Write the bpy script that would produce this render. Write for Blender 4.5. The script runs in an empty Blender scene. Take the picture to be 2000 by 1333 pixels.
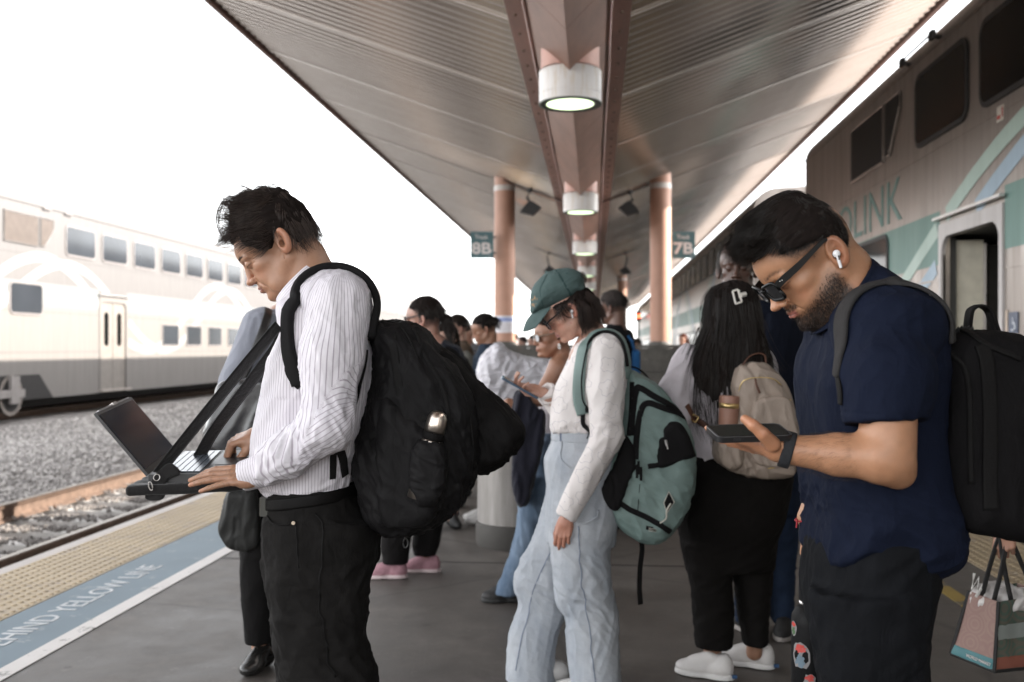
import bpy, math, random
import numpy as np
from mathutils import Vector, Matrix
random.seed(7); np.random.seed(7)
SC = bpy.context.scene
COL = SC.collection
PI = math.pi

# ------------------------------------------------------------------ camera, world, sun, exposure
FPX = 1944.0                     # focal length in pixels of the 2000 px wide photograph (35 mm lens)
CAM_H = 1.37
YAW = math.atan(160/FPX)         # the camera looks a little left of the platform's axis (+Y)
cd = bpy.data.cameras.new('camera'); cam = bpy.data.objects.new('camera', cd); COL.objects.link(cam)
cam.location = (0, 0, CAM_H); cam.rotation_euler = (PI/2, 0, YAW)
cd.sensor_width = 36; cd.lens = FPX/2000*36; cd.shift_y = 0.00675
cd.clip_start = 0.05; cd.clip_end = 3000
cd.dof.use_dof = True; cd.dof.focus_distance = 2.45; cd.dof.aperture_fstop = 3.6
SC.camera = cam

SUN_EL, SUN_AZ = 29.0, 4.0       # elevation, and how far the sun stands beyond the platform's right hand normal
w = bpy.data.worlds.new('World'); SC.world = w; w.use_nodes = True
nt = w.node_tree; nt.nodes.clear()
sky = nt.nodes.new('ShaderNodeTexSky'); sky.sky_type = 'NISHITA'; sky.sun_disc = False
sky.sun_elevation = math.radians(SUN_EL); sky.sun_rotation = math.radians(90-SUN_AZ)
sky.air_density = 1.0; sky.dust_density = 1.2; sky.ozone_density = 1.0
hs = nt.nodes.new('ShaderNodeHueSaturation'); hs.inputs['Saturation'].default_value = 0.10
bg = nt.nodes.new('ShaderNodeBackground'); bg.inputs[1].default_value = 0.15
wo = nt.nodes.new('ShaderNodeOutputWorld')
nt.links.new(sky.outputs[0], hs.inputs['Color']); nt.links.new(hs.outputs[0], bg.inputs[0]); nt.links.new(bg.outputs[0], wo.inputs[0])
sd = bpy.data.lights.new('sun', 'SUN'); so = bpy.data.objects.new('sun', sd); COL.objects.link(so)
sd.energy = 2.8; sd.angle = math.radians(0.5); sd.color = (1, 0.93, 0.84)
e, a = math.radians(SUN_EL), math.radians(SUN_AZ)
sdir = Vector((math.cos(e)*math.cos(a), math.cos(e)*math.sin(a), math.sin(e)))
so.rotation_euler = sdir.to_track_quat('Z', 'Y').to_euler()
so.location = (30, 5, 30)
SC.view_settings.view_transform = 'Standard'; SC.view_settings.look = 'None'
SC.view_settings.exposure = 2.58; SC.view_settings.gamma = 1.0
SC.cycles.max_bounces = 8; SC.cycles.diffuse_bounces = 5; SC.cycles.glossy_bounces = 4
SC.cycles.transparent_max_bounces = 8; SC.cycles.caustics_reflective = False; SC.cycles.caustics_refractive = False

# ------------------------------------------------------------------ helpers: placing
CT, ST = math.cos(YAW), math.sin(YAW)
RV = np.array([CT, ST, 0.]); FV = np.array([-ST, CT, 0.])
def W(px, py, d):
    """world point seen at photograph pixel px,py at depth d"""
    p = FV*d + RV*((px-1000)/FPX*d); return np.array([p[0], p[1], CAM_H+(680-py)/FPX*d])
class Frame:
    """a figure's own frame: origin on the platform, x to the viewer's right, y away from the viewer"""
    def __init__(s, px, d):
        s.d = d; s.x0 = (px-1000)/FPX*d
        g = FV*d + RV*s.x0; s.o = Vector((g[0], g[1], 0))
        s.m = Matrix.Translation(s.o) @ Matrix.Rotation(YAW, 4, 'Z')
    def __call__(s, px, py, dy=0.):
        D = s.d+dy; return np.array([(px-1000)/FPX*D - s.x0, dy, CAM_H+(680-py)/FPX*D])

# ------------------------------------------------------------------ helpers: objects
def link(name, me, mat=None, parent=None, loc=None, rotz=None):
    o = bpy.data.objects.new(name, me); COL.objects.link(o)
    if mat is not None:
        for m in (mat if isinstance(mat, (list, tuple)) else [mat]): me.materials.append(m)
    if parent is not None: o.parent = parent
    if loc is not None: o.location = loc
    if rotz is not None: o.rotation_euler = (0, 0, rotz)
    return o
def tag(o, label=None, cat=None, group=None, kind=None):
    if label: o['label'] = label
    if cat: o['category'] = cat
    if group: o['group'] = group
    if kind: o['kind'] = kind
    return o
def empty(name, label, cat, loc=(0, 0, 0), rotz=0, group=None, mat=None):
    o = bpy.data.objects.new(name, None); COL.objects.link(o); o.empty_display_size = .1
    if mat is not None: o.matrix_world = mat
    else: o.location = loc; o.rotation_euler = (0, 0, rotz)
    return tag(o, label, cat, group)
def pmesh(name, V, Fc, smooth=True, mats=None, attrs=None):
    me = bpy.data.meshes.new(name)
    V = np.asarray(V, np.float32)
    if isinstance(Fc, np.ndarray):
        n = Fc.shape[1]; me.vertices.add(len(V)); me.vertices.foreach_set('co', V.ravel())
        me.loops.add(Fc.size); me.loops.foreach_set('vertex_index', Fc.ravel().astype(np.int32))
        me.polygons.add(len(Fc)); me.polygons.foreach_set('loop_start', np.arange(0, Fc.size, n, dtype=np.int32))
        me.update(calc_edges=True)
    else:
        me.from_pydata([tuple(map(float, v)) for v in V], [], Fc)
    me.polygons.foreach_set('use_smooth', [smooth]*len(me.polygons))
    if attrs:
        for k, a in attrs.items():
            a = np.asarray(a, np.float32)
            if a.ndim == 1:
                at = me.attributes.new(k, 'FLOAT', 'POINT'); at.data.foreach_set('value', a)
            else:
                at = me.attributes.new(k, 'FLOAT_COLOR', 'POINT')
                at.data.foreach_set('color', np.hstack([a, np.ones((len(a), 1), np.float32)]).ravel())
    me.update()
    return me
class MB:
    """collects boxes, prisms, tubes; build() links them as one mesh"""
    def __init__(s): s.v = []; s.f = []
    def add(s, V, Fc):
        n = len(s.v); s.v += [tuple(map(float, p)) for p in V]; s.f += [tuple(i+n for i in f) for f in Fc]; return s
    def box(s, a, b, bev=0):
        x0, y0, z0 = [min(a[i], b[i]) for i in range(3)]; x1, y1, z1 = [max(a[i], b[i]) for i in range(3)]
        if bev:
            b_ = min(bev, (x1-x0)/2.01, (y1-y0)/2.01)
            ring = [(x0+b_, y0), (x1-b_, y0), (x1, y0+b_), (x1, y1-b_), (x1-b_, y1), (x0+b_, y1), (x0, y1-b_), (x0, y0+b_)]
            V = [(x, y, z0) for x, y in ring]+[(x, y, z1) for x, y in ring]
            F = [tuple(range(7, -1, -1)), tuple(range(8, 16))]+[(i, (i+1) % 8, (i+1) % 8+8, i+8) for i in range(8)]
            return s.add(V, F)
        V = [(x0, y0, z0), (x1, y0, z0), (x1, y1, z0), (x0, y1, z0), (x0, y0, z1), (x1, y0, z1), (x1, y1, z1), (x0, y1, z1)]
        return s.add(V, [(0, 3, 2, 1), (4, 5, 6, 7), (0, 1, 5, 4), (1, 2, 6, 5), (2, 3, 7, 6), (3, 0, 4, 7)])
    def prism(s, pts, axis, a, b):
        """2d outline pts extruded along axis from a to b (other two axes in cyclic order kept as given)"""
        n = len(pts)
        def mk(p, t):
            return {'x': (t, p[0], p[1]), 'y': (p[0], t, p[1]), 'z': (p[0], p[1], t)}[axis]
        V = [mk(p, a) for p in pts]+[mk(p, b) for p in pts]
        return s.add(V, [tuple(range(n)), tuple(range(2*n-1, n-1, -1))]+[(i, i+n, (i+1) % n+n, (i+1) % n) for i in range(n)])
    def tube(s, P, r, n=8, caps=True):
        P = [np.array(p, float) for p in P]; R = r if isinstance(r, (list, tuple)) else [r]*len(P)
        rings = []; up = np.array([0, 0, 1.])
        for i, p in enumerate(P):
            t = P[min(i+1, len(P)-1)]-P[max(i-1, 0)]; t = t/(np.linalg.norm(t)+1e-9)
            u = np.cross(t, up)
            if np.linalg.norm(u) < 1e-3: u = np.cross(t, np.array([1., 0, 0]))
            u /= np.linalg.norm(u); v = np.cross(u, t)
            rings.append([p+R[i]*(math.cos(2*PI*k/n)*u+math.sin(2*PI*k/n)*v) for k in range(n)])
        V = [q for r_ in rings for q in r_]
        F = [(i*n+k, i*n+(k+1) % n, (i+1)*n+(k+1) % n, (i+1)*n+k) for i in range(len(P)-1) for k in range(n)]
        if caps: F += [tuple(range(n-1, -1, -1)), tuple(range((len(P)-1)*n, len(P)*n))]
        return s.add(V, F)
    def lathe(s, c, prof, n=32):
        """prof: (r,z) pairs turned about the vertical through c"""
        V = [(c[0]+r*math.cos(2*PI*k/n), c[1]+r*math.sin(2*PI*k/n), c[2]+z) for r, z in prof for k in range(n)]
        m = len(prof)
        F = [(i*n+k, i*n+(k+1) % n, (i+1)*n+(k+1) % n, (i+1)*n+k) for i in range(m-1) for k in range(n)]
        if prof[0][0] > 1e-4: F.append(tuple(range(n-1, -1, -1)))
        if prof[-1][0] > 1e-4: F.append(tuple(range((m-1)*n, m*n)))
        return s.add(V, F)
    def build(s, name, mat, parent=None, smooth=False, auto=None, **k):
        me = pmesh(name, s.v, s.f, smooth); o = link(name, me, mat, parent, **k)
        if auto:
            me.polygons.foreach_set('use_smooth', [True]*len(me.polygons))
            import bmesh
            bm = bmesh.new(); bm.from_mesh(me)
            for e_ in bm.edges:
                if len(e_.link_faces) == 2 and e_.calc_face_angle(0) > math.radians(auto): e_.smooth = False
            bm.normal_update(); bm.to_mesh(me); bm.free()
        return o
def rrect(x0, z0, x1, z1, r, n=5):
    out = []
    for cx, cz, a0 in ((x1-r, z1-r, 0), (x0+r, z1-r, 90), (x0+r, z0+r, 180), (x1-r, z0+r, 270)):
        for k in range(n+1):
            a_ = math.radians(a0+90*k/n); out.append((cx+r*math.cos(a_), cz+r*math.sin(a_)))
    return out
def text_mesh(body, size, name='lettering', extrude=0.002, font_scale=1.0, bold=0.0, spacing=1.0):
    c = bpy.data.curves.new(name, 'FONT'); c.body = body; c.size = size; c.extrude = extrude; c.offset = bold; c.space_character = spacing
    c.resolution_u = 3
    o = bpy.data.objects.new(name, c); COL.objects.link(o)
    dg = bpy.context.evaluated_depsgraph_get(); me = bpy.data.meshes.new_from_object(o.evaluated_get(dg))
    bpy.data.objects.remove(o); me.name = name
    V = np.zeros(len(me.vertices)*3); me.vertices.foreach_get('co', V); V = V.reshape(-1, 3)
    return me, V
def put_text(body, size, origin, xdir, updir, mat, parent, name='lettering', bold=0.0, fit=None, spacing=1.0, fith=None, extrude=0.002):
    """lettering starting at origin, running along xdir, standing along updir; fit = total width"""
    me, V = text_mesh(body, size, name, bold=bold, spacing=spacing, extrude=extrude)
    x = V[:, 0]-V[:, 0].min(); y = V[:, 1]-V[:, 1].min()
    if fit: x = x*fit/max(x.max(), 1e-6)
    if fith: y = y*fith/max(y.max(), 1e-6)
    xd = np.array(xdir, float); ud = np.array(updir, float); nd = np.cross(xd, ud)
    Q = np.array(origin, float)+x[:, None]*xd+y[:, None]*ud+V[:, 2:3]*nd
    me.vertices.foreach_set('co', Q.astype(np.float32).ravel()); me.update()
    return link(name, me, mat, parent)

# ------------------------------------------------------------------ helpers: materials
class N:
    """small node-tree writer"""
    def __init__(s, name):
        s.m = bpy.data.materials.new(name); s.m.use_nodes = True; s.t = s.m.node_tree
        s.b = s.t.nodes['Principled BSDF']; s.o = s.t.nodes['Material Output']
    def n(s, typ, ins=None, **kw):
        nd = s.t.nodes.new('ShaderNode'+typ)
        for k, v in kw.items(): setattr(nd, k, v)
        for k, v in (ins or {}).items():
            if isinstance(v, bpy.types.NodeSocket): s.t.links.new(v, nd.inputs[k])
            else: nd.inputs[k].default_value = v
        return nd
    def set(s, **kw):
        for k, v in kw.items():
            k = k.replace('_', ' ').replace('  ', '_')
            i = s.b.inputs[k]
            if isinstance(v, bpy.types.NodeSocket): s.t.links.new(v, i)
            else: i.default_value = v
        return s
    def ramp(s, fac, stops, interp='LINEAR'):
        r = s.n('ValToRGB', {0: fac}); r.color_ramp.interpolation = interp
        el = r.color_ramp.elements
        while len(el) < len(stops): el.new(.5)
        for e_, (p, c) in zip(el, stops):
            e_.position = p; e_.color = c4(c)
        return r.outputs[0]
    def coord(s, kind='Object', scale=(1, 1, 1), rot=(0, 0, 0)):
        tc = s.n('TexCoord'); mp = s.n('Mapping', {0: tc.outputs[kind], 'Scale': scale, 'Rotation': rot}); return mp.outputs[0]
    def noise(s, vec, scale, detail=4, rough=.5, dist=0):
        return s.n('TexNoise', {'Vector': vec, 'Scale': scale, 'Detail': detail, 'Roughness': rough, 'Distortion': dist}).outputs[0]
    def mix(s, fac, a_, b_, blend='MIX'):
        x = s.n('Mix', data_type='RGBA', blend_type=blend)
        for i, v in ((0, fac), (6, a_), (7, b_)):
            if isinstance(v, bpy.types.NodeSocket): s.t.links.new(v, x.inputs[i])
            else: x.inputs[i].default_value = c4(v) if i > 0 else v
        return x.outputs[2]
    def math(s, op, a_, b_=0.0):
        x = s.n('Math', operation=op)
        for i, v in ((0, a_), (1, b_)):
            if isinstance(v, bpy.types.NodeSocket): s.t.links.new(v, x.inputs[i])
            else: x.inputs[i].default_value = v
        return x.outputs[0]
    def bump(s, h, strength=.3, dist=.01, normal=None):
        ins = {'Height': h, 'Strength': strength, 'Distance': dist}
        if normal is not None: ins['Normal'] = normal
        b_ = s.n('Bump', ins); s.t.links.new(b_.outputs[0], s.b.inputs['Normal']); return b_.outputs[0]
def c4(c):
    if isinstance(c, (int, float)): return (c, c, c, 1)
    return tuple(c) if len(c) == 4 else (c[0], c[1], c[2], 1)
_mc = {}
def simple(name, col, rough=.6, metal=0, var=.12, scale=6, bump=.0, bscale=80, coat=0, spec=.5, bdist=.002):
    """plain procedural material: slight noise in colour, roughness and relief"""
    key = (name,)
    if key in _mc: return _mc[key]
    n = N(name); v = n.coord()
    f = n.noise(v, scale, 5, .6)
    a_ = tuple(x*(1-var) for x in c4(col)[:3]); b_ = tuple(min(1, x*(1+var)) for x in c4(col)[:3])
    n.set(Base_Color=n.ramp(f, [(.3, a_), (.7, b_)]), Roughness=rough, Metallic=metal)
    n.b.inputs['Specular IOR Level'].default_value = spec
    if coat: n.b.inputs['Coat Weight'].default_value = coat; n.b.inputs['Coat Roughness'].default_value = .1
    if bump: n.bump(n.noise(v, bscale, 3, .6), bump, bdist)
    _mc[key] = n.m; return n.m
# ------------------------------------------------------------------ materials of the place
def m_concrete(name, c, sc=1.0, stains=True):
    n = N(name); v = n.coord()
    f1 = n.noise(v, 1.1*sc, 8, .72); f2 = n.noise(v, 14*sc, 6, .75); f3 = n.noise(v, 130, 3, .6)
    base = n.ramp(f1, [(.34, tuple(x*.5 for x in c)), (.5, c), (.66, tuple(x*1.6 for x in c))])
    col = n.mix(n.math('MULTIPLY', f2, .5), base, tuple(x*.6 for x in c))
    if stains:
        sp = n.ramp(n.noise(v, 3.3, 2, .4), [(.62, (0, 0, 0)), (.68, (1, 1, 1))])
        col = n.mix(n.math('MULTIPLY', sp, .45), col, tuple(x*.45 for x in c)); gm = n.ramp(n.n('TexVoronoi', {'Vector': v, 'Scale': 1.9}).outputs[0], [(.035, (1, 1, 1)), (.045, (0, 0, 0))]); col = n.mix(n.math('MULTIPLY', gm, .7), col, tuple(x*.3 for x in c)); col = n.mix(n.math('MULTIPLY', n.noise(n.coord(scale=(3, .5, 1)), 1.3, 6, .7), .5), col, tuple(x*.55 for x in c))
        vo = n.n('TexVoronoi', {'Vector': n.n('MixRGB', {0: .12, 1: v, 2: n.n('TexNoise', {'Vector': v, 'Scale': 2.0}).outputs[1]}).outputs[0], 'Scale': .55}, feature='DISTANCE_TO_EDGE')
        crack = n.ramp(vo.outputs[0], [(0, (1, 1, 1)), (.011, (0, 0, 0))])
        col = n.mix(n.math('MULTIPLY', crack, .6), col, tuple(x*.3 for x in c))
    mo = n.ramp(n.noise(v, 5.5, 7, .78), [(.42, (0, 0, 0)), (.60, (1, 1, 1))]); col = n.mix(n.math('MULTIPLY', mo, .55), col, tuple(x*.52 for x in c)); lt = n.ramp(n.noise(v, 11, 6, .8), [(.58, (0, 0, 0)), (.70, (1, 1, 1))]); col = n.mix(n.math('MULTIPLY', lt, .4), col, tuple(x*2.0 for x in c))
    n.set(Base_Color=col, Roughness=n.ramp(f1, [(.3, .42), (.7, .75)]))
    n.bump(n.math('ADD', n.math('MULTIPLY', f2, 1.0), n.math('MULTIPLY', f3, .35)), .35, .006)
    return n.m
M_plat = m_concrete('platform_concrete', (.146, .129, .115))
M_wall = m_concrete('wall_concrete', (.10, .092, .082), 2, False)
def m_paint(name, c, under=(.2, .19, .18), wear=.5):
    n = N(name); v = n.coord(scale=(1, 1, 1))
    f = n.noise(v, 5, 8, .7); g = n.noise(v, 60, 3, .7)
    k = n.ramp(n.math('ADD', n.math('MULTIPLY', f, .8), n.math('MULTIPLY', g, .25)), [(wear, (0, 0, 0)), (wear+.06, (1, 1, 1))])
    col = n.mix(n.noise(v, 2.2, 4), tuple(x*.78 for x in c), tuple(min(1, x*1.15) for x in c))
    n.set(Base_Color=n.mix(k, col, under), Roughness=.6); n.bump(g, .25, .004); return n.m
M_blue = m_paint('blue_paint', (.135, .19, .23), (.24, .28, .30), .60)
M_white = m_paint('white_line_paint', (.68, .64, .61), (.25, .23, .21), .60)
M_letter = m_paint('letter_paint', (.62, .63, .64), (.25, .28, .3), .62)
M_yline = m_paint('yellow_line_paint', (.42, .29, .07), (.15, .13, .11), .55)
M_tact = m_paint('tactile_yellow', (.43, .335, .215), (.33, .27, .21), .57)
M_edge = m_paint('edge_stone', (.50, .45, .42), (.3, .28, .26), .6)
def m_ballast(name, c1, c2):
    n = N(name); v = n.coord(); vo = n.n('TexVoronoi', {'Vector': v, 'Scale': 22.0})
    f = n.noise(v, .5, 4)
    col = n.ramp(n.n('SeparateColor', {0: vo.outputs[1]}).outputs[0], [(0, c1), (1, c2)])
    n.set(Base_Color=n.mix(n.math('MULTIPLY', f, .5), col, tuple(x*.5 for x in c1)), Roughness=.9)
    n.bump(n.math('MULTIPLY', vo.outputs[0], -1), .9, .03); return n.m
M_ballast = m_ballast('ballast', (.16, .145, .135), (.34, .31, .29))
def m_stone():
    n = N('ballast_stone'); g = n.n('NewGeometry'); v = n.coord()
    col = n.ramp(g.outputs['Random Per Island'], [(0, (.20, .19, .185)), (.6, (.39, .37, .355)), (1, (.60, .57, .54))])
    xx = n.n('SeparateXYZ', {0: v}).outputs[0]; gauge_shade = n.ramp(n.math('ABSOLUTE', n.math('ADD', xx, 5.15)), [(0, (1, 1, 1)), (.68, (1, 1, 1)), (.95, (0, 0, 0))])
    col = n.mix(n.math('MULTIPLY', gauge_shade, .72), col, (.09, .078, .07))  # shade between the rails painted into the stone colour as a darker band
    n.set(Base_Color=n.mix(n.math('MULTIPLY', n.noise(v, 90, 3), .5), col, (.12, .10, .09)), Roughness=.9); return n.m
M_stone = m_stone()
M_rust = simple('rusty_steel', (.15, .100, .074), .8, .2, .35, 14, .4, 120)
M_railtop = simple('worn_rail_head', (.30, .27, .24), .35, .8, .2, 20)
M_tie = m_concrete('sleeper_concrete', (.56, .53, .50), 3, False)
def m_corr():
    n = N('corrugated_steel'); v = n.coord()
    f = n.noise(n.coord(scale=(.35, 2.2, 1)), 1.6, 5, .6); g = n.noise(v, 9, 5, .7)
    col = n.ramp(f, [(.3, (.52, .465, .43)), (.7, (.60, .545, .505))])
    sp = n.ramp(g, [(.60, (0, 0, 0)), (.72, (1, 1, 1))])
    n.set(Base_Color=n.mix(n.math('MULTIPLY', sp, .35), col, (.26, .21, .17)), Metallic=.88, Roughness=n.ramp(f, [(.3, .20), (.7, .25)]))
    n.bump(g, .03, .01); return n.m
M_corr = m_corr()
def m_beam(name, c):
    n = N(name); v = n.coord(scale=(1, .3, 1)); f = n.noise(v, 4, 6, .65); g = n.noise(n.coord(), 30, 4)
    col = n.ramp(f, [(.3, tuple(x*.7 for x in c)), (.7, tuple(x*1.25 for x in c))])
    n.set(Base_Color=col, Roughness=.5, Metallic=.0); n.bump(g, .1, .004); return n.m
M_beam = m_beam('oxide_painted_beam', (.22, .110, .076))
M_flange = m_beam('oxide_painted_flange', (.22, .105, .078))
M_pinkpaint = simple('pink_paint', (.55, .31, .25), .5, 0, .12, 8, .1, 60)
M_colpaint = simple('column_paint', (.46, .255, .18), .55, 0, .10, 3, .15, 70)
M_colcap = simple('column_cap_paint', (.62, .56, .52), .5, 0, .1, 6)
def m_lampwhite():
    n = N('lamp_enamel'); v = n.coord(scale=(1, 1, .12)); f = n.noise(v, 34, 4, .6)
    n.set(Base_Color=n.ramp(f, [(.52, (.72, .69, .67)), (.74, (.60, .51, .40))]), Roughness=.35); return n.m
M_lampw = m_lampwhite()
def m_emit(name, c, s):
    n = N(name); n.set(Base_Color=c4(c)); n.b.inputs['Emission Color'].default_value = c4(c); n.b.inputs['Emission Strength'].default_value = s; return n.m
M_lamplit = m_emit('lit_lamp_glass', (.80, 1.0, .62), .42)
M_dark = simple('dark_metal', (.035, .034, .034), .5, .3, .2, 20)
M_blackrub = simple('black_rubber', (.02, .02, .02), .7)
M_green_sign = simple('sign_green', (.075, .15, .165), .45, 0, .08)
M_signwhite = simple('sign_white', (.72, .66, .64), .5, 0, .05)

# ------------------------------------------------------------------ ground, platform
def struct(o): o['kind'] = 'structure'; return o
b = MB(); b.box((-900, -60, -.9), (900, 1500, -.45)); struct(b.build('ground', M_ballast))
b = MB(); b.box((-3.65, -4, -.445), (3.02, 160, 0)); struct(b.build('platform', M_plat))
b = MB(); b.box((-3.655, -3.9, .001), (-3.56, 120, .006)); struct(b.build('platform_edge_strip', M_edge))
def tactile(name, x0, x1, y0, y1, mat):
    p = .061; nx = int((x1-x0)/p); ny = int((y1-y0)/p)
    gx, gy = np.meshgrid(x0+(np.arange(nx)+.5)*(x1-x0)/nx, y0+(np.arange(ny)+.5)*p, indexing='ij'); C = np.c_[gx.ravel(), gy.ravel()]
    n = 8; a_ = np.arange(n)*2*PI/n; base = []
    for r, z in ((.0165, .006), (.0145, .0105), (.009, .0125)): base.append(np.c_[r*np.cos(a_), r*np.sin(a_), np.full(n, z)])
    T = np.vstack(base); V = (np.c_[C, np.zeros(len(C))][:, None, :]+T[None]).reshape(-1, 3)
    q = [(i*n+k, i*n+(k+1) % n, (i+1)*n+(k+1) % n, (i+1)*n+k) for i in range(2) for k in range(n)]
    q += [(2*n, 2*n+1, 2*n+2, 2*n+3), (2*n, 2*n+3, 2*n+4, 2*n+7), (2*n+4, 2*n+5, 2*n+6, 2*n+7)]
    F = (np.array(q)[None]+(np.arange(len(C))*3*n)[:, None, None]).reshape(-1, 4)
    nb = len(V); mb = MB(); mb.box((x0, y0, .001), (x1, 120, .006))
    V = np.vstack([V, np.array(mb.v)]); F = np.vstack([F, np.array(mb.f)+nb])
    return struct(link(name, pmesh(name, V, F, False), mat))
tactile('tactile_paving', -3.56, -2.96, 2.2, 24, M_tact)
tactile('tactile_paving', 2.39, 2.98, 3.0, 16, M_tact)
b = MB(); b.box((-2.955, -3.9, .001), (-2.52, 60, .004)); struct(b.build('painted_band', M_blue))
b = MB(); b.box((-2.52, -3.9, .001), (-2.425, 120, .005)); struct(b.build('painted_line', M_white))
b = MB(); b.box((1.94, -3.9, .001), (2.03, 120, .005)); struct(b.build('painted_line', M_yline))
bl = empty('floor_lettering', 'white painted words on the blue band beside the yellow strip', 'floor lettering', (-2.7, 4.5, 0))
E_ = lambda *p: (p[0]+2.7, p[1]-4.5, p[2])
put_text('STAND BEHIND YELLOW LINE', .15, E_(-2.69, 3.62, .0055), (0, 1, 0), (-1, 0, 0), M_letter, bl, fit=2.42, fith=.13, bold=.0, extrude=.0008)
M_joint = simple('joint_filler', (.025, .024, .023), .9)
b = MB()
for y in (3.1, 6.3, 9.0, 12.0, 15.2, 20, 26, 33): b.box((-2.42, y, .0008), (1.94, y+.012, .0024))
b.box((-.35, -3, .0008), (-.34, 60, .0022)); struct(b.build('platform_joint', M_joint))

# ------------------------------------------------------------------ track with sleepers and stones
def track(xc, zr, y0, y1, label, n_sl, ys):
    t = empty('railway_track', label, 'railway track', (xc, 0, 0))
    for s_ in (-1, 1):
        x = s_*.7525
        prof = [(-.07, -.172), (.07, -.172), (.07, -.16), (.012, -.14), (.009, -.05), (.034, -.036), (.037, -.006), (.03, 0), (-.03, 0), (-.037, -.006), (-.034, -.036), (-.009, -.05), (-.012, -.14), (-.07, -.16)]
        m = MB(); m.prism([(x+p[0], zr+p[1]) for p in prof], 'y', y0, y1); r = m.build('rail', M_rust, t)
        m = MB(); m.box((x-.027, y0, zr+.0005), (x+.027, y1, zr+.003)); m.build('rail_head', M_railtop, r)
    for k in range(n_sl):
        y = ys+k*.61
        m = MB(); m.prism([(-1.29, zr-.33), (1.29, zr-.33), (1.27, zr-.175), (-1.27, zr-.175)], 'y', y-.115, y+.115); s1 = m.build('sleeper', M_tie, t)
        m = MB()
        for x in (-.7525, .7525):
            for q in (-1, 1): m.box((x+q*.10-.035, y-.05, zr-.174), (x+q*.10+.035, y+.05, zr-.145)); m.tube([(x+q*.10, y-.04, zr-.14), (x+q*.08, y+.04, zr-.135)], .011, 6)
        m.build('rail_clip', M_rust, s1)
    return t
track(-5.15, -.20, -3, 120, 'rusty steel track with concrete sleepers along the platform edge', 60, 1.2)
track(-12.0-1.5, -.03, -3, 140, 'far track in shadow beneath the pale train', 4, 15)
track(4.70, -.20, -3, 120, 'track beneath the near grey train on the right', 4, 2)
def stones(name, regions, seed):
    rs = np.random.RandomState(seed)
    phi = (1+5**.5)/2
    ico = np.array([(-1, phi, 0), (1, phi, 0), (-1, -phi, 0), (1, -phi, 0), (0, -1, phi), (0, 1, phi), (0, -1, -phi), (0, 1, -phi), (phi, 0, -1), (phi, 0, 1), (-phi, 0, -1), (-phi, 0, 1)])/1.9
    fi = np.array([(0, 11, 5), (0, 5, 1), (0, 1, 7), (0, 7, 10), (0, 10, 11), (1, 5, 9), (5, 11, 4), (11, 10, 2), (10, 7, 6), (7, 1, 8), (3, 9, 4), (3, 4, 2), (3, 2, 6), (3, 6, 8), (3, 8, 9), (4, 9, 5), (2, 4, 11), (6, 2, 10), (8, 6, 7), (9, 8, 1)])
    Vs = []
    for (x0, x1, y0, y1, zf, cnt, sz) in regions:
        x = rs.uniform(x0, x1, cnt); y = y0+(y1-y0)*rs.uniform(0, 1, cnt)**1.3; z = zf(x, y, rs)
        keep = np.isfinite(z); x, y, z = x[keep], y[keep], z[keep]; n_ = len(x)
        s_ = sz*rs.uniform(.55, 1.25, (n_, 1, 3)); P = ico[None]*s_*(1+rs.uniform(-.28, .28, (n_, 12, 1)))
        a_ = rs.uniform(0, 2*PI, n_); c_, d_ = np.cos(a_)[:, None], np.sin(a_)[:, None]
        Q = np.stack([P[..., 0]*c_-P[..., 1]*d_, P[..., 0]*d_+P[..., 1]*c_, P[..., 2]], -1)
        Vs.append(Q+np.stack([x, y, z], -1)[:, None, :])
    V = np.concatenate(Vs); n_ = len(V)
    F = (fi[None]+(np.arange(n_)*12)[:, None, None]).reshape(-1, 3)
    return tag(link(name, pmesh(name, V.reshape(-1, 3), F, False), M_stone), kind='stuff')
# ballast bed surface
def bed_z(x, y):
    z = np.where(np.abs(x+5.15) < 1.34, -.447, -.385)
    z = np.where(x < -6.6, -.385+np.clip((-6.6-x)/1.2, 0, 1)*.16, z)
    z = np.where(x < -11.0, -.225+np.clip((-11.0-x)/1.0, 0, 1)*.04, z)
    return z
gx = np.r_[np.linspace(-17, -3.5, 90)]; gy = np.linspace(0, 90, 200)
GX, GY = np.meshgrid(gx, gy, indexing='ij'); GZ = bed_z(GX, GY)+np.random.RandomState(3).uniform(-.015, .015, GX.shape)
i = np.arange(89)[:, None]*200+np.arange(199)[None]; F = np.stack([i, i+200, i+201, i+1], -1).reshape(-1, 4)
struct(link('ballast_bed', pmesh('ballast_bed', np.stack([GX, GY, GZ], -1).reshape(-1, 3), F, False), M_ballast))
def zf(x, y, rs):
    z = bed_z(x, y)+rs.uniform(-.012, .03, len(x))
    d_ = np.abs((y-1.2+.305) % .61-.305)
    on = (np.abs(x+5.15) < 1.3) & (d_ < .13)
    z = np.where(on & (rs.uniform(0, 1, len(x)) > .03), np.nan, z)
    return np.where(on, -.362, z)
stones('gravel', [(-6.7, -3.9, 3, 14, zf, 13500, .024), (-11.5, -6.6, 5, 20, zf, 26000, .03), (-6.7, -3.8, 14, 34, zf, 7000, .03), (-11.5, -6.6, 20, 40, zf, 6000, .045)], 5)

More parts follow.
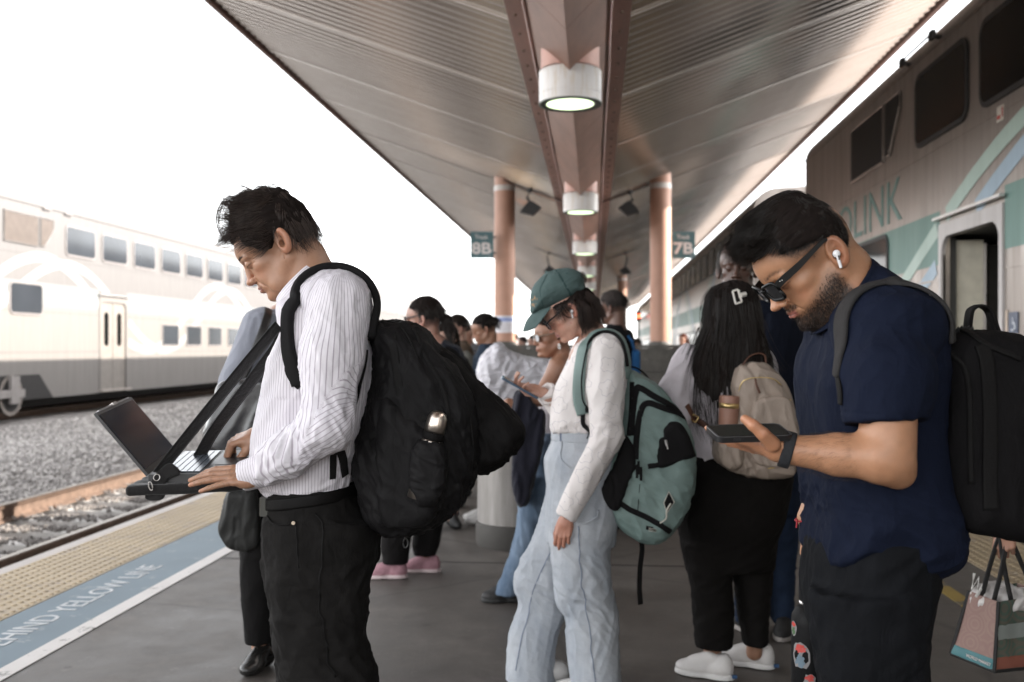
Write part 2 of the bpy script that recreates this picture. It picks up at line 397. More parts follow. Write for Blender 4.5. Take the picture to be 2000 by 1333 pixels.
# ------------------------------------------------------------------ canopy
XC, HALF, SL = -.19, 4.10, .37
ZC = CAM_H+2.39
def zroof(x): return ZC+SL*abs(x-XC)
can = empty('platform_canopy', 'long butterfly canopy of corrugated steel folded down to a rust red beam', 'canopy', (XC, 0, 0))
def corr_panel(sgn):
    pit = .19; y0, y1 = -3.0, 90.0; prof = [(0, 0), (.22, 0), (.46, .050), (.76, .050)]
    ys, zs = [], []
    for k in range(int((y1-y0)/pit)):
        for a_, h in prof: ys.append(y0+(k+a_)*pit); zs.append(h)
    ys, zs = np.array(ys), np.array(zs)
    xs = np.array([.28, .28+(HALF-.28)*.5, HALF]); rows = []
    for x in xs: rows.append(np.c_[np.full(len(ys), sgn*x), ys, ZC+SL*x+zs])
    m = len(ys); V = np.vstack(rows); i = np.arange(2)[:, None]*m+np.arange(m-1)[None]
    F = np.stack([i, i+1, i+m+1, i+m], -1).reshape(-1, 4)
    return link('roof_panel', pmesh('roof_panel', V, F, False), M_corr, can)
for s_ in (-1, 1):
    corr_panel(s_)
    b = MB()
    b.prism([(s_*(HALF-.03), zroof(XC+HALF)-.05), (s_*(HALF+.03), zroof(XC+HALF)-.05), (s_*(HALF+.03), zroof(XC+HALF)+.10), (s_*(HALF-.03), zroof(XC+HALF)+.10)], 'y', -3, 90)
    b.build('fascia', M_flange, can)
    b = MB(); b.prism([(s_*.22, ZC+SL*.22+.12), (s_*HALF, ZC+SL*HALF+.06), (s_*HALF, ZC+SL*HALF+.10), (s_*.22, ZC+SL*.22+.16)], 'y', -3, 90); b.build('roof_sheet', M_dark, can)
    # lap joints where two sheets meet
    y = 2.8
    while y < 60:
        b = MB(); b.prism([(s_*.45, ZC+SL*.45-.012), (s_*(HALF-.06), ZC+SL*(HALF-.06)-.012), (s_*(HALF-.06), ZC+SL*(HALF-.06)-.004), (s_*.45, ZC+SL*.45-.004)], 'y', y, y+.03); y += 2.45; b.build('panel_seam', simple('bright_zinc', (.75, .71, .68), .25, .9), can)
    # flange with bolts, conduit
    b = MB(); z0 = ZC+SL*.36-.012
    b.prism([(s_*.30, z0-.03), (s_*.47, z0+.035), (s_*.47, z0+.05), (s_*.30, z0-.012)], 'y', -3, 90); fl = b.build('beam_flange', M_flange, can)
    b = MB()
    for k in range(120):
        y = -2+k*.45; b.lathe((s_*.40, y, z0+.004-.018), [(.0, -.008), (.012, -.006), (.014, .008)], 8)
    b.build('bolt', M_rust, fl)['kind'] = 'stuff'
    P = [(s_*(.315+.004*math.sin(k*1.7)), -3+k*1.0, z0-.043+.004*math.sin(k*2.3)) for k in range(90)]
    b = MB(); b.tube(P, .011, 6); b.build('conduit', simple('conduit_pink', (.62, .42, .38), .45), can)
ZV = CAM_H+2.16                          # the crease of the beam
def vface(s_):
    b = MB(); z1 = ZC+SL*.36-.045
    y = -3.0
    while y < 90:
        y2 = y+1.22; b.prism([(0, ZV), (s_*.31, z1), (s_*.31, z1+.02), (0, ZV+.02)], 'y', y, y2-.008); y = y2
    return b.build('beam_side', M_beam, can)
vface(-1); vface(1)
b = MB(); b.prism([(-.30, ZC+SL*.36-.02), (0, ZV+.03), (.30, ZC+SL*.36-.02)], 'y', -3, 90); b.build('beam_core', M_dark, can)

def lamp(y, first=None, label=''):
    if first is not None:
        r = first.copy(); COL.objects.link(r); r.location = (XC, y, 0); r['label'] = label
        for ch in list(first.children):
            c = ch.copy(); COL.objects.link(c); c.parent = r
        return r
    t = empty('ceiling_lamp', label, 'ceiling lamp', (XC, y, 0), group='drum lamps under the canopy beam')
    zb = CAM_H+1.955
    b = MB(); b.lathe((0, 0, zb), [(.25, .0), (.25, .245), (.252, .25), (.245, .262), (.10, .275)], 48); b.build('drum', M_lampw, t, auto=40)
    b = MB(); b.lathe((0, 0, zb), [(.252, .072), (.2535, .075), (.252, .078)], 48); b.build('band', M_lampw, t, smooth=True)
    b = MB(); b.lathe((0, 0, zb), [(.2, .004), (.205, -.004), (.252, -.006), (.254, .004)], 48); b.build('rim', simple('lamp_rim', (.10, .12, .10), .5), t, smooth=True)
    b = MB(); b.lathe((0, 0, zb), [(.0, -.012), (.10, -.009), (.19, .0), (.205, .001)], 40); b.build('glass', M_lamplit, t, smooth=True)
    b = MB(); b.lathe((0, 0, zb), [(.235, .276), (.235, .46)], 40); b.build('collar', M_pinkpaint, t, auto=40)
    return t
L1 = lamp(8.0, None, 'nearest and largest lit white drum lamp under the red beam')
for y, l in ((14.4, 'second nearest white drum lamp along the beam, between the spotlights'), (20.8, 'third white drum lamp along the beam, just above the green cap'), (27.2, 'fourth white drum lamp along the beam, small and half hidden by the green cap'), (33.6, 'fifth and farthest white drum lamp along the beam')):
    lamp(y, L1, l)

# ------------------------------------------------------------------ columns, signs, spotlights
def column(x, y, lab, poster=False):
    t = empty('canopy_column', lab, 'column', (x, y, 0), group='columns under the canopy')
    zt = zroof(x)-.02
    b = MB(); b.lathe((0, 0, 0), [(.178, 0), (.178, zt-.17)], 36); b.build('shaft', M_colpaint, t, auto=40)
    b = MB(); b.lathe((0, 0, 0), [(.182, zt-.17), (.182, zt-.08)], 36); b.build('cap_band', M_colcap, t, auto=40)
    b = MB(); b.lathe((0, 0, 0), [(.176, zt-.08), (.176, zt+.14)], 36); b.build('column_head', M_colpaint, t, auto=40)
    b = MB(); b.lathe((0, 0, 0), [(.21, 0), (.21, CAM_H+.07), (.19, CAM_H+.11)], 36); b.build('footing', M_wall, t, auto=40)
    if poster:
        n = 20; V = []; 
        def band(z0, z1, mat, nm, r=.1825, a0=-170, a1=-10):
            m = MB(); pts = [math.radians(a0+(a1-a0)*k/n) for k in range(n+1)]
            m.add([(r*math.cos(a_), r*math.sin(a_), z) for z in (z0, z1) for a_ in pts], [(k, k+1, k+n+2, k+n+1) for k in range(n)]); return m.build(nm, mat, t, smooth=True)
        pm = band(CAM_H+.26, CAM_H+.55, simple('notice_paper', (.74, .72, .74), .7), 'notice')
        band(CAM_H+.45, CAM_H+.52, simple('notice_blue', (.30, .36, .62), .7), 'notice_heading', .1835, -150, -28)
        for k in range(4): band(CAM_H+.40-.035*k, CAM_H+.415-.035*k, simple('notice_grey', (.5, .46, .5), .7), 'notice_line', .1835, -140+7*k, -40-5*k)
    return t
column(-1.535, 17.1, 'left near column with a paper notice wrapped round it', True)
column(1.125, 17.0, 'right near column carrying the track 7B sign, sunlit on one side')
column(-1.535, 40.0, 'far left column of the second pair')
column(1.125, 40.0, 'far right column of the second pair, behind the bald head')
def sign(px, side, txt, lab):
    d = 16.9; p = W(px, 479, d); t = empty('track_sign', lab, 'sign', p, YAW)
    w_, h_ = .192, .225
    b = MB(); b.box((-w_, -.012, -h_), (w_, .012, h_)); b.build('sign_plate', M_green_sign, t)
    put_text('Track', .1, (-.115, -.0125, .10), (1, 0, 0), (0, 0, 1), M_signwhite, t, fit=.22, fith=.072, bold=.001)
    put_text(txt, .25, (-.17, -.0125, -.155), (1, 0, 0), (0, 0, 1), M_signwhite, t, fit=.335, fith=.20, bold=.007)
    put_text('4', .05, (.12, -.0125, -.205), (1, 0, 0), (0, 0, 1), M_signwhite, t, name='small_mark', fit=.025, fith=.03)
    b = MB(); b.box((side*w_, -.01, -.15), (side*(w_+.05), .01, -.12)); b.box((side*w_, -.01, .12), (side*(w_+.05), .01, .15)); b.build('bracket', M_dark, t)
sign(941, 1, '8B', 'green sign reading Track 8B on the left column')
sign(1335, -1, '7B', 'green sign reading Track 7B on the right column')
def spot(px, py, d, s_, lab, first=None):
    z1 = None
    p = W(px, py, d)
    zr = zroof(p[0])-.01
    t = empty('spotlight', lab, 'spotlight', (p[0], p[1], p[2]), 0, group='black spotlights under the canopy')
    h = zr-p[2]
    b = MB(); b.tube([(0, 0, h), (0, 0, h-.05)], .05, 10); b.tube([(0, 0, h-.04), (-s_*.05, 0, h-.16), (s_*.02, 0, .03)], .022, 8); b.build('arm', M_dark, t)
    b = MB(); q = [(-.10, -.02), (.0, .08), (.06, .06), (.19, -.03), (.05, -.16), (-.16, -.11)]
    if s_ < 0: q = [(-x, z) for x, z in q][::-1]
    b.prism(q, 'y', -.10, .10); b.build('floodlight_head', M_dark, t)
    b = MB(); b.tube([(s_*-.9, .2, h-.28), (0, 0, h-.03), (s_*.6, .1, h+.0)] if False else [(-s_*.45, 0, zroof(p[0]-s_*.45)-p[2]-.03), (s_*.55, 0, zroof(p[0]+s_*.55)-p[2]-.03)], .012, 6); b.build('cable', M_dark, t)
spot(1035, 403, 16.9, 1, 'black spotlight hanging just right of the left near column')
spot(1230, 403, 16.9, -1, 'black spotlight hanging just left of the right near column')
spot(1072, 525, 29, 1, 'far black spotlight above the green cap')
spot(1222, 527, 29, -1, 'far black spotlight left of the right near column')

# ------------------------------------------------------------------ low wall round the stairs
wt = empty('low_wall', 'low board marked concrete wall round the stairwell at the columns', 'wall', (-.2, 16.3, 0))
zt = CAM_H+.0
b = MB()
for (x0, x1, y0, y1) in ((-2.15, 2.05, 0, .25), (-2.15, -1.9, .252, 9), (1.8, 2.05, .252, 9)): 
    for k in range(7):
        b.box((x0+(.004 if k % 2 else 0), y0+(.004 if k % 2 else 0), k*zt/7+.001), (x1-(.004 if k % 2 else 0), y1, (k+1)*zt/7-.004))
b.build('board_marked_face', M_wall, wt)
b = MB(); b.box((-2.18, -.03, zt), (2.08, .28, zt+.05), ); b.box((-2.18, .283, zt), (-1.87, 9, zt+.05)); b.box((1.77, .283, zt), (2.08, 9, zt+.05)); b.build('coping', M_wall, wt)
# ------------------------------------------------------------------ trains
def m_train(name, c, streak=.5, metal=.35, rough=.38, dirt=(.2, .16, .13)):
    n = N(name); v = n.coord(scale=(1, 3.0, .22)); f = n.noise(v, 3.0, 6, .65); g = n.noise(n.coord(), 1.2, 5, .6)
    col = n.mix(n.math('MULTIPLY', n.ramp(f, [(.45, (0, 0, 0)), (.75, (1, 1, 1))]), streak), n.mix(n.math('MULTIPLY', g, .4), c, tuple(x*.75 for x in c)), dirt)
    n.set(Base_Color=col, Metallic=metal, Roughness=n.ramp(f, [(.3, rough), (.8, rough+.25)]))
    n.bump(g, .05, .02); return n.m
M_body_r = m_train('near_train_steel', (.385, .34, .31), .5, .5, .26)
M_teal_r = m_train('near_train_teal', (.135, .245, .215), .25, 0, .4, (.2, .22, .2))
M_mint_r = m_train('near_train_mint', (.44, .56, .50), .2, 0, .4, (.3, .32, .3))
M_sky_r = m_train('near_train_sky_blue', (.36, .47, .56), .2, 0, .4, (.3, .3, .33))
M_txt_r = m_train('near_train_letter', (.135, .24, .215), .15, 0, .45, (.26, .24, .21))
M_frame_r = m_train('door_frame_grey', (.56, .53, .52), .3, .1, .4)
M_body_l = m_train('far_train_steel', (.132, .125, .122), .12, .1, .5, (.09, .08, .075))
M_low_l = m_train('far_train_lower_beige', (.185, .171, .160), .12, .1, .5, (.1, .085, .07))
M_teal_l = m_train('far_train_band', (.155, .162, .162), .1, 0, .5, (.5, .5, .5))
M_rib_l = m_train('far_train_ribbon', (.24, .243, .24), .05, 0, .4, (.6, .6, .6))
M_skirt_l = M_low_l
def m_glass(name, c, rough=.06, spec=.7):
    n = N(name); f = n.noise(n.coord(), .8, 2)
    n.set(Base_Color=n.ramp(f, [(.3, tuple(x*.8 for x in c)), (.7, tuple(x*1.2 for x in c))]), Roughness=rough); n.b.inputs['Specular IOR Level'].default_value = spec; return n.m
M_win = m_glass('tinted_window', (.006, .0062, .0062), .10, .09)
M_winl = m_glass('far_tinted_window', (.03, .034, .04), .12, .35)
M_gask = simple('window_gasket', (.022, .022, .022), .55)
M_gaskl = simple('far_window_gasket', (.18, .165, .16), .5)
M_under = simple('underframe_black', (.02, .018, .017), .8)
M_wheel = simple('wheel_steel', (.20, .175, .155), .6, .2, .2)
M_louv = simple('louvre_slat', (.05, .047, .045), .5, .3)
M_louvl = simple('far_louvre_slat', (.14, .115, .10), .5, .2)

def train_car(name, label, side, xf, y0, y1, dz, wins_u, wins_l, wins_m, louvres, doors, mats, group, text=None, band=(2.13, 2.62), ribs=None, skirt=.25, wheels=(), open_door=False, kink=None):
    """side=-1: the face seen looks towards -X (train on the right); xf: that face; heights relative to platform plus dz"""
    M_b, M_bd, M_g, M_gk, M_lv, M_lo = mats
    t = empty(name, label, 'train', (xf, (y0+y1)/2, 0), group=group)
    ox, oy = xf, (y0+y1)/2
    Y = lambda y: y-oy
    s_ = side                                       # outward direction along x
    dep = -s_*3.0
    top = (4.28 if side > 0 else 4.16)+dz
    def P(x, y, z): return (x, Y(y), z)
    # ---- shell: body outline with roof curve, one mesh; door openings are cut by building the side in panels
    b = MB()
    def sidepanel(ya, yb, za, zb, m=b):
        x0, x1 = 0, dep*.02
        m.box((x0, Y(ya), za), (x1, Y(yb), zb))
    ds = sorted([d_ for d_ in doors])
    zlo = skirt+dz; cur = y0
    for (da, db, dza, dzb) in ds:
        sidepanel(cur, da, zlo, top); sidepanel(da, db, dzb+dz, top); cur = db
    sidepanel(cur, y1, zlo, top)
    rp = [(0, top)]
    for k in range(1, 9):
        a_ = k/8*PI/2; rp.append((dep*.16*(1-math.cos(a_)), top+.36*math.sin(a_)))
    rp += [(dep*.5, top+.42), (dep*.84, top+.36)]
    for k in range(1, 8):
        a_ = k/8*PI/2; rp.append((dep*(.84+.16*math.sin(a_)), top+.36*math.cos(a_)))
    rp += [(dep, top), (dep, zlo), (dep*.98, zlo), (dep*.98, top-.02), (dep*.02, top-.02)]
    b.prism(rp, 'y', Y(y0), Y(y1))
    for yy in (y0, y1):
        e0, e1 = (yy, yy+.03) if yy == y0 else (yy-.03, yy)
        if side < 0 or yy == y0: b.box((dep*.021, Y(e0), zlo), (dep*.979, Y(e1), top-.021))
    b.box((dep*.021, Y(y0)+.03, zlo), (dep*.979, Y(y1)-.03, zlo+.05))
    b.box((dep*.30, Y(y0)+.1, zlo+.06), (dep*.34, Y(y1)-.1, top-.1)) if not open_door else None
    b.build('body', M_b, t)
    ex = lambda a_: s_*a_
    # seam lines
    b = MB()
    for z in (3.20, 1.98, 1.10):
        cur = y0
        for (da, db, dza, dzb) in ds:
            if z < dzb+.2: b.box((ex(.001), Y(cur), z+dz), (ex(.006), Y(da)-.071, z+dz+.02)); cur = db+.071
        b.box((ex(.001), Y(cur), z+dz), (ex(.006), Y(y1), z+dz+.02))
    b.box((ex(.001), Y(y0), top-.01), (ex(.02), Y(y1), top+.015))
    b.build('seam', M_b, t)
    if band:
        b = MB(); cur = y0
        for (da, db, dza, dzb) in ds:
            b.box((ex(.001), Y(cur), band[0]+dz), (ex(.0035), Y(da)-.08, band[1]+dz)); cur = db+.08
        b.box((ex(.001), Y(cur), band[0]+dz), (ex(.0035), Y(y1), band[1]+dz)); b.build('colour_band', M_bd, t)
    if side > 0:
        b = MB(); cur = y0
        for (da, db, dza, dzb) in ds:
            b.box((ex(.001), Y(cur), zlo), (ex(.0030), Y(da)-.05, band[0]+dz-.002)); cur = db+.05
        b.box((ex(.001), Y(cur), zlo), (ex(.0030), Y(y1), band[0]+dz-.002)); b.build('lower_side', M_low_l, t)
    def window(ya, yb, za, zb, r=.14):
        g = MB(); g.prism([(Y(p[0]), p[1]+dz) for p in rrect(ya, za, yb, zb, r)], 'x', ex(.004), ex(.022)); o = g.build('window', M_gk, t)
        g = MB(); q = .045; g.prism([(Y(p[0]), p[1]+dz) for p in rrect(ya+q, za+q, yb-q, zb-q, max(r-q, .02))], 'x', ex(.020), ex(.0245)); g.build('pane', M_g, o)
    for (ya, yb) in wins_u: window(ya, yb, 3.30, 4.02)
    for (ya, yb) in wins_l: window(ya, yb, 1.25, 1.88, .06)
    for (ya, yb) in wins_m: window(ya, yb, 1.90, 2.60)
    for (pts, n_) in louvres:
        g = MB(); g.prism([(Y(p[0]), p[1]+dz) for p in pts], 'x', ex(.002), ex(.010)); o = g.build('louvre', M_lo, t)
        zs = [p[1] for p in pts]; z0, z1 = min(zs), max(zs); g = MB()
        for k in range(n_):
            z = z0+(k+.5)*(z1-z0)/n_
            xs = []
            for i in range(len(pts)):
                a_, c_ = pts[i], pts[(i+1) % len(pts)]
                if (a_[1]-z)*(c_[1]-z) < 0: xs.append(a_[0]+(c_[0]-a_[0])*(z-a_[1])/(c_[1]-a_[1]))
            if len(xs) == 2:
                xa, xb = sorted(xs); g.box((ex(.010), Y(xa)+.02, z+dz-.010), (ex(.028), Y(xb)-.02, z+dz+.006))
        g.build('slats', M_lv, o)
        g = MB(); loop = [(ex(.015), Y(p[0]), p[1]+dz) for p in pts]; g.tube(loop+[loop[0]], .014, 6); g.build('louvre_frame', M_b, o)
    for (da, db, dza, dzb) in ds:
        # frame, recess, leaves
        g = MB(); w_ = .07
        for (ya, yb, za, zb) in ((da-w_, da, dza, dzb+w_+.05), (db, db+w_, dza, dzb+w_+.05), (da, db, dzb, dzb+w_+.05)):
            g.box((ex(-.02), Y(ya), za+dz), (ex(.020), Y(yb), zb+dz))
        fr = g.build('door_frame', M_frame_r if side < 0 else M_low_l, t)
        # rounded corner fillets of the opening
        for yc, sg in ((da, 1), (db, -1)):
            r = .16; pts = [(Y(yc), dzb+dz)]+[(Y(yc)+sg*(r-r*math.cos(q*PI/12)), dzb+dz-(r-r*math.sin(q*PI/12))) for q in range(0, 7)]
            g = MB(); g.prism(pts, 'x', ex(-.018), ex(.018)); g.build('frame_corner', M_frame_r if side < 0 else M_low_l, fr)
        g = MB(); g.box((ex(.02), Y(da)-.12, dzb+dz+.16), (ex(.06), Y(db)+.12, dzb+dz+.185)); g.build('rain_gutter', simple('bright_gutter', (.62, .60, .58), .3, .6), t)
        if open_door:
            # recess: pale plywood-like lining and dark vestibule beyond
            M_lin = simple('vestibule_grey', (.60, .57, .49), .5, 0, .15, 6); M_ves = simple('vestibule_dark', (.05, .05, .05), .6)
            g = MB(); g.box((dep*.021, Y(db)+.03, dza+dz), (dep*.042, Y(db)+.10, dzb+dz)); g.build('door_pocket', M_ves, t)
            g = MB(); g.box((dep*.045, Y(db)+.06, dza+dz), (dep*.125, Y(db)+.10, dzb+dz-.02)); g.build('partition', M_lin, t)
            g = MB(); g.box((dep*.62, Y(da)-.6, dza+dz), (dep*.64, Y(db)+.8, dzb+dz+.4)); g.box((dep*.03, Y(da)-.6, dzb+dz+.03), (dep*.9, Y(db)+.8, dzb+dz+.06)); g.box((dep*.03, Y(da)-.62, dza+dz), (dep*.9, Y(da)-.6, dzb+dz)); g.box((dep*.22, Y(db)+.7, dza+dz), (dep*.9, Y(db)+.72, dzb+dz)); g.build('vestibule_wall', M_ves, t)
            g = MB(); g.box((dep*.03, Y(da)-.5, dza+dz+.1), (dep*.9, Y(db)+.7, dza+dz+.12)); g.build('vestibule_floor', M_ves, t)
            g = MB(); g.box((dep*.10, Y(da)+.3, dzb+dz+.005), (dep*.5, Y(da)+.5, dzb+dz+.025)); g.build('vestibule_fill_lamp', m_emit('vestibule_fill_light', (1, .93, .78), 1.3), t)  # unseen glowing ceiling panel, added to brighten the dark doorway
            g = MB(); g.tube([(dep*.06, Y(da)+.12, dza+dz+.2), (dep*.06, Y(da)+.12, dzb+dz-.1)], .02, 8); g.build('grab_pole', simple('pole_teal', (.10, .16, .16), .4), t)
            g = MB(); g.box((dep*.61, Y(da)+.05, 1.55), (dep*.615, Y(da)+.6, 2.1)); g.build('route_panel', simple('route_blue', (.02, .04, .10), .4), t)
            g = MB(); g.box((dep*.126, Y(db)+.05, dza+dz+.2), (dep*.132, Y(db)+.11, dzb+dz-.05)); g.build('partition_post', M_frame_r, t)
        else:
            mid = (da+db)/2
            for (ya, yb) in ((da, mid-.012), (mid+.012, db)):
                g = MB(); g.box((ex(-.035), Y(ya), dza+dz), (ex(-.012), Y(yb), dzb+dz)); lf = g.build('door_leaf', simple('door_beige', (.195, .175, .158), .45), t)
                c_ = (ya+yb)/2; g = MB(); g.prism([(Y(p[0]), p[1]+dz) for p in rrect(c_-.11, 1.25, c_+.11, 2.08, .1)], 'x', ex(-.014), ex(-.006)); g.build('door_window', M_win, lf)
            g = MB(); g.box((ex(-.06), Y(da), dza+dz), (ex(-.04), Y(db), dzb+dz)); g.build('door_recess', M_under, t)
            g = MB(); g.box((ex(-.02), Y(da)-.10, dza+dz-.05), (ex(.12), Y(db)+.10, dza+dz)); g.build('door_step', simple('step_metal', (.35, .31, .28), .5, .3), t)
    # ribbons: two sine waves swept along the side
    if ribs:
        for (ph, per, zc_, am, wd, mat, ya, yb, k) in ribs:
            n_ = max(8, int((yb-ya)/.12)); top_, bot_ = [], []
            for i in range(n_+1):
                y = ya+(yb-ya)*i/n_; z = zc_+am*math.cos(2*PI*(y-ph)/per); dzdy = -am*2*PI/per*math.sin(2*PI*(y-ph)/per)
                nl = math.hypot(1, dzdy); ny, nz = -dzdy/nl, 1/nl
                top_.append((y+ny*wd/2, z+nz*wd/2)); bot_.append((y-ny*wd/2, z-nz*wd/2))
            V, F = [], []
            for (p, q) in zip(top_, bot_):
                V += [(ex(.0045+.0012*k), Y(p[0]), p[1]+dz), (ex(.0045+.0012*k), Y(q[0]), q[1]+dz)]
            for i in range(n_):
                cy = (top_[i][0]+bot_[i][0])/2
                if any(da-.09 < cy < db+.09 and bot_[i][1] < zb_+.13 for (da, db, _, zb_) in ds): continue
                F.append((2*i, 2*i+1, 2*i+3, 2*i+2))
            g = MB(); g.add(V, F); g.build('ribbon', mat, t)
    if text:
        txt, ys, h, z, wid = text
        put_text(txt, .4, (ex(.004), Y(ys), z+dz), (0, 1 if side > 0 else -1, 0), (0, 0, 1), M_txt_r, t, fit=wid, fith=h, bold=-.001)
    # running gear
    b = MB(); b.box((dep*.15, Y(y0)+.3, -.10+dz), (dep*.85, Y(y1)-.3, zlo-.005)); b.build('underframe', M_under, t)
    for yw in wheels:
        g = MB(); wv = []
        wx = (lambda q: dep*q) if side < 0 else (lambda q: .06+(.219-q)*1.0)
        g.tube([(wx(.22), Y(yw), .22+dz), (wx(.26), Y(yw), .22+dz)], .42, 28); wh = g.build('wheel', M_under, t, auto=40)
        g = MB(); n_ = 36
        for r0, r1 in ((.34, .42),):
            V = [(wx(.219), Y(yw)+r*math.cos(2*PI*k/n_), .22+dz+r*math.sin(2*PI*k/n_)) for r in (r0, r1) for k in range(n_)]
            g.add(V, [(k, (k+1) % n_, (k+1) % n_+n_, k+n_) for k in range(n_)])
        g.tube([(wx(.17), Y(yw), .22+dz), (wx(.215), Y(yw), .22+dz)], .12, 14); g.build('tyre', M_wheel, wh)
    if wheels:
        g = MB(); ya, yb = min(wheels), max(wheels)
        if side > 0: dep = .9
        g.box((dep*.10, Y(ya)-.45, .18+dz), (dep*.17, Y(yb)+.35, .34+dz)); g.box((dep*.11, Y(ya)-.15, .05+dz), (dep*.18, Y(ya)+.15, .62+dz)); g.box((dep*.11, Y(yb)-.15, .05+dz), (dep*.18, Y(yb)+.15, .62+dz))
        for q in (-.3, .3): g.tube([(dep*.09, Y((ya+yb)/2)+q, .3+dz), (dep*.09, Y((ya+yb)/2)+q, .7+dz)], .09, 10)
        g.build('bogie_frame', simple('bogie_grey', (.25, .23, .22), .6, .2), t)
    return t

# the pale train on the far track; photographed pixel columns turned into positions along it
XL = -12.0
def yl(px): d_ = FPX*(-XL)/CT/(1160-px); return (d_+XL*ST)/CT
wl_u = [(yl(127), yl(186)), (yl(198), yl(248)), (yl(260), yl(303)), (yl(314), yl(352))]
k = 0
while len(wl_u) < 13: a_, c_ = wl_u[-1]; wl_u.append((a_+1.66, c_+1.66))
wl_l = [(yl(316), yl(348)+.02)]
while len(wl_l) < 9: a_, c_ = wl_l[-1]; wl_l.append((a_+1.66, c_+1.66))
wm = [(yl(17), yl(83)), (yl(17)+24.2, yl(83)+24.2)]
louv = [([(yl(6), 3.40), (yl(73), 3.40), (yl(73), 4.03), (yl(6), 4.03)], 15), ([(yl(78), 3.42), (yl(86), 3.42), (yl(103), 3.80), (yl(103), 4.03), (yl(78), 4.03)], 13)]
per = yl(440)-yl(112)
matsL = (M_body_l, M_teal_l, M_winl, M_gaskl, M_louvl, M_louvl)
ribL = [(yl(108)-.5, per, 2.16, 1.02, .22, M_rib_l, 16.2, 43.0, 0), (yl(108)+.55, per, 2.12, .98, .20, M_rib_l, 16.2, 43.0, 1)]
yE = yl(14)-2.1
train_car('train_carriage', 'pale double deck carriage with beige doors and a white ribbon pattern on the far track', 1, XL, 15.6, 43.5, .17, wl_u, wl_l, wm, louv,
          [(yl(196), yl(245), .18, 2.33)], matsL, 'double deck train carriages', None, (2.10, 2.62), ribL, .10, (19.55, 17.1))
# open bogie well: dark panel with a slanted end over the lower side
b = MB(); c0 = (yl(75), .78); o = MB(); cy = (15.6+43.5)/2
tl = [o_ for o_ in COL.objects if o_.name == 'train_carriage'][0]
o.prism([(15.65-cy, .27), (yl(103)-cy, .27), (yl(76)-cy, .80), (15.65-cy, .80)], 'x', .008, .014); o.build('bogie_well', M_under, tl)
b = MB()
for z, y_ in ((4.40, 20.8), (4.40, 21.7)): b.box((-.02, y_-cy, z), (.05, y_-cy+.3, z+.03))
b.tube([(-.2, 15.8-cy, 4.72), (-.2, 22.5-cy, 4.72)], .02, 6); b.build('roof_rail', M_gaskl, tl)
train_car('train_carriage', 'second pale carriage of the far train, mostly hidden by the man with the laptop', 1, XL, 44.3, 70, .17, [(45+1.66*q, 46.35+1.66*q) for q in range(14)], [(50+1.66*q, 51.35+1.66*q) for q in range(8)], [], [],
          [], matsL, 'double deck train carriages', None, (2.10, 2.62), None, .10, ())

# the near train on the right
XR = 3.15
def yr(px): d_ = FPX*XR/CT/(px-1160); return (d_+XR*ST)/CT
matsR = (M_body_r, M_teal_r, M_win, M_gask, M_louv, M_under)
wr_u = [(yr(1893), yr(1790)), (yr(1893)-1.64, yr(1790)-1.64), (yr(1893)-3.28, yr(1790)-3.28), (yr(1893)-4.92, yr(1790)-4.92)]
lr = [([(yr(1728), 3.39), (yr(1665), 3.39), (yr(1665), 4.01), (yr(1728), 4.01)], 16), ([(yr(1740), 3.42), (yr(1731), 3.42), (yr(1731), 4.01), (yr(1760), 4.01), (yr(1760), 3.85)], 15)]
ya = yr(1955); yb = yr(1842)
ribR = [(yr(1752)+.10, 10.6, 2.30, 1.05, .20, M_mint_r, 3.0, yr(1757), 1), (yr(1752)+.75, 10.6, 2.30, 1.05, .20, M_sky_r, 3.0, yr(1757)+.2, 0)]
ribR = [(6.38, 15., 2.17, 1.03, .15, M_mint_r, 2.0, 11.6, 1), (5.6, 15., 2.17, 1.03, .15, M_sky_r, 2.0, 10.8, 0)]
yend = yr(1573)
trR = train_car('train_carriage', 'near double deck carriage with an open door and teal band on the right', -1, XR, -6, yend, 0, wr_u, [(1.0, 2.3), (2.7, 4.0)], [(yr(1737), yr(1672))], lr,
          [(ya, yb, .15, 2.37)], matsR, 'double deck train carriages', ('METROLINK', yr(1762)+4.85, .46, 2.69, 4.85), (2.13, 2.62), ribR, .15, (11.6, 14.0), True)
cy = (-6+yend)/2
b = MB()
for y_ in (yr(1778), yr(1838)):
    b.tube([(0, y_-cy, 4.20), (-.08, y_-cy, 4.22)], .025, 8); b.box((-.10, y_-cy-.05, 4.18), (-.06, y_-cy+.05, 4.26))
b.tube([(-.08, yr(1778)-cy, 4.24), (-.08, yr(1838)-cy, 4.24)], .012, 6); b.build('roof_grab_rail', M_dark, trR)
for (y_, z) in ((yr(1962), 3.13), (5.6, 3.13)):
    b = MB(); b.box((-.003, y_-cy, z), (-.008, y_-cy+.13, z+.12)); st = b.build('notice_sticker', simple('sticker_cream', (.62, .57, .50), .5), trR); b = MB()
    b.box((-.0085, y_-cy+.06, z+.02), (-.010, y_-cy+.12, z+.05)); b.box((-.0085, y_-cy+.01, z+.03), (-.010, y_-cy+.03, z+.10)); b.build('sticker_mark', simple('sticker_red', (.45, .05, .04), .5), st)
b = MB(); b.box((-.003, yr(1990)-cy, 1.48), (-.010, yr(1972)-cy, 1.64)); b.build('access_sign', simple('access_blue', (.07, .09, .14), .4), trR)
b = MB(); yy = yr(1981)-cy; b.tube([(-.012, yy, 1.60), (-.012, yy-.0, 1.55), (-.012, yy-.035, 1.55), (-.012, yy-.045, 1.51)], .006, 6)
b.tube([(-.012, yy+.035*math.cos(q*.5), 1.535+.035*math.sin(q*.5)) for q in range(3, 12)], .005, 5); b.build('wheelchair_symbol', simple('symbol_white', (.6, .62, .66), .5), trR)
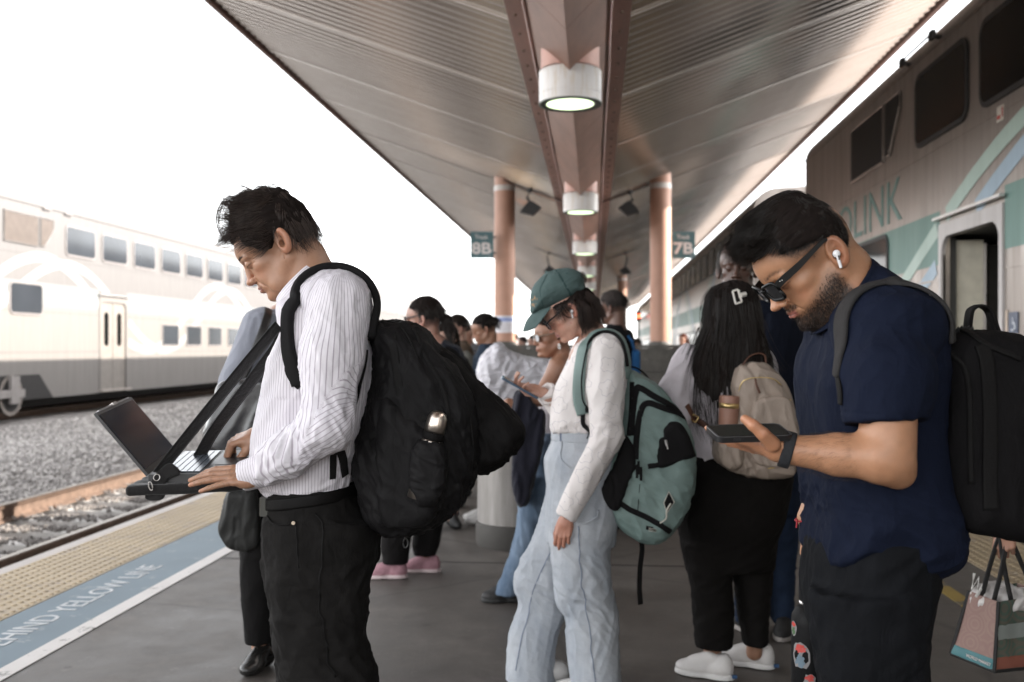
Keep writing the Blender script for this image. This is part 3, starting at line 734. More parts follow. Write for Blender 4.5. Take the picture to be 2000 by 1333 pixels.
b = MB(); b.box((-.003, yr(1970)-cy, 1.47), (-.012, yr(1967)-cy, 1.66)); b.build('door_button_plate', simple('button_plate', (.62, .50, .40), .4), trR)
# next carriages to the right
prevs = 19.9
for k, (L, lab) in enumerate(((25.5, 'second grey carriage on the right, behind the near one'), (25.5, 'third carriage on the right, far down the platform'))):
    u = [(prevs+3.2+1.64*q, prevs+4.6+1.64*q) for q in range(12)]
    l_ = [(prevs+6.6+1.64*q, prevs+8.0+1.64*q) for q in range(7)]
    rb = [(prevs+6, 10.2, 2.5, 1.05, .18, M_mint_r, prevs+.3, prevs+L-.3, 1), (prevs+5.2, 10.2, 2.5, 1.05, .18, M_sky_r, prevs+.3, prevs+L-.3, 0)]
    train_car('train_carriage', lab, -1, XR, prevs, prevs+L, -.0, u, l_, [(prevs+1.6, prevs+2.9)], [], [(prevs+4.4, prevs+5.7, .15, 2.37)], matsR, 'double deck train carriages', None, (2.13, 2.62), rb, .15, (prevs+2, prevs+4.4))
    prevs += L+.75
# dark gangway between the carriages
b = MB(); b.box((XR+.9, yend+.001, .4), (XR+2.1, 19.89, 2.6)); tag(b.build('gangway', M_under), 'dark gangway bellows between the two nearest right carriages', 'gangway')
# ------------------------------------------------------------------ implicit modelling: smooth unions of tapered limbs, turned into one continuous mesh
def A3(*v): return np.array(v, float)
def nrm(v): v = np.asarray(v, float); return v/(np.linalg.norm(v)+1e-12)
def smin(a, b, k):
    if k <= 0: return np.minimum(a, b)
    h = np.maximum(k-np.abs(a-b), 0)/k; return np.minimum(a, b)-h*h*h*k/6
def smax(a, b, k): return -smin(-a, -b, k)
def pcap(a, b, ra, rb, sq=None):
    a = np.asarray(a, float); b = np.asarray(b, float); ba = b-a; L2 = ba@ba+1e-12
    def f(P):
        t = np.clip(((P-a)@ba)/L2, 0, 1); q = P-a-t[:, None]*ba
        if sq is not None:                       # flatten: sq=(axis, factor>1 makes it thinner along axis)
            ax, k = sq; c = q@ax; q = q+np.outer(c*(k-1), ax)
        return np.sqrt((q*q).sum(1))-(ra+(rb-ra)*t)
    return f
def pell(c, r, R=None):
    c = np.asarray(c, float); r = np.asarray(r, float)
    def f(P):
        q = P-c
        if R is not None: q = q@R
        k0 = np.sqrt(((q/r)**2).sum(1)); k1 = np.sqrt(((q/(r*r))**2).sum(1))+1e-9
        return k0*(k0-1)/k1
    return f
def pbox(c, h, r=.005, R=None):
    c = np.asarray(c, float); h = np.asarray(h, float)-r
    def f(P):
        q = P-c
        if R is not None: q = q@R
        q = np.abs(q)-h; return np.sqrt((np.maximum(q, 0)**2).sum(1))+np.minimum(q.max(1), 0)-r
    return f
def cubic(x, xs, ys):
    """smooth monotone-ish interpolation"""
    xs = np.asarray(xs, float); ys = np.asarray(ys, float); n = len(xs)
    h = np.diff(xs); d = np.diff(ys)/h; m = np.zeros(n); m[0] = d[0]; m[-1] = d[-1]
    for i in range(1, n-1): m[i] = 0 if d[i-1]*d[i] <= 0 else 2*d[i-1]*d[i]/(d[i-1]+d[i])
    x = np.clip(x, xs[0], xs[-1]); i = np.clip(np.searchsorted(xs, x)-1, 0, n-2); t = (x-xs[i])/h[i]
    t2, t3 = t*t, t*t*t
    return (2*t3-3*t2+1)*ys[i]+(t3-2*t2+t)*h[i]*m[i]+(-2*t3+3*t2)*ys[i+1]+(t3-t2)*h[i]*m[i+1]
def pstack(rows, e=2.0, ax=2, capr=None, rot=None):
    """loft along axis ax: rows of (pos, c1, c2, r1, r2); e = superellipse exponent.
    ax=2: sections in x,y ; ax=0: sections in y,z ; ax=1: sections in x,z"""
    rows = sorted(rows); T = np.array(rows, float); o = [i for i in range(3) if i != ax]
    z0, z1 = T[0, 0], T[-1, 0]
    def f(P):
        z = P[:, ax]; c1, c2, r1, r2 = [cubic(z, T[:, 0], T[:, i]) for i in (1, 2, 3, 4)]
        u = (P[:, o[0]]-c1)/r1; v = (P[:, o[1]]-c2)/r2
        k = (np.abs(u)**e+np.abs(v)**e)**(1/e)
        m = np.minimum(r1, r2); d = (k-1)*m*(1+.0*k)
        # true distance is larger along the long axis far away: blend
        dz = np.maximum(z0-z, z-z1)
        return np.where(dz > 0, np.sqrt(np.maximum(d, 0)**2+dz**2), np.maximum(d, np.maximum(dz, -1e9) if capr is None else smax(d, dz, capr)))
    return f
def xform(f, M_):
    """evaluate f in a rotated/moved frame. M_: (R 3x3 columns = local axes in world, origin)"""
    R, o = M_
    return lambda P: f((P-o)@R)
class U:
    """a growing smooth union"""
    def __init__(s): s.l = []
    def add(s, f, k=.02): s.l.append((0, f, k)); return s
    def sub(s, f, k=.01): s.l.append((1, f, k)); return s
    def cut(s, f, k=.005): s.l.append((2, f, k)); return s
    def __call__(s, P):
        d = None
        for op, f, k in s.l:
            v = f(P)
            if d is None: d = v
            elif op == 0: d = smin(d, v, k)
            elif op == 1: d = smax(d, -v, k)
            else: d = smax(d, v, k)
        return d
def band_eval(fn, lo, n, h, slack=2.2):
    B = 4; nb = [int(math.ceil(x/B)) for x in n]
    g = [lo[i]+(np.arange(nb[i])*B+(B-1)/2)*h for i in range(3)]
    C = np.stack(np.meshgrid(*g, indexing='ij'), -1).reshape(-1, 3)
    cv = np.concatenate([fn(C[i:i+200000]) for i in range(0, len(C), 200000)]).reshape(nb)
    act = np.abs(cv) < h*B*.87*slack
    full = np.repeat(np.repeat(np.repeat(cv, B, 0), B, 1), B, 2).astype(np.float32)
    idx = np.argwhere(act)
    if len(idx):
        o = np.stack(np.meshgrid(*[np.arange(B)]*3, indexing='ij'), -1).reshape(-1, 3)
        I = (idx[:, None]*B+o[None]).reshape(-1, 3); P = np.asarray(lo)+I*h
        v = np.concatenate([fn(P[i:i+300000]) for i in range(0, len(P), 300000)])
        full[I[:, 0], I[:, 1], I[:, 2]] = v
    return full[:n[0], :n[1], :n[2]]
def nets(fn, lo, hi, h):
    """naive surface nets"""
    lo = np.asarray(lo, float); n = [int(math.ceil((hi[i]-lo[i])/h))+1 for i in range(3)]
    v = band_eval(fn, lo, n, h)
    v[0] = v[-1] = 1; v[:, 0] = v[:, -1] = 1; v[:, :, 0] = v[:, :, -1] = 1
    s = v < 0
    c = np.zeros([x-1 for x in n], np.int8)
    for i in (0, 1):
        for j in (0, 1):
            for k in (0, 1): c += s[i:n[0]-1+i, j:n[1]-1+j, k:n[2]-1+k]
    m = (c > 0) & (c < 8); I = np.argwhere(m); vid = -np.ones(m.shape, np.int64); vid[m] = np.arange(len(I))
    acc = np.zeros((len(I), 3)); cnt = np.zeros(len(I))
    cor = [(i, j, k) for i in (0, 1) for j in (0, 1) for k in (0, 1)]
    cv = {q: v[I[:, 0]+q[0], I[:, 1]+q[1], I[:, 2]+q[2]] for q in cor}
    for a in cor:
        for ax in range(3):
            if a[ax]: continue
            b = tuple(x+(1 if q == ax else 0) for q, x in enumerate(a)); va, vb = cv[a], cv[b]
            x = (va < 0) != (vb < 0); t = np.where(x, va/(va-vb+1e-20), 0)
            p = np.tile(np.array(a, float), (len(I), 1)); p[:, ax] += t
            acc += np.where(x[:, None], p, 0); cnt += x
    V = lo+(I+acc/cnt[:, None])*h
    Fs = []
    for ax in range(3):
        a1, a2 = (ax+1) % 3, (ax+2) % 3
        sl0 = [slice(None)]*3; sl1 = [slice(None)]*3; sl0[ax] = slice(0, n[ax]-1); sl1[ax] = slice(1, n[ax])
        s0, s1 = s[tuple(sl0)], s[tuple(sl1)]; E = np.argwhere(s0 != s1)
        E = E[(E[:, a1] > 0) & (E[:, a2] > 0) & (E[:, a1] < n[a1]-1) & (E[:, a2] < n[a2]-1)]
        if not len(E): continue
        ins = s0[E[:, 0], E[:, 1], E[:, 2]]
        def g(d1, d2):
            q = E.copy(); q[:, a1] -= d1; q[:, a2] -= d2; return vid[q[:, 0], q[:, 1], q[:, 2]]
        Q = np.stack([g(1, 1), g(0, 1), g(0, 0), g(1, 0)], -1)
        Q[~ins] = Q[~ins][:, ::-1]
        Fs.append(Q)
    F = np.concatenate(Fs)
    return V, F
def grad(fn, P, e=.0015):
    g = np.zeros_like(P)
    for i in range(3):
        d = np.zeros(3); d[i] = e; g[:, i] = fn(P+d)-fn(P-d)
    return g/(np.linalg.norm(g, axis=1, keepdims=True)+1e-12)
def snap(fn, P, off=0., it=6):
    P = np.array(P, float)
    for _ in range(it):
        v = fn(P)-off; P = P-grad(fn, P, .003)*v[:, None]*.85
    return P
# gradient noise
_rp = np.random.RandomState(11); _perm = np.r_[_rp.permutation(256), _rp.permutation(256)]; _perm = np.r_[_perm[:256], _perm[:256], _perm[:256]]
_gr = _rp.normal(size=(256, 3)); _gr /= np.linalg.norm(_gr, axis=1, keepdims=True)
def gnoise(P):
    P = np.asarray(P, float); i = np.floor(P).astype(int); f = P-i; u = f*f*f*(f*(f*6-15)+10); i &= 255
    r = 0
    for a in (0, 1):
        for b in (0, 1):
            for c in (0, 1):
                hsh = _perm[_perm[_perm[(i[:, 0]+a) & 255]+((i[:, 1]+b) & 255)]+((i[:, 2]+c) & 255)]
                g = _gr[hsh]; dt = (g*(f-np.array([a, b, c]))).sum(1)
                r = r+dt*(u[:, 0] if a else 1-u[:, 0])*(u[:, 1] if b else 1-u[:, 1])*(u[:, 2] if c else 1-u[:, 2])
    return r*1.6
def folds(P, along, wl=.05, stretch=4, seed=0, sharp=1.0, warp=.35):
    """cloth folds: ridges running along the direction(s) 'along' (3-vector or one per point)"""
    al = np.broadcast_to(np.asarray(along, float), P.shape); al = al/(np.linalg.norm(al, axis=1, keepdims=True)+1e-9)
    t = (P*al).sum(1)[:, None]; q = P-al*t*(1-1.0/stretch); q = q/wl+seed*7.3
    wv = np.stack([gnoise(q*.5+31), gnoise(q*.5+57), gnoise(q*.5+83)], -1); q = q+wv*warp*2
    n = gnoise(q); r = 1-2*np.abs(n)**.8
    return r*sharp+(1-sharp)*n
def frame_from(z, up=(0, 0, 1)):
    z = nrm(z); x = nrm(np.cross(up, z)); y = np.cross(z, x); return np.stack([x, y, z], 1)
def rotm(ax, deg):
    return np.array(Matrix.Rotation(math.radians(deg), 3, Vector(ax)))
def sdf_obj(name, fn, lo, hi, h, mat, parent, disp=None, attrs=None, clean=True):
    V, F = nets(fn, lo, hi, h)
    if disp is not None:
        G = grad(fn, V, h); V = V+G*disp(V)[:, None]
    at = {k: a(V) for k, a in attrs.items()} if attrs else None
    return link(name, pmesh(name, V, F, True, attrs=at), mat, parent)
def join_mesh(parts):
    """several (V,F,attrs) into one"""
    Vs, Fs, at, n = [], [], {}, 0
    for V, F, a in parts:
        Vs.append(V); Fs.append(F+n); n += len(V)
        for k, x in a.items(): at.setdefault(k, []).append(x)
    return np.vstack(Vs), np.vstack(Fs), {k: np.concatenate(x) for k, x in at.items()}
# strands
def strands(name, roots, step, nseg, seg, rad, mat, parent, taper=.25, seed=1):
    """roots (N,3); step(P,i,rs)->unit direction; seg length per strand array or scalar"""
    rs = np.random.RandomState(seed); Pp = np.array(roots, float); N_ = len(Pp); pts = [Pp]
    seg = np.broadcast_to(np.asarray(seg, float), (N_,))
    for i in range(nseg):
        d = step(pts[-1], i, rs); d = d/(np.linalg.norm(d, axis=1, keepdims=True)+1e-9); pts.append(pts[-1]+d*seg[:, None])
    return tubes(name, np.stack(pts, 1), rad, mat, parent, taper)
def tubes(name, P, rad, mat, parent, taper=.25):
    """P (N,M,3) polylines to thin three sided tubes"""
    N_, M_, _ = P.shape
    T = np.gradient(P, axis=1); T /= np.linalg.norm(T, axis=2, keepdims=True)+1e-9
    ref = np.array([.31, .67, .23]); u = np.cross(T, ref); u /= np.linalg.norm(u, axis=2, keepdims=True)+1e-9; v = np.cross(T, u)
    s = np.linspace(0, 1, M_); rr = np.asarray(rad, float)*np.ones(N_); r = rr[:, None]*(1-(1-taper)*s[None]**1.5)
    rings = [P+r[..., None]*(math.cos(a)*u+math.sin(a)*v) for a in (0, 2*PI/3, 4*PI/3)]
    V = np.stack(rings, 2).reshape(-1, 3)
    b = (np.arange(N_)[:, None]*M_+np.arange(M_-1)[None]).reshape(-1)*3
    F = np.concatenate([np.stack([b+k, b+(k+1) % 3, b+3+(k+1) % 3, b+3+k], -1) for k in range(3)])
    return link(name, pmesh(name, V, F, True), mat, parent)
def ribbon(name, C, Nn, w, th, mat, parent, closed=False):
    """a strap: centre points C, surface normals Nn, width(s) w, thickness th; one mesh"""
    C = np.asarray(C, float); Nn = np.asarray(Nn, float); n = len(C); w = np.broadcast_to(np.asarray(w, float), (n,))
    T = np.gradient(C, axis=0); T /= np.linalg.norm(T, axis=1, keepdims=True)+1e-9
    S = np.cross(T, Nn); S /= np.linalg.norm(S, axis=1, keepdims=True)+1e-9; Nn = np.cross(S, T)
    prof = [(-.5, 0), (-.47, .8), (-.3, 1), (.3, 1), (.47, .8), (.5, 0), (.3, -.15), (-.3, -.15)]; m = len(prof)
    V = np.stack([C+S*(a*w)[:, None]+Nn*(b*th) for a, b in prof], 1).reshape(-1, 3)
    F = [(i*m+k, i*m+(k+1) % m, (i+1)*m+(k+1) % m, (i+1)*m+k) for i in range(n-1) for k in range(m)]
    F = [f[::-1] for f in F]+[tuple(range(m)), tuple(range(n*m-1, (n-1)*m-1, -1))]
    return link(name, pmesh(name, V, F, True), mat, parent)
def spline(pts, n=40):
    """smooth curve through points (rows may carry extra columns)"""
    P = np.array(pts, float); m = len(P); t = np.r_[0, np.cumsum(np.sqrt(np.linalg.norm(np.diff(P[:, :3], axis=0), axis=1)))]
    # natural-ish Catmull-Rom, non uniform
    M_ = np.zeros_like(P)
    for i in range(m):
        a, b = max(i-1, 0), min(i+1, m-1); M_[i] = (P[b]-P[a])/(t[b]-t[a])
    x = np.linspace(0, t[-1], n); i = np.clip(np.searchsorted(t, x, 'right')-1, 0, m-2); hh = (t[i+1]-t[i]); u = ((x-t[i])/hh)[:, None]; hh = hh[:, None]
    return (2*u**3-3*u**2+1)*P[i]+(u**3-2*u**2+u)*hh*M_[i]+(-2*u**3+3*u**2)*P[i+1]+(u**3-u**2)*hh*M_[i+1]
def strap_on(name, fn, pts, w, th, mat, parent, off=.002, n=50, side=None):
    """a strap laid on the surface of fn through the points"""
    C = spline(pts, n); C = snap(fn, C, off); 
    for _ in range(2): C[1:-1] = (C[:-2]+2*C[1:-1]+C[2:])/4
    C = snap(fn, C, off, 3) 
    return ribbon(name, C, grad(fn, C, .006), w, th, mat, parent)

# ------------------------------------------------------------------ head
class Head:
    """head in its own frame: +x out of the face, z up, y sideways; origin at eye level in the middle of the skull. metres for a 0.235 m head, scaled by s.
    centre c, pitch = how far the face looks down (degrees), yaw = turn from facing the viewer's left"""
    def __init__(s, c, pitch=0, sc=1.0, yaw=0, roll=0, fem=False, profile=None, nose=1.0, jaw=1.0, neck_to=None, neck_r=.056, fat=0, sock=1.0, lips=1.0, brow=1.0, closed=True, chin=0., smile=0., ear_at=None, ear_x=-.012, age=0):
        s.c = np.asarray(c, float) if c is not None else None; s.sc = sc
        # local x -> viewer's left (-X), z -> up, then pitched down
        R0 = np.stack([[-1, 0, 0], [0, -1, 0], [0, 0, 1]], 1).astype(float)
        s.R = rotm((0, 0, 1), yaw)@rotm((0, 1, 0), -pitch)@rotm((1, 0, 0), roll)@R0
        if ear_at is not None: s.c = np.asarray(ear_at, float)-s.R@(A3(-.012, .083, -.018)*sc)
        s.fem = fem; u = U(); f = .92 if fem else 1.0
        B = brow
        u.add(pell((-.012, 0, .028), (.094, .075, .086)))                     # skull
        u.add(pell((.036, 0, .030), (.066, .062, .060)), .03)                # forehead
        u.add(pell((-.045, 0, .0), (.055, .062, .06)), .03)                  # occiput
        u.add(pell((.036, 0, -.045), (.060, .052+fat*.5, .066)), .03)             # face mass
        for y in (-1, 1):
            u.add(pcap((-.008, y*.052, -.055), (.058, y*.022, -.098), .017*jaw+fat*.6, .019*jaw+fat*.4), .035)   # jaw
            u.add(pell((.050, y*.040, -.024), (.026, .020, .018)), .022)     # cheekbone
            u.add(pcap((.0905, y*.012, .018), (.0755, y*.046, .013), .0085*B, .008*B), .012)   # brow ridge
            u.add(pell((.058, y*.030, -.060), (.028, .020, .024)), .022)     # cheek
        u.add(pell((.086+chin, 0, -.098), (.017, .021*jaw, .015)), .024)          # chin
        u.add(pell((.030, 0, -.098), (.05, .032, .017)), .03)                # under the chin
        u.add(pell((.084, 0, -.064), (.019, .028, .022)), .016)              # muzzle
        for y in (-1, 1): u.sub(pell((.100, y*.031, -.001), (.017*sock, .0175, .0115)), .012)
        for y in (-1, 1): u.add(pell((.0800, y*.0305, -.002), (.0135, .0145, .0125)), .004)   # eyeball under the lids
        # nose
        n_ = nose
        u.add(pcap((.0935, 0, .010), (.1085+.006*(n_-1), 0, -.030), .0068, .0088*n_), .010)
        u.add(pell((.111+.006*(n_-1), 0, -.034), (.0125*n_, .0108*n_, .0098)), .008)
        for y in (-1, 1): u.add(pell((.1015, y*.0125*n_, -.038), (.0105, .0068*n_, .0078)), .006)
        for y in (-1, 1): u.sub(pell((.108, y*.0062*n_, -.0465), (.0055, .0036, .0045)), .003)
        u.add(pell((.098, 0, -.051), (.006, .005, .008)), .008)
        # lips
        l = lips
        for y in (-1, 1):
            u.add(pcap((.1035, 0, -.0612), (.092, y*.021, -.0665+smile*.5), .0047*l, .0024), .004)
        u.add(pcap((.1015, -.009, -.0725), (.1015, .009, -.0725), .0055*l, .0055*l), .004)
        for y in (-1, 1): u.add(pcap((.1015, y*.007, -.0725), (.091, y*.021, -.0680+smile*.5), .005*l, .0024), .004)
        u.sub(pcap((.1085, -.012, -.0670), (.1085, .012, -.0670), .0016, .0016), .003)
        for y in (-1, 1): u.sub(pcap((.1080, y*.010, -.0670), (.0945, y*.026, -.0680+smile), .0017, .0015), .003)
        u.sub(pell((.107, 0, -.0845), (.008, .017, .006)), .010)
        # naso-labial fold
        for y in (-1, 1): u.sub(pcap((.0975, y*.0195, -.040), (.088, y*.033, -.068), .0016, .0014), .007)
        if age:
            for y in (-1, 1):
                u.sub(pcap((.100, y*.0205, -.040), (.079, y*.040, -.082), .0020*age, .0018*age), .011)
                u.sub(pcap((.062, y*.052, -.004), (.072, y*.047, .004), .0007*age, .0007*age), .003); u.sub(pcap((.060, y*.053, -.012), (.074, y*.046, -.010), .0008*age, .0008*age), .004)
                u.add(pell((.052, y*.044, -.088), (.022, .014, .020)), .02)
                u.sub(pcap((-.005, y*.070, -.050), (.010, y*.056, -.105), .0016*age, .002*age), .008)
            for zz in (.050, .060): u.sub(pcap((.1035, -.025, zz), (.1035, .025, zz), .0008*age, .0008*age), .003)
        # upper lid crease and lash line
        for y in (-1, 1):
            zc = -.004 if closed else -.001
            for k in range(4):
                a0, a1 = (k-2)*.33, (k-1)*.33
                q = lambda a: (.0800+.0142*math.cos(a), y*(.0305+.0150*math.sin(a)), zc-.0035*math.cos(a))
                u.sub(pcap(q(a0), q(a1), .0009, .0009), .0012)
                q2 = lambda a: (.0800+.0135*math.cos(a), y*(.0305+.0155*math.sin(a)), .0065-.001*math.cos(a))
                u.sub(pcap(q2(a0), q2(a1), .0010, .0010), .0025)
        # ears
        for y in (-1, 1):
            E = rotm((0, 1, 0), -12)@rotm((0, 0, 1), y*-22)
            e = U(); e.add(pell((-.001, 0, 0), (.0205, .0105, .0345))).add(pell((.004, 0, -.024), (.0105, .0060, .0100)), .006)
            e.sub(pell((.0020, y*.0115, .003), (.0150, .0100, .0275)), .003)
            e.add(pcap((-.0075, y*.002, .017), (-.0085, y*.003, -.010), .0034, .0030), .005)      # antihelix
            e.add(pcap((.002, y*.001, .010), (-.007, y*.002, .016), .0024, .0026), .004)
            e.add(pell((.0125, y*.0025, -.005), (.0042, .0038, .0062)), .003)                     # tragus
            e.sub(pell((.0035, y*.001, -.006), (.0072, .0110, .0095)), .002)                       # concha
            u.add(xform(e, (E, A3(ear_x, y*.080, -.018))), .006); s.ear_x = ear_x
        s.uh = u
        s.fn = xform(lambda P: u(P/sc)*sc, (s.R, s.c))
        s.neck = None
    def w(s, x, y, z): return s.c+s.R@(np.array([x, y, z], float)*s.sc)
    def loc(s, P): return ((P-s.c)@s.R)/s.sc
    def add_neck(s, base, r0=.058, r1=.066, k=.03, front=None, lower=-.075):
        u = U(); u.add(s.fn); u.add(pcap(s.w(-.032, 0, lower), base, r0*s.sc, r1*s.sc), k)
        if front is not None: u.add(pcap(s.w(.03, 0, -.085), front, .032*s.sc, .04*s.sc), .03)
        s.full = u; return u
    def bounds(s, m=.15): return s.c-m*s.sc, s.c+m*s.sc
def head_color(H, skin, lip=None, brow=(.03, .02, .015), beard=None, stubble=0, browk=1.0, fade=None, red=.10):
    """natural skin colouring: lips, eyebrows, beard shadow, redder nose/ears"""
    skin = np.array(skin, float); lip = np.array(lip if lip is not None else skin*np.array([.85, .55, .5]))
    def f(V):
        q = H.loc(V); x, y, z = q.T; ay = np.abs(y); C = np.tile(skin, (len(V), 1))
        n = gnoise(q*55)*.5+gnoise(q*140)*.5; C *= (1+.07*n)[:, None]
        r = np.exp(-((x-.108)**2+y**2+(z+.036)**2)/.015**2)+.8*np.exp(-(np.maximum(0, ay-.078)-.01)**2/.008**2)*(ay > .074)+.5*np.exp(-((x-.07)**2+(ay-.042)**2+(z+.04)**2)/.02**2)
        C = C*(1+np.outer(r, [red*1.2, -red, -red*1.3]))
        m = np.exp(-((z+.0672)/.0085)**4)*np.clip((.024-ay)/.005, 0, 1)*np.clip((x-.094+.25*ay)/.004, 0, 1)
        C = C*(1-m[:, None])+lip*m[:, None]
        d = (z+.0672)/.0013; ml = np.exp(-d*d)*np.clip((.026-ay)/.004, 0, 1)*(x > .085); C *= (1-.6*ml)[:, None]
        # lash line
        th = np.abs(z-(-.004-.0035*np.cos(np.clip((ay-.0305)/.015, -1.5, 1.5)))); ll = np.exp(-(th/.0011)**2)*(np.abs(ay-.0305) < .0155)*(x > .07); C *= (1-.75*ll)[:, None]
        if brow is not None:
            zb = .0235+.004*np.exp(-((ay-.037)/.012)**2)-.10*np.maximum(0, ay-.045)
            m = np.exp(-((z-zb)/.0042)**2*(1+np.maximum(0, ay-.03)*18))*np.clip((ay-.009)/.006, 0, 1)*np.clip((.056-ay)/.008, 0, 1)*(x > .04)*.85*browk*(.75+.5*gnoise(q*np.array([300, 200, 300])))
            m = np.clip(m, 0, .9); C = C*(1-m[:, None])+np.array(brow)*m[:, None]
        if beard is not None:
            m = np.clip(beard(q), 0, 1)*(.85+.3*gnoise(q*260)); m = np.clip(m, 0, 1)[:, None]; C = C*(1-m)+np.array([.018, .012, .009])*m
        if fade is not None:
            m = np.clip(fade(q), 0, 1)[:, None]; C = C*(1-m)+np.array([.02, .015, .012])*m
        return np.clip(C, 0, 1)
    return f
def m_skin(name, rough=.42, sss=.10, bump=.30):
    n = N(name); at = n.n('Attribute', attribute_name='col'); v = n.coord()
    n.set(Base_Color=n.mix(n.math('MULTIPLY', n.noise(v, 75, 6, .75), .50), at.outputs[0], n.mix(.5, at.outputs[0], (.30, .10, .06), 'MULTIPLY')), Roughness=rough)
    n.b.inputs['Subsurface Weight'].default_value = sss; n.b.inputs['Subsurface Radius'].default_value = (1, .35, .2); n.b.inputs['Subsurface Scale'].default_value = .006
    n.bump(n.math('ADD', n.noise(v, 420, 3, .6), n.math('MULTIPLY', n.noise(v, 110, 3, .6), .8)), bump, .0012); return n.m
M_skin = m_skin('skin')

# ------------------------------------------------------------------ hand
def hand(u, wrist, fwd, back, mir=1, curl=(20, 20, 20, 20), thumb=(35, 25, 10, 10), spread=6, s=1.0, k=.006, tpts=None, wrist_r=.026):
    """adds a hand to union u. fwd: wrist->fingers, back: out of the back of the hand, thumb towards side = mir*(fwd x back).
    curl: degrees at each finger's knuckle (number or (mcp,pip,dip)); thumb=(out,fwd lift towards palm,bend1,bend2)"""
    if not isinstance(curl, (tuple, list)): curl = (curl,)*4
    fwd = nrm(fwd); back = nrm(back-np.dot(back, fwd)*fwd); side = np.cross(fwd, back)*mir       # side: towards the thumb
    o = np.asarray(wrist, float); L = lambda x, y, z: o+s*(fwd*x+side*y+back*z)
    u.add(pcap(L(-.01, 0, 0), L(.03, .002, 0), wrist_r*s, .028*s, (back, 1.5)), .012)
    ys = (.0265, .0085, -.0095, -.0265); xs = (.088, .092, .087, .078)
    for y, x in zip(ys, xs): u.add(pcap(L(.018, y*.62, -.001), L(x-.006, y, 0), .0155*s, .0112*s, (back, 1.25)), .012)
    u.add(pell(L(.048, .018, -.010), (.026*s, .02*s, .015*s), np.stack([fwd, side, back], 1)), .014)      # thenar
    u.add(pell(L(.045, -.022, -.008), (.028*s, .015*s, .014*s), np.stack([fwd, side, back], 1)), .012)
    lens = ((.043, .027, .022), (.047, .031, .024), (.044, .029, .023), (.034, .022, .020)); rr = ((.0098, .0084, .0072), (.0098, .0086, .0074), (.0094, .0082, .0070), (.0084, .0072, .0062))
    tips = []
    for i in range(4):
        c = curl[i]; c = c if isinstance(c, (tuple, list)) else (c, c*1.1, c*.7)
        a = 0; p = L(xs[i], ys[i], 0); sp = math.radians((1.5-i)*spread)
        dirx = fwd*math.cos(sp)+side*math.sin(sp)
        for j in range(3):
            a += math.radians(c[j]); d = dirx*math.cos(a)-back*math.sin(a); q = p+d*lens[i][j]*s
            u.add(pcap(p, q, rr[i][j]*s*1.02, (rr[i][j+1] if j < 2 else rr[i][2]*.82)*s), k if j == 0 else .003); p = q
        tips.append(p)
    if tpts is not None:
        for i in range(len(tpts)-1): u.add(pcap(tpts[i][0], tpts[i+1][0], tpts[i][1], tpts[i+1][1]), .012 if i == 0 else .005)
        return tips
    o1, o2, b1, b2 = [math.radians(x) for x in thumb]
    p = L(.022, .020, -.006); dt = fwd*math.cos(o1)+side*math.sin(o1); dt = dt*math.cos(o2)-back*math.sin(o2)
    q = p+dt*.044*s; u.add(pcap(p, q, .0155*s, .0115*s), .012)
    d = nrm(dt); 
    for ang, ln, r0, r1 in ((b1, .034, .0112, .0098), (b2, .027, .0098, .0075)):
        d = nrm(d*math.cos(ang)-side*math.sin(ang)*.8-back*math.sin(ang)*.3+fwd*math.sin(ang)*.5); p = q; q = p+d*ln*s; u.add(pcap(p, q, r0*s, r1*s), .005)
    tips.append(q)
    return tips
# cloth materials
def m_cloth(name, c, rough=.85, var=.15, weave=900, bump=.25, sheen=.2, attr=False, extra=None):
    n = N(name); v = n.coord(); f = n.noise(v, 7, 5, .6)
    base = n.ramp(f, [(.3, tuple(x*(1-var) for x in c)), (.7, tuple(min(1, x*(1+var)) for x in c))])
    if extra: base = extra(n, v, base)
    n.set(Base_Color=base, Roughness=rough); n.b.inputs['Sheen Weight'].default_value = sheen; n.b.inputs['Specular IOR Level'].default_value = .12 if max(c) < .1 else .25
    nb = n.bump(n.noise(n.coord(scale=(1, 1, .45)), 26, 5, .62, .8), .55, .009)
    n.bump(n.math('ADD', n.noise(v, weave, 2, .5), n.math('MULTIPLY', n.noise(v, 60, 4, .6), .8)), bump, .0015, nb); return n.m
def m_hair(name, c, rough=.42):
    n = N(name); g = n.n('NewGeometry'); v = n.coord()
    k = n.math('ADD', n.math('MULTIPLY', g.outputs['Random Per Island'], .6), n.math('MULTIPLY', n.noise(v, 60, 3), .5))
    n.set(Base_Color=n.ramp(k, [(.2, tuple(x*.55 for x in c)), (.8, tuple(min(1, x*1.7) for x in c))]), Roughness=rough); n.b.inputs['Specular IOR Level'].default_value = .35; return n.m

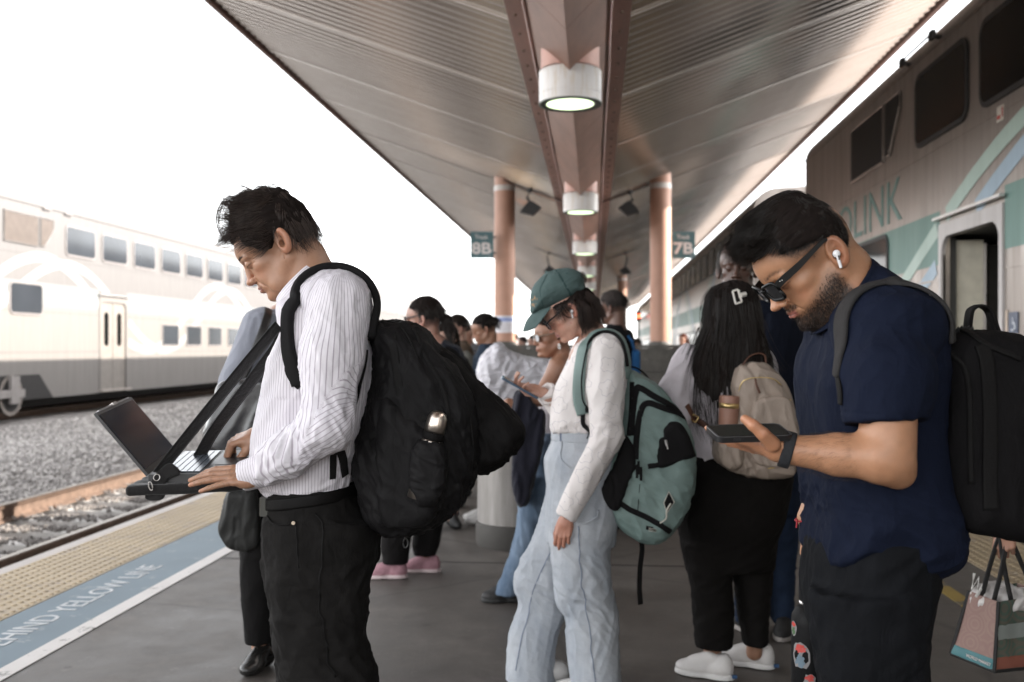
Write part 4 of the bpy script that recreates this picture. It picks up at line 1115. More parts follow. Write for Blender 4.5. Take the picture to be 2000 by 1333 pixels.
# outline traced in the side view, given its own distance and thickness
def poly_sdf2(pts, pad=.12, res=.004):
    Q = np.array(pts, float); lo = Q.min(0)-pad; hi = Q.max(0)+pad
    nx, nz = [int((hi[i]-lo[i])/res)+2 for i in (0, 1)]
    X, Z = np.meshgrid(lo[0]+np.arange(nx)*res, lo[1]+np.arange(nz)*res, indexing='ij'); P = np.stack([X.ravel(), Z.ravel()], -1)
    d = np.full(len(P), 1e9); ins = np.zeros(len(P), bool); n = len(Q)
    for i in range(n):
        a, b = Q[i], Q[(i+1) % n]; e = b-a; w_ = P-a; t = np.clip((w_@e)/(e@e+1e-12), 0, 1); q = w_-t[:, None]*e; d = np.minimum(d, (q*q).sum(1))
        c = ((a[1] <= P[:, 1]) != (b[1] <= P[:, 1])); 
        if abs(e[1]) > 1e-12: ins ^= c & (P[:, 0] < a[0]+(P[:, 1]-a[1])*e[0]/e[1])
    g = (np.sqrt(d)*np.where(ins, -1, 1)).reshape(nx, nz)
    def f(x, z):
        u = np.clip((x-lo[0])/res, 0, nx-1.001); v = np.clip((z-lo[1])/res, 0, nz-1.001); i = u.astype(int); j = v.astype(int); a = u-i; b = v-j
        r = g[i, j]*(1-a)*(1-b)+g[i+1, j]*a*(1-b)+g[i, j+1]*(1-a)*b+g[i+1, j+1]*a*b
        ox = np.maximum(np.maximum(lo[0]-x, x-hi[0]), 0); oz = np.maximum(np.maximum(lo[1]-z, z-hi[1]), 0)
        return r+np.sqrt(ox*ox+oz*oz)
    return f
def pextr(pts, yc, h, r, smooth=40, yfun=None):
    """pts (x,z) closed outline in a figure's frame, thickness 2h about y=yc, edges rounded by r"""
    P = np.array(pts, float)
    if smooth:
        m = len(P); out = []
        for i in range(m):
            p0, p1, p2, p3 = P[i-1], P[i], P[(i+1) % m], P[(i+2) % m]
            for t in np.linspace(0, 1, max(2, smooth//m+2), endpoint=False):
                out.append(.5*((2*p1)+(-p0+p2)*t+(2*p0-5*p1+4*p2-p3)*t*t+(-p0+3*p1-3*p2+p3)*t**3))
        P = np.array(out)
    g = poly_sdf2(P)
    def f(Q):
        hh = h if yfun is None else yfun(Q)
        a = g(Q[:, 0], Q[:, 2])+r; b = np.abs(Q[:, 1]-yc)-hh+r
        return np.sqrt(np.maximum(a, 0)**2+np.maximum(b, 0)**2)+np.minimum(np.maximum(a, b), 0)-r
    return f
def px2(F, L, dy=0.):
    if isinstance(dy, tuple): return [tuple(F(x, y, float(np.interp(x, (dy[0], dy[2]), (dy[1], dy[3]))))[[0, 2]]) for x, y in L]
    return [tuple(F(x, y, dy)[[0, 2]]) for x, y in L]

def glasses(H, name, t, mat, lens, thick=.0026, arm_h=.006, w=.052, h=.036, sq=.75, z0=-.004, xo=0.):
    """spectacles on a head"""
    g = MB(); L = H.w; fr = []
    for y in (-1, 1):
        loop = []
        for k in range(25):
            a = 2*PI*k/24; cx = math.copysign(abs(math.cos(a))**sq, math.cos(a)); sz = math.copysign(abs(math.sin(a))**sq, math.sin(a))
            u = cx*w/2; yy = .0345+u*(1 if sz > 0 else .92); loop.append((.1075+xo-.20*max(0, yy-.02)-.07*(h/2-sz*h/2), y*yy, z0+sz*h/2*(1.0+.10*u/(w/2))))
        g.tube([L(*p) for p in loop], thick, 7); fr.append((y, loop))
    g.tube([L(.1065+xo, -.010, z0+.008), L(.110+xo, 0, z0+.010), L(.1065+xo, .010, z0+.008)], thick, 7)
    fo = g.build(name, mat, t, smooth=True)
    for y, loop in fr:
        g = MB(); c = np.mean(loop[:-1], axis=0); V = [L(*(c+A3(.0015, 0, 0)))]+[L(*p) for p in loop[:-1]]; g.add(V, [(0, 1+k, 1+(k+1) % 24) for k in range(24)]); g.build('lens', lens, fo, smooth=True)
        g = MB(); hx = .1075+xo-.20*(.0605-.02)-.006
        P = [(hx+.004, y*.0625, z0+.010), (hx-.01, y*.0660, z0+.012), (.05, y*.0745, z0+.013), (.012, y*.0790, z0+.016), (H.ear_x+.004, y*.081, z0+.018), (H.ear_x-.018, y*.080, z0-.004)]
        hh = [arm_h*1.15, arm_h*1.15, arm_h, arm_h*.7, arm_h*.6, arm_h*.5]
        V, F = [], []
        for (p, q) in zip(P, hh):
            for dy_, dz_ in ((-.0016, -.5), (.0016, -.5), (.0016, .5), (-.0016, .5)): V.append(L(p[0], p[1]+dy_, p[2]+dz_*q))
        for i in range(len(P)-1):
            for k in range(4): F.append((i*4+k, i*4+(k+1) % 4, (i+1)*4+(k+1) % 4, (i+1)*4+k))
        F += [(0, 1, 2, 3), (23, 22, 21, 20)]; g.add(V, F); g.build('temple_arm', mat, fo)
    return fo
def m_hairbase(name, c):
    n = N(name); v = n.coord(); n.set(Base_Color=n.ramp(n.noise(v, 60, 3), [(.2, tuple(x*.5 for x in c)), (.8, c)]), Roughness=.85); n.b.inputs['Specular IOR Level'].default_value = .1
    n.bump(n.noise(v, 220, 4, .7), .5, .003); return n.m
M_hbase = m_hairbase('hair_base', (.016, .0115, .010))
M_budw = simple('earbud_white', (.80, .79, .80), .25, 0, .02)
def earbud(H, t):
    ex_ = H.ear_x+.012; L = lambda x, y, z: H.w(x+ex_, y, z); u = U(); u.add(pell(L(-.006, .0865, -.020), A3(.0078, .0070, .0078)*H.sc)); u.add(pcap(L(-.004, .0905, -.022), L(.0075, .0925, -.044), .0034*H.sc, .0031*H.sc), .003)
    c = L(0, .088, -.03); o = sdf_obj('earbud', u, c-.04, c+.04, .0012, M_budw, t)
    g = MB(); a = L(-.0035, .0946, -.0235); b = L(.001, .0952, -.031); g.tube([a, b], .0013, 8); g.build('earbud_grille', M_dark2, o)
M_dark2 = simple('earbud_black', (.02, .02, .02), .5)
def short_hair(F, t, H, pts, mat, halfw=.088, r=.03, skull=(.112, .092, .100), sk_c=(-.008, 0, .034), step=None, n=5000, amp=.0035, res=.003, extra=None, seg=(.004, .008), rad=.00045, dirf=None, seed=4, flow=(-.9, 0, -.35), nseg=6, lift=.3, segf=None, hdy=-.01):
    cap = pextr(px2(F, pts, hdy), H.c[1], halfw*H.sc, r, 60)
    sk = xform(pell(np.array(sk_c)*H.sc, np.array(skull)*H.sc), (H.R, H.c)); hair = U(); hair.add(cap); hair.cut(sk, .012)
    if extra: extra(hair)
    lo = H.c-.17*H.sc; hi = H.c+.17*H.sc; V, Fc = nets(hair, lo, hi, res); G = grad(hair, V, .003)
    V = V+G*(amp*folds(V, np.array(flow), .015, 5, 3, .8)+amp*.5*folds(V, np.array(flow), .006, 6, 5, .8))[:, None]
    o = link('hair', pmesh('hair', V, Fc, True), M_hbase, t); rs = np.random.RandomState(seed)
    out = snap(H.fn, V[::1], 0, 1) if False else None
    keep = np.where(H.fn(V) > .001)[0]; pick = rs.choice(keep, n); R0 = V[pick]; G0 = G[pick]
    def st(P, i, r_):
        d = dirf(R0, H) if dirf else np.tile(np.array(flow, float), (len(P), 1))
        return d+G0*(lift-.045*i)+np.stack([gnoise(P*28+s_) for s_ in (0, 40, 80)], -1)*.62
    strands('hair_locks', R0-G0*.002, st, nseg, rs.uniform(seg[0], seg[1], len(R0))*(segf(H.loc(R0)) if segf else 1), rad, mat, o, .2)
    return o, hair

def proj(fn, P, off=0.):
    """drop points onto a surface along the viewer's depth direction only"""
    P = np.array(P, float)
    for _ in range(40): P[:, 1] += (fn(P)-off)*.8
    return P
# ------------------------------------------------------------------ the man with the laptop
FA = Frame(600, 2.55)
SKIN_A = (.41, .225, .14)
def build_man_a():
    F = FA
    t = empty('person', 'man in a white pinstriped shirt typing on a laptop hung from his chest', 'person', mat=F.m)
    H = Head(F(541, 479, 0), pitch=38, sc=.99, ear_x=-.028, age=1.2, nose=1.05, jaw=1.05, fat=.004, lips=1.15)
    H.add_neck(F(612, 560, 0), .060, .072, .035)
    hf = H.full
    lo, hi = F(430, 640, -.14), F(680, 350, .14); 
    V1, F1 = nets(hf, np.minimum(lo, hi), np.maximum(lo, hi), .0022)
    c1 = head_color(H, SKIN_A, lip=(.30, .13, .10), browk=.35)(V1)
    # near hand (left), flat on the keys
    u = U(); wr = F(521, 925, -.205)
    tips_ = hand(u, wr, (-1, .0, -.06), (.02, -.50, .86), 1, curl=((6, 14, 10), (2, 12, 8), (0, 8, 6), (4, 6, 4)), thumb=(28, 18, 8, 6), spread=7, s=.98)
    u.add(pcap(wr, F(560, 905, -.21), .027, .036), .012)
    for k_, (yy, x0, x1) in enumerate(((.018, .03, .085), (.004, .025, .088), (-.012, .03, .083))): pass
    V2, F2 = nets(u, wr+A3(-.24, -.10, -.09), wr+A3(.12, .12, .08), .0017)
    c2 = np.tile(np.array(SKIN_A)*.92, (len(V2), 1))*(1+.10*gnoise(V2*70))[:, None]
    for tp in tips_: w_ = np.exp(-(np.linalg.norm(V2-tp-A3(.002, -.002, .003), axis=1)/.0075)**4)[:, None]; c2 = c2*(1+w_*np.array([.25, .12, .10]))
    kn = np.clip((gnoise(V2*np.array([260, 60, 120]))-.15)*2.2, 0, 1)*np.clip((-V2[:, 0]+wr[0]-.02)/.03, 0, 1); c2 = c2*(1-.22*kn)[:, None]
    # far hand (right), fingers bent down on the keys
    u = U(); wr2 = F(516, 842, .09)
    hand(u, wr2, (-.88, -.05, -.30), (-.25, -.25, .93), -1, curl=((52, 34, 12), (52, 30, 12), (50, 32, 12), (46, 30, 12)), thumb=(22, 30, 16, 10), spread=8, s=.98)
    u.add(pcap(wr2, F(580, 830, .10), .027, .036), .012)
    V3, F3 = nets(u, wr2+A3(-.20, -.12, -.16), wr2+A3(.12, .10, .07), .0017)
    c3 = np.tile(np.array(SKIN_A)*.95, (len(V3), 1))*(1+.10*gnoise(V3*70))[:, None]
    # the rest of the body under the clothes
    u = U(); u.add(pcap(F(630, 640, 0), F(610, 900, 0), .10, .09)); u.add(pcap(F(612, 930, -.09), F(620, 1330, -.09), .07, .05), .05); u.add(pcap(F(612, 930, .09), F(620, 1330, .09), .07, .05), .05)
    u.add(pcap(F(655, 610, -.15), F(640, 835, -.2), .045, .035), .03); u.add(pcap(F(640, 835, -.2), F(520, 918, -.20), .035, .028), .02)
    u.add(pcap(F(640, 610, .15), F(625, 830, .2), .045, .035), .03); u.add(pcap(F(625, 830, .2), F(530, 838, .12), .035, .028), .02)
    u.add(pcap(F(630, 590, 0), F(630, 660, 0), .07, .1), .05)
    V4, F4 = nets(u, A3(-.4, -.4, .4), A3(.4, .4, 1.6), .014)
    c4_ = np.tile(SKIN_A, (len(V4), 1))
    V, Fc, at = join_mesh([(V1, F1, {'col': c1}), (V2, F2, {'col': c2}), (V3, F3, {'col': c3}), (V4, F4, {'col': c4_})])
    link('body', pmesh('body', V, Fc, True, attrs=at), M_skin, t)
    # eyebrow hairs
    # ---- hair: a dark cap with locks swept forward and lifted by the wind
    M_h = m_hair('dark_brown_hair', (.038, .026, .021), .4)
    pts = [(455, 478), (449, 462), (452, 436), (462, 412), (482, 388), (510, 374), (535, 370), (562, 376), (586, 391), (606, 418), (617, 446), (622, 474), (621, 491), (606, 494), (592, 492), (582, 486), (572, 462), (556, 455), (545, 462), (541, 478), (533, 488), (519, 491), (500, 484), (484, 480), (474, 463), (465, 462)]
    cap = pextr(px2(F, pts, -.03), 0, .094, .018, 60)
    skull = xform(pell((-.006, 0, .030), (.112, .0875, .102)), (H.R, H.c))
    hair = U(); hair.add(cap); hair.cut(skull, .02)
    hair.add(pextr(px2(F, [(452, 470), (446, 450), (450, 425), (465, 400), (500, 376), (540, 372), (560, 380), (520, 440), (480, 462)]), 0, .05, .03), .02)
    def dsp(P):
        q = H.loc(P); a = np.where((P[:, 0] > F(565, 0)[0])[:, None], A3(.3, 0, -1.), A3(-.9, 0, -.35))
        return .0036*folds(P, a, .014, 5, 3, .8)+.002*folds(P, a, .006, 6, 5, .8)
    lo, hi = F(430, 520, -.12), F(650, 350, .12)
    V, Fc = nets(hair, lo, hi, .003); G = grad(hair, V, .003); V = V+G*dsp(V)[:, None]
    ho = link('hair', pmesh('hair', V, Fc, True), M_hbase, t)
    rs = np.random.RandomState(4)
    # locks over the surface
    pick = rs.choice(np.where(H.fn(V) > .001)[0], 6500); R0 = V[pick]; G0 = G[pick]
    back = np.clip((R0[:, 0]-F(540, 430)[0])/.12, -1, 1)
    base = np.stack([-.85+0*back, .25*np.sign(R0[:, 1])*(np.abs(R0[:, 1]) > .04), -.55*np.clip(back+.9, 0, 1.6)*1.0], -1)
    side_ = np.abs(R0[:, 1]) > .06
    def step(P, i, r_):
        d = base.copy()
        nb = back > .1
        d[nb] = np.array([.25, 0, -1.])*1.0                                  # the back of the head combs down
        d[side_ & ~nb] = np.array([-.8, 0, -.42])
        d = d+G0*(.34-.05*i)+np.stack([gnoise(P*28+s_) for s_ in (0, 40, 80)], -1)*.55
        return d
    strands('hair_locks', R0-G0*.002, step, 6, rs.uniform(.004, .0085, len(R0)), .00045, M_h, ho, .2)
    # wind blown front locks: traced curls
    curls = [([(500, 380), (482, 366), (466, 364), (452, 372), (446, 388)], 14, .006), ([(560, 378), (540, 364), (522, 362), (506, 368)], 20, .010), ([(468, 420), (452, 408), (440, 395), (432, 402), (425, 425), (428, 450), (440, 468)], 44, .010), ([(470, 410), (462, 392), (455, 384), (444, 386), (434, 398)], 36, .010), ([(500, 392), (487, 376), (476, 374), (466, 388), (462, 408)], 40, .012),
             ([(540, 384), (525, 369), (508, 369), (492, 380), (480, 396)], 60, .014), ([(480, 450), (464, 455), (450, 464), (438, 472), (425, 480)], 120, .016), ([(475, 440), (458, 448), (442, 452), (432, 465), (424, 470)], 60, .018),
             ([(500, 430), (482, 424), (470, 436), (462, 455), (458, 472)], 130, .022), ([(520, 440), (500, 446), (484, 460), (478, 474)], 120, .02), ([(600, 440), (612, 462), (620, 480), (627, 492)], 60, .03), ([(590, 470), (600, 484), (612, 494), (622, 498)], 60, .03)]
    Ls = []
    for (c, n_, sp) in curls:
        for k in range(n_):
            off = rs.normal(0, 1, 3)*np.array([sp*.35, sp*1.3, sp*.35]); P = spline([F(*p)+off*np.array([1-.5*(i/len(c)), 1, 1-.5*(i/len(c))])+rs.normal(0, .0016, 3) for i, p in enumerate(c)], 14)
            if sp < .02 and len(c) > 5: P[:, 1] += 0
            Ls.append(P)
    tubes('windblown_locks', np.stack(Ls), rs.uniform(.0003, .0007, len(Ls)), M_h, ho, .15)
    br = []
    for y_ in (-1, 1):
        for k in range(70):
            a = rs.uniform(.016, .050); b_ = .0225+rs.uniform(-.0022, .0022)-.08*max(0, a-.044)
            p = snap(hf, np.array([H.w(.1-.25*a*a/.05, y_*a, b_)]), .0003)[0]; d = H.R@np.array([-.35, y_*1., .25-.5*(a > .04)]); br.append(np.stack([p, p+d*.0035, p+d*.007-H.R@A3(.001, 0, 0)]))
    tubes('eyebrow', np.stack(br), .00028, M_h, t, .3)

    # ---- shirt
    def m_stripe():
        n = N('pinstripe_shirt'); at = n.n('Attribute', attribute_name='su'); v = n.coord()
        ph = n.math('FRACT', n.math('MULTIPLY', at.outputs['Fac'], 158.0)); k = n.ramp(ph, [(0, (1, 1, 1)), (.07, (1, 1, 1)), (.14, (0, 0, 0)), (.86, (0, 0, 0)), (.93, (1, 1, 1))])
        base = n.ramp(n.noise(v, 5, 3), [(.3, (.66, .63, .68)), (.7, (.74, .71, .74))])
        n.set(Base_Color=n.mix(n.math('MULTIPLY', k, .62), base, (.26, .20, .26)), Roughness=.75); n.b.inputs['Sheen Weight'].default_value = .1
        n.b.inputs['Specular IOR Level'].default_value = .3
        n.bump(n.math('ADD', n.noise(v, 900, 2), n.math('MULTIPLY', n.noise(v, 45, 4), 1.2)), .3, .0016); return n.m
    M_sh = m_stripe()
    out = [(545, 600), (552, 650), (534, 697), (524, 740), (512, 790), (503, 830), (497, 868), (495, 895), (500, 930), (513, 952), (524, 975), (530, 1010), (560, 1030), (640, 1030), (676, 1000), (682, 950), (694, 905), (712, 850), (725, 790), (731, 730), (731, 670), (727, 630), (715, 597), (694, 562), (664, 538), (630, 532), (590, 555), (560, 580)]
    def yf(P): return cubic(P[:, 2], [.95, .99, 1.04, 1.2, 1.35, 1.45, 1.52, 1.58], [.13, .15, .172, .18, .19, .185, .14, .08])
    torso = U(); torso.add(pextr(px2(F, out, -.06), 0, .18, .10, 60, yf)); torso.sub(xform(pell((0, 0, 0), (.050, .070, .12)), (frame_from(F(545, 500)-F(620, 585)), F(590, 545, 0))), .01)
    def su_t(P):
        # stripes run down the cloth: coordinate across the body
        a = np.arctan2(P[:, 1], -(P[:, 0]-F(620, 800)[0])); return (a*.15+P[:, 0]*.35*0)+P[:, 2]*.018
    def d_t(P):
        front = P[:, 0] < F(600, 800)[0]
        al = np.stack([np.full(len(P), .35), np.zeros(len(P)), np.where(P[:, 2] > 1.25, .9, .8)], -1)
        low = np.exp(-((P[:, 2]-1.02)/.10)**2)
        return .0050*folds(P, al, .055, 3.5, 1, .8)*(.5+.6*(P[:, 2] < 1.35))+.004*folds(P, A3(.9, 0, .35), .03, 3, 9, .9)*low+.0015*folds(P, al, .02, 3, 4)
    sdf_obj('shirt', torso, A3(-.22, -.24, .90), A3(.30, .24, 1.62), .0045, M_sh, t, d_t, {'su': su_t})
    sh = [o for o in t.children if o.name.startswith('shirt')][0]
    # near sleeve
    S0, S1, S2, S3 = F(664, 598, -.145), F(648, 700, -.205), F(640, 832, -.235), F(500, 925, -.205)
    sl = U(); sl.add(pcap(S0, S1, .078, .068)); sl.add(pcap(S1, S2, .068, .056), .04); sl.add(pcap(S2, F(560, 890, -.225), .056, .048), .03); sl.add(pcap(F(560, 890, -.225), F(525, 908, -.215), .048, .043), .02)
    sl.add(pell(F(650, 585, -.10), (.085, .09, .07)), .04)
    sl.sub(pcap(S3+A3(-.1, 0, 0), F(500, 926, -.205), .02, .03), .005)
    ax1 = nrm(S2-S0); ax2 = nrm(S3-S2)
    def su_s(P):
        w1 = np.clip(((P-S2)@ax1+.03)/.06*-1+.5, 0, 1)
        q = P-S0; u1 = np.arctan2(q@np.cross(ax1, A3(0, 1, 0)), -(q@A3(0, 1, 0))); q2 = P-S3; u2 = np.arctan2(q2@np.cross(ax2, A3(0, 1, 0)), -(q2@A3(0, 1, 0)))
        return np.where((P-S2)@nrm(ax1-ax2*1.0) < .0, u1*.066, u2*.052+.003)
    def d_s(P):
        e = np.exp(-((np.linalg.norm(P-S2, axis=1))/.11)**2); fo = np.clip(((S2[0]-P[:, 0])/.16), 0, 1)
        across = nrm(np.cross(ax2, A3(0, 1, 0)))
        g = .006*e*folds(P, nrm(ax1+across*.2)*0+A3(.45, .2, -.85)*1, .03, 3, 21)+.007*fo*folds(P, A3(.35, .3, .9), .030, 3.0, 8, .9)+.0045*folds(P, ax1+A3(.15, 0, 0), .045, 4, 17, .8)+.0016*folds(P, ax1, .016, 3, 2)
        return g
    lo, hi = F(470, 985, -.36), F(740, 530, .02)
    sdf_obj('sleeve', sl, np.array([lo[0], -.36, lo[2]]), np.array([hi[0], .03, hi[2]+.03]), .0042, M_sh, sh, d_s, {'su': su_s})
    # cuff
    cf = U(); c0, c1 = F(514, 918, -.205), F(479, 929, -.20); axc = nrm(c1-c0)
    cf.add(pcap(c0, c1, .0400, .0365)); pl = lambda P: np.abs((P-(c0+c1)/2)@axc)-.030; cf.cut(pl, .004); cf.sub(pcap(c0-axc*.02, c1+axc*.06, .0335, .0325), .002)
    def su_c(P): return P@np.cross(axc, A3(0, 1, 0))*1.0 if False else ((P-c0)@axc)*.95
    sdf_obj('cuff', cf, c1-A3(.06, .07, .07), c0+A3(.06, .07, .07), .0022, M_sh, sh, lambda P: .0012*folds(P, axc, .02, 3, 5), {'su': su_c})
    # far cuff and sleeve
    sl2 = U(); sl2.add(pcap(F(640, 610, .15), F(625, 830, .2), .07, .055)); sl2.add(pcap(F(625, 830, .2), F(522, 838, .10), .05, .037), .03)
    ax3 = nrm(F(522, 838, .10)-F(625, 830, .2)); sl2.cut(lambda P: (P-F(511, 840, .09))@ax3, .004)
    sdf_obj('sleeve', sl2, A3(-.28, .0, 1.0), A3(.25, .32, 1.58), .006, M_sh, sh, lambda P: .004*folds(P, ax3, .03, 2, 6), {'su': lambda P: P[:, 2]*.9})
    # collar: a folded band round the neck
    ang = np.linspace(0, 2*PI, 73); CB = []
    ctr0, ctr1 = F(588, 556, 0), F(600, 580, 0)          # upper edge centre, lower edge centre
    front_t, back_t = F(541, 589), F(629, 503); front_b, back_b = F(546, 606), F(650, 534)
    def ring(fp, bp, wy):
        m = (fp+bp)/2; ex_ = (fp-bp)/2
        return np.array([m+ex_*math.cos(a)+A3(0, -1, 0)*wy*math.sin(a) for a in ang])
    top = ring(front_t, back_t, .074); bot = ring(front_b+A3(-.003, 0, 0), back_b+A3(.006, 0, 0), .086); inn = ring(front_t+A3(.006, 0, -.004), back_t-A3(.006, 0, .002), .068); inb = ring(front_b+A3(.006, 0, 0), back_b-A3(.006, 0, 0), .074)
    rows = [inb, inn, inn*.5+top*.5+A3(0, 0, .002), top, top*.5+bot*.5+A3(0, -.0, 0), bot, bot*.5+inb*.5-A3(0, 0, .003)]
    Vc = np.stack(rows, 1).reshape(-1, 3); m = len(rows); nA = len(ang)
    Fc = np.array([(i*m+k, (i+1)*m+k, (i+1)*m+(k+1) % m, i*m+(k+1) % m) for i in range(nA-1) for k in range(m)])
    su = np.tile(np.array([0, .02, .022, .024, .045, .066, .07]), nA)
    dv = F(541, 589)-F(629, 503); su = np.zeros(len(Vc)); nn = nrm(A3(dv[2], 0, -dv[0])); su = Vc@nn
    link('collar', pmesh('collar', Vc, Fc, True, attrs={'su': su*1.05}), M_sh, sh)
    # ---- belt
    bw = [(512, 958), (512, 982), (560, 990), (620, 980), (680, 958), (690, 940), (680, 930), (620, 954), (560, 966)]
    M_belt = simple('belt_leather', (.005, .0045, .0045), .6, 0, .2, 30, .3, 200, 0, .15)
    def prow(y, x0_, x1_, r): f_ = lambda x: F(x, y, -.06); return (f_(0)[2], (f_(x0_)[0]+f_(x1_)[0])/2, 0, (f_(x1_)[0]-f_(x0_)[0])/2, r)
    pel = pstack([prow(900, 514, 694, .166), prow(950, 512, 694, .168), prow(980, 512, 702, .172), prow(1015, 515, 720, .178), prow(1050, 517, 733, .18), prow(1090, 518, 730, .175), prow(1130, 530, 715, .165)], 2.3, capr=.03)
    wn = nrm(A3(-.13, 0, 1)); wp = F(520, 958)
    ang_ = np.linspace(0, 2*PI, 60); bc = []
    for a_ in ang_:
        p = A3((F(512, 968)[0]+F(696, 945)[0])/2+.13*math.cos(a_), .18*math.sin(a_), 0); p[2] = F(0, 974)[2]-(p[0]-F(512, 0)[0])*(-.13); bc.append(p)
    C = np.array(bc)
    for _ in range(6):
        v_ = pel(C)-.004; g_ = grad(pel, C, .003); g_[:, 2] = 0; C = C-g_*v_[:, None]*.8
    gN = grad(pel, C, .004); gN[:, 2] = 0
    ribbon('belt', C, gN, .030, .004, M_belt, t)
    mb = MB(); mb.box((F(513, 0, -.10)[0], -.135, F(0, 992)[2]), (F(545, 0, -.1)[0], -.105, F(0, 958)[2]), .004); bk = mb.build('buckle', simple('gunmetal', (.06, .06, .055), .35, .8), t)
    # ---- trousers
    def rows_(L, cy, ry): return [(F(0, y, cy)[2], (F(a, y, cy)[0]+F(b, y, cy)[0])/2, cy*0+cy, (F(b, y, cy)[0]-F(a, y, cy)[0])/2, r) for (y, a, b, r) in L]
    tr = U()
    tr.add(pel); tr.cut(lambda P: (P-wp)@wn, .002)
    tr.add(pstack([(F(0, y, -.09)[2], (F(a, y, -.09)[0]+F(b, y, -.09)[0])/2, -.088, (F(b, y, -.09)[0]-F(a, y, -.09)[0])/2, r) for (y, a, b, r) in ((1020, 518, 725, .09), (1100, 518, 722, .092), (1180, 530, 714, .09), (1260, 540, 716, .085), (1333, 556, 736, .08), (1450, 585, 720, .07), (1600, 600, 735, .065), (1780, 610, 740, .065))], 2.2), .03)
    tr.add(pstack([(F(0, y, .09)[2], (F(a, y, .09)[0]+F(b, y, .09)[0])/2, .088, (F(b, y, .09)[0]-F(a, y, .09)[0])/2, r) for (y, a, b, r) in ((1020, 525, 715, .09), (1100, 525, 700, .092), (1180, 532, 690, .09), (1260, 540, 688, .085), (1333, 547, 690, .08), (1450, 560, 680, .07), (1600, 570, 690, .06), (1690, 575, 695, .06))], 2.2), .03)
    M_tr = m_cloth('black_chinos', (.010, .0092, .0088), .85, .25, 700, .35, .0)
    def d_tr(P): return .0075*folds(P, A3(.8, .1, -.55), .05, 3.2, 2, .85)*(.4+.6*(P[:, 2] < .85))+.003*folds(P, A3(.3, 0, 1), .07, 4, 7)+.002*folds(P, A3(.9, 0, .3), .022, 3, 4)
    sdf_obj('trousers', tr, A3(-.24, -.22, .07), A3(.26, .24, 1.04), .006, M_tr, t, d_tr)
    tro = [o for o in t.children if o.name.startswith('trousers')][0]
    trd = lambda Q: tr(Q)-d_tr(Q)
    strap_on('side_seam', trd, [F(632, 1000, -.2), F(628, 1080, -.2), F(624, 1160, -.2), F(632, 1240, -.2), F(650, 1330, -.2)], .004, .0012, M_belt, tro, .0008, 50); strap_on('thigh_seam', trd, [F(574, 1024, -.2), F(576, 1060, -.2), F(582, 1110, -.19)], .003, .001, M_belt, tro, .0008, 20)
    q = [F(522, 985, -.10), F(520, 1005, -.13), F(530, 1022, -.165), F(560, 1026, -.18), F(576, 1018, -.182)]
    strap_on('pocket_seam', tr, q, .004, .0025, M_tr, tro, .004, 24)
    mb = MB(); c = snap(tr, [F(574, 1022, -.18)], .004)[0]; mb.tube([c, c+A3(0, -.004, 0)], .0045, 12); mb.build('rivet', simple('brass_rivet', (.5, .42, .33), .35, .9), tro)
    for (cx, cyy) in ((F(640, 1790, -.09)[0], -.09), (F(600, 1700, .09)[0], .09)):
        s_ = U(); s_.add(pell((cx-.04, cyy, .035), (.13, .048, .045))); s_.add(pell((cx+.03, cyy, .05), (.06, .045, .06)), .03); s_.cut(lambda P: .004-P[:, 2], .002)
        sdf_obj('shoe', s_, A3(cx-.2, cyy-.08, 0), A3(cx+.13, cyy+.08, .13), .007, M_belt, t)
    return t, torso, sl
manA, torsoA, sleeveA = build_man_a()

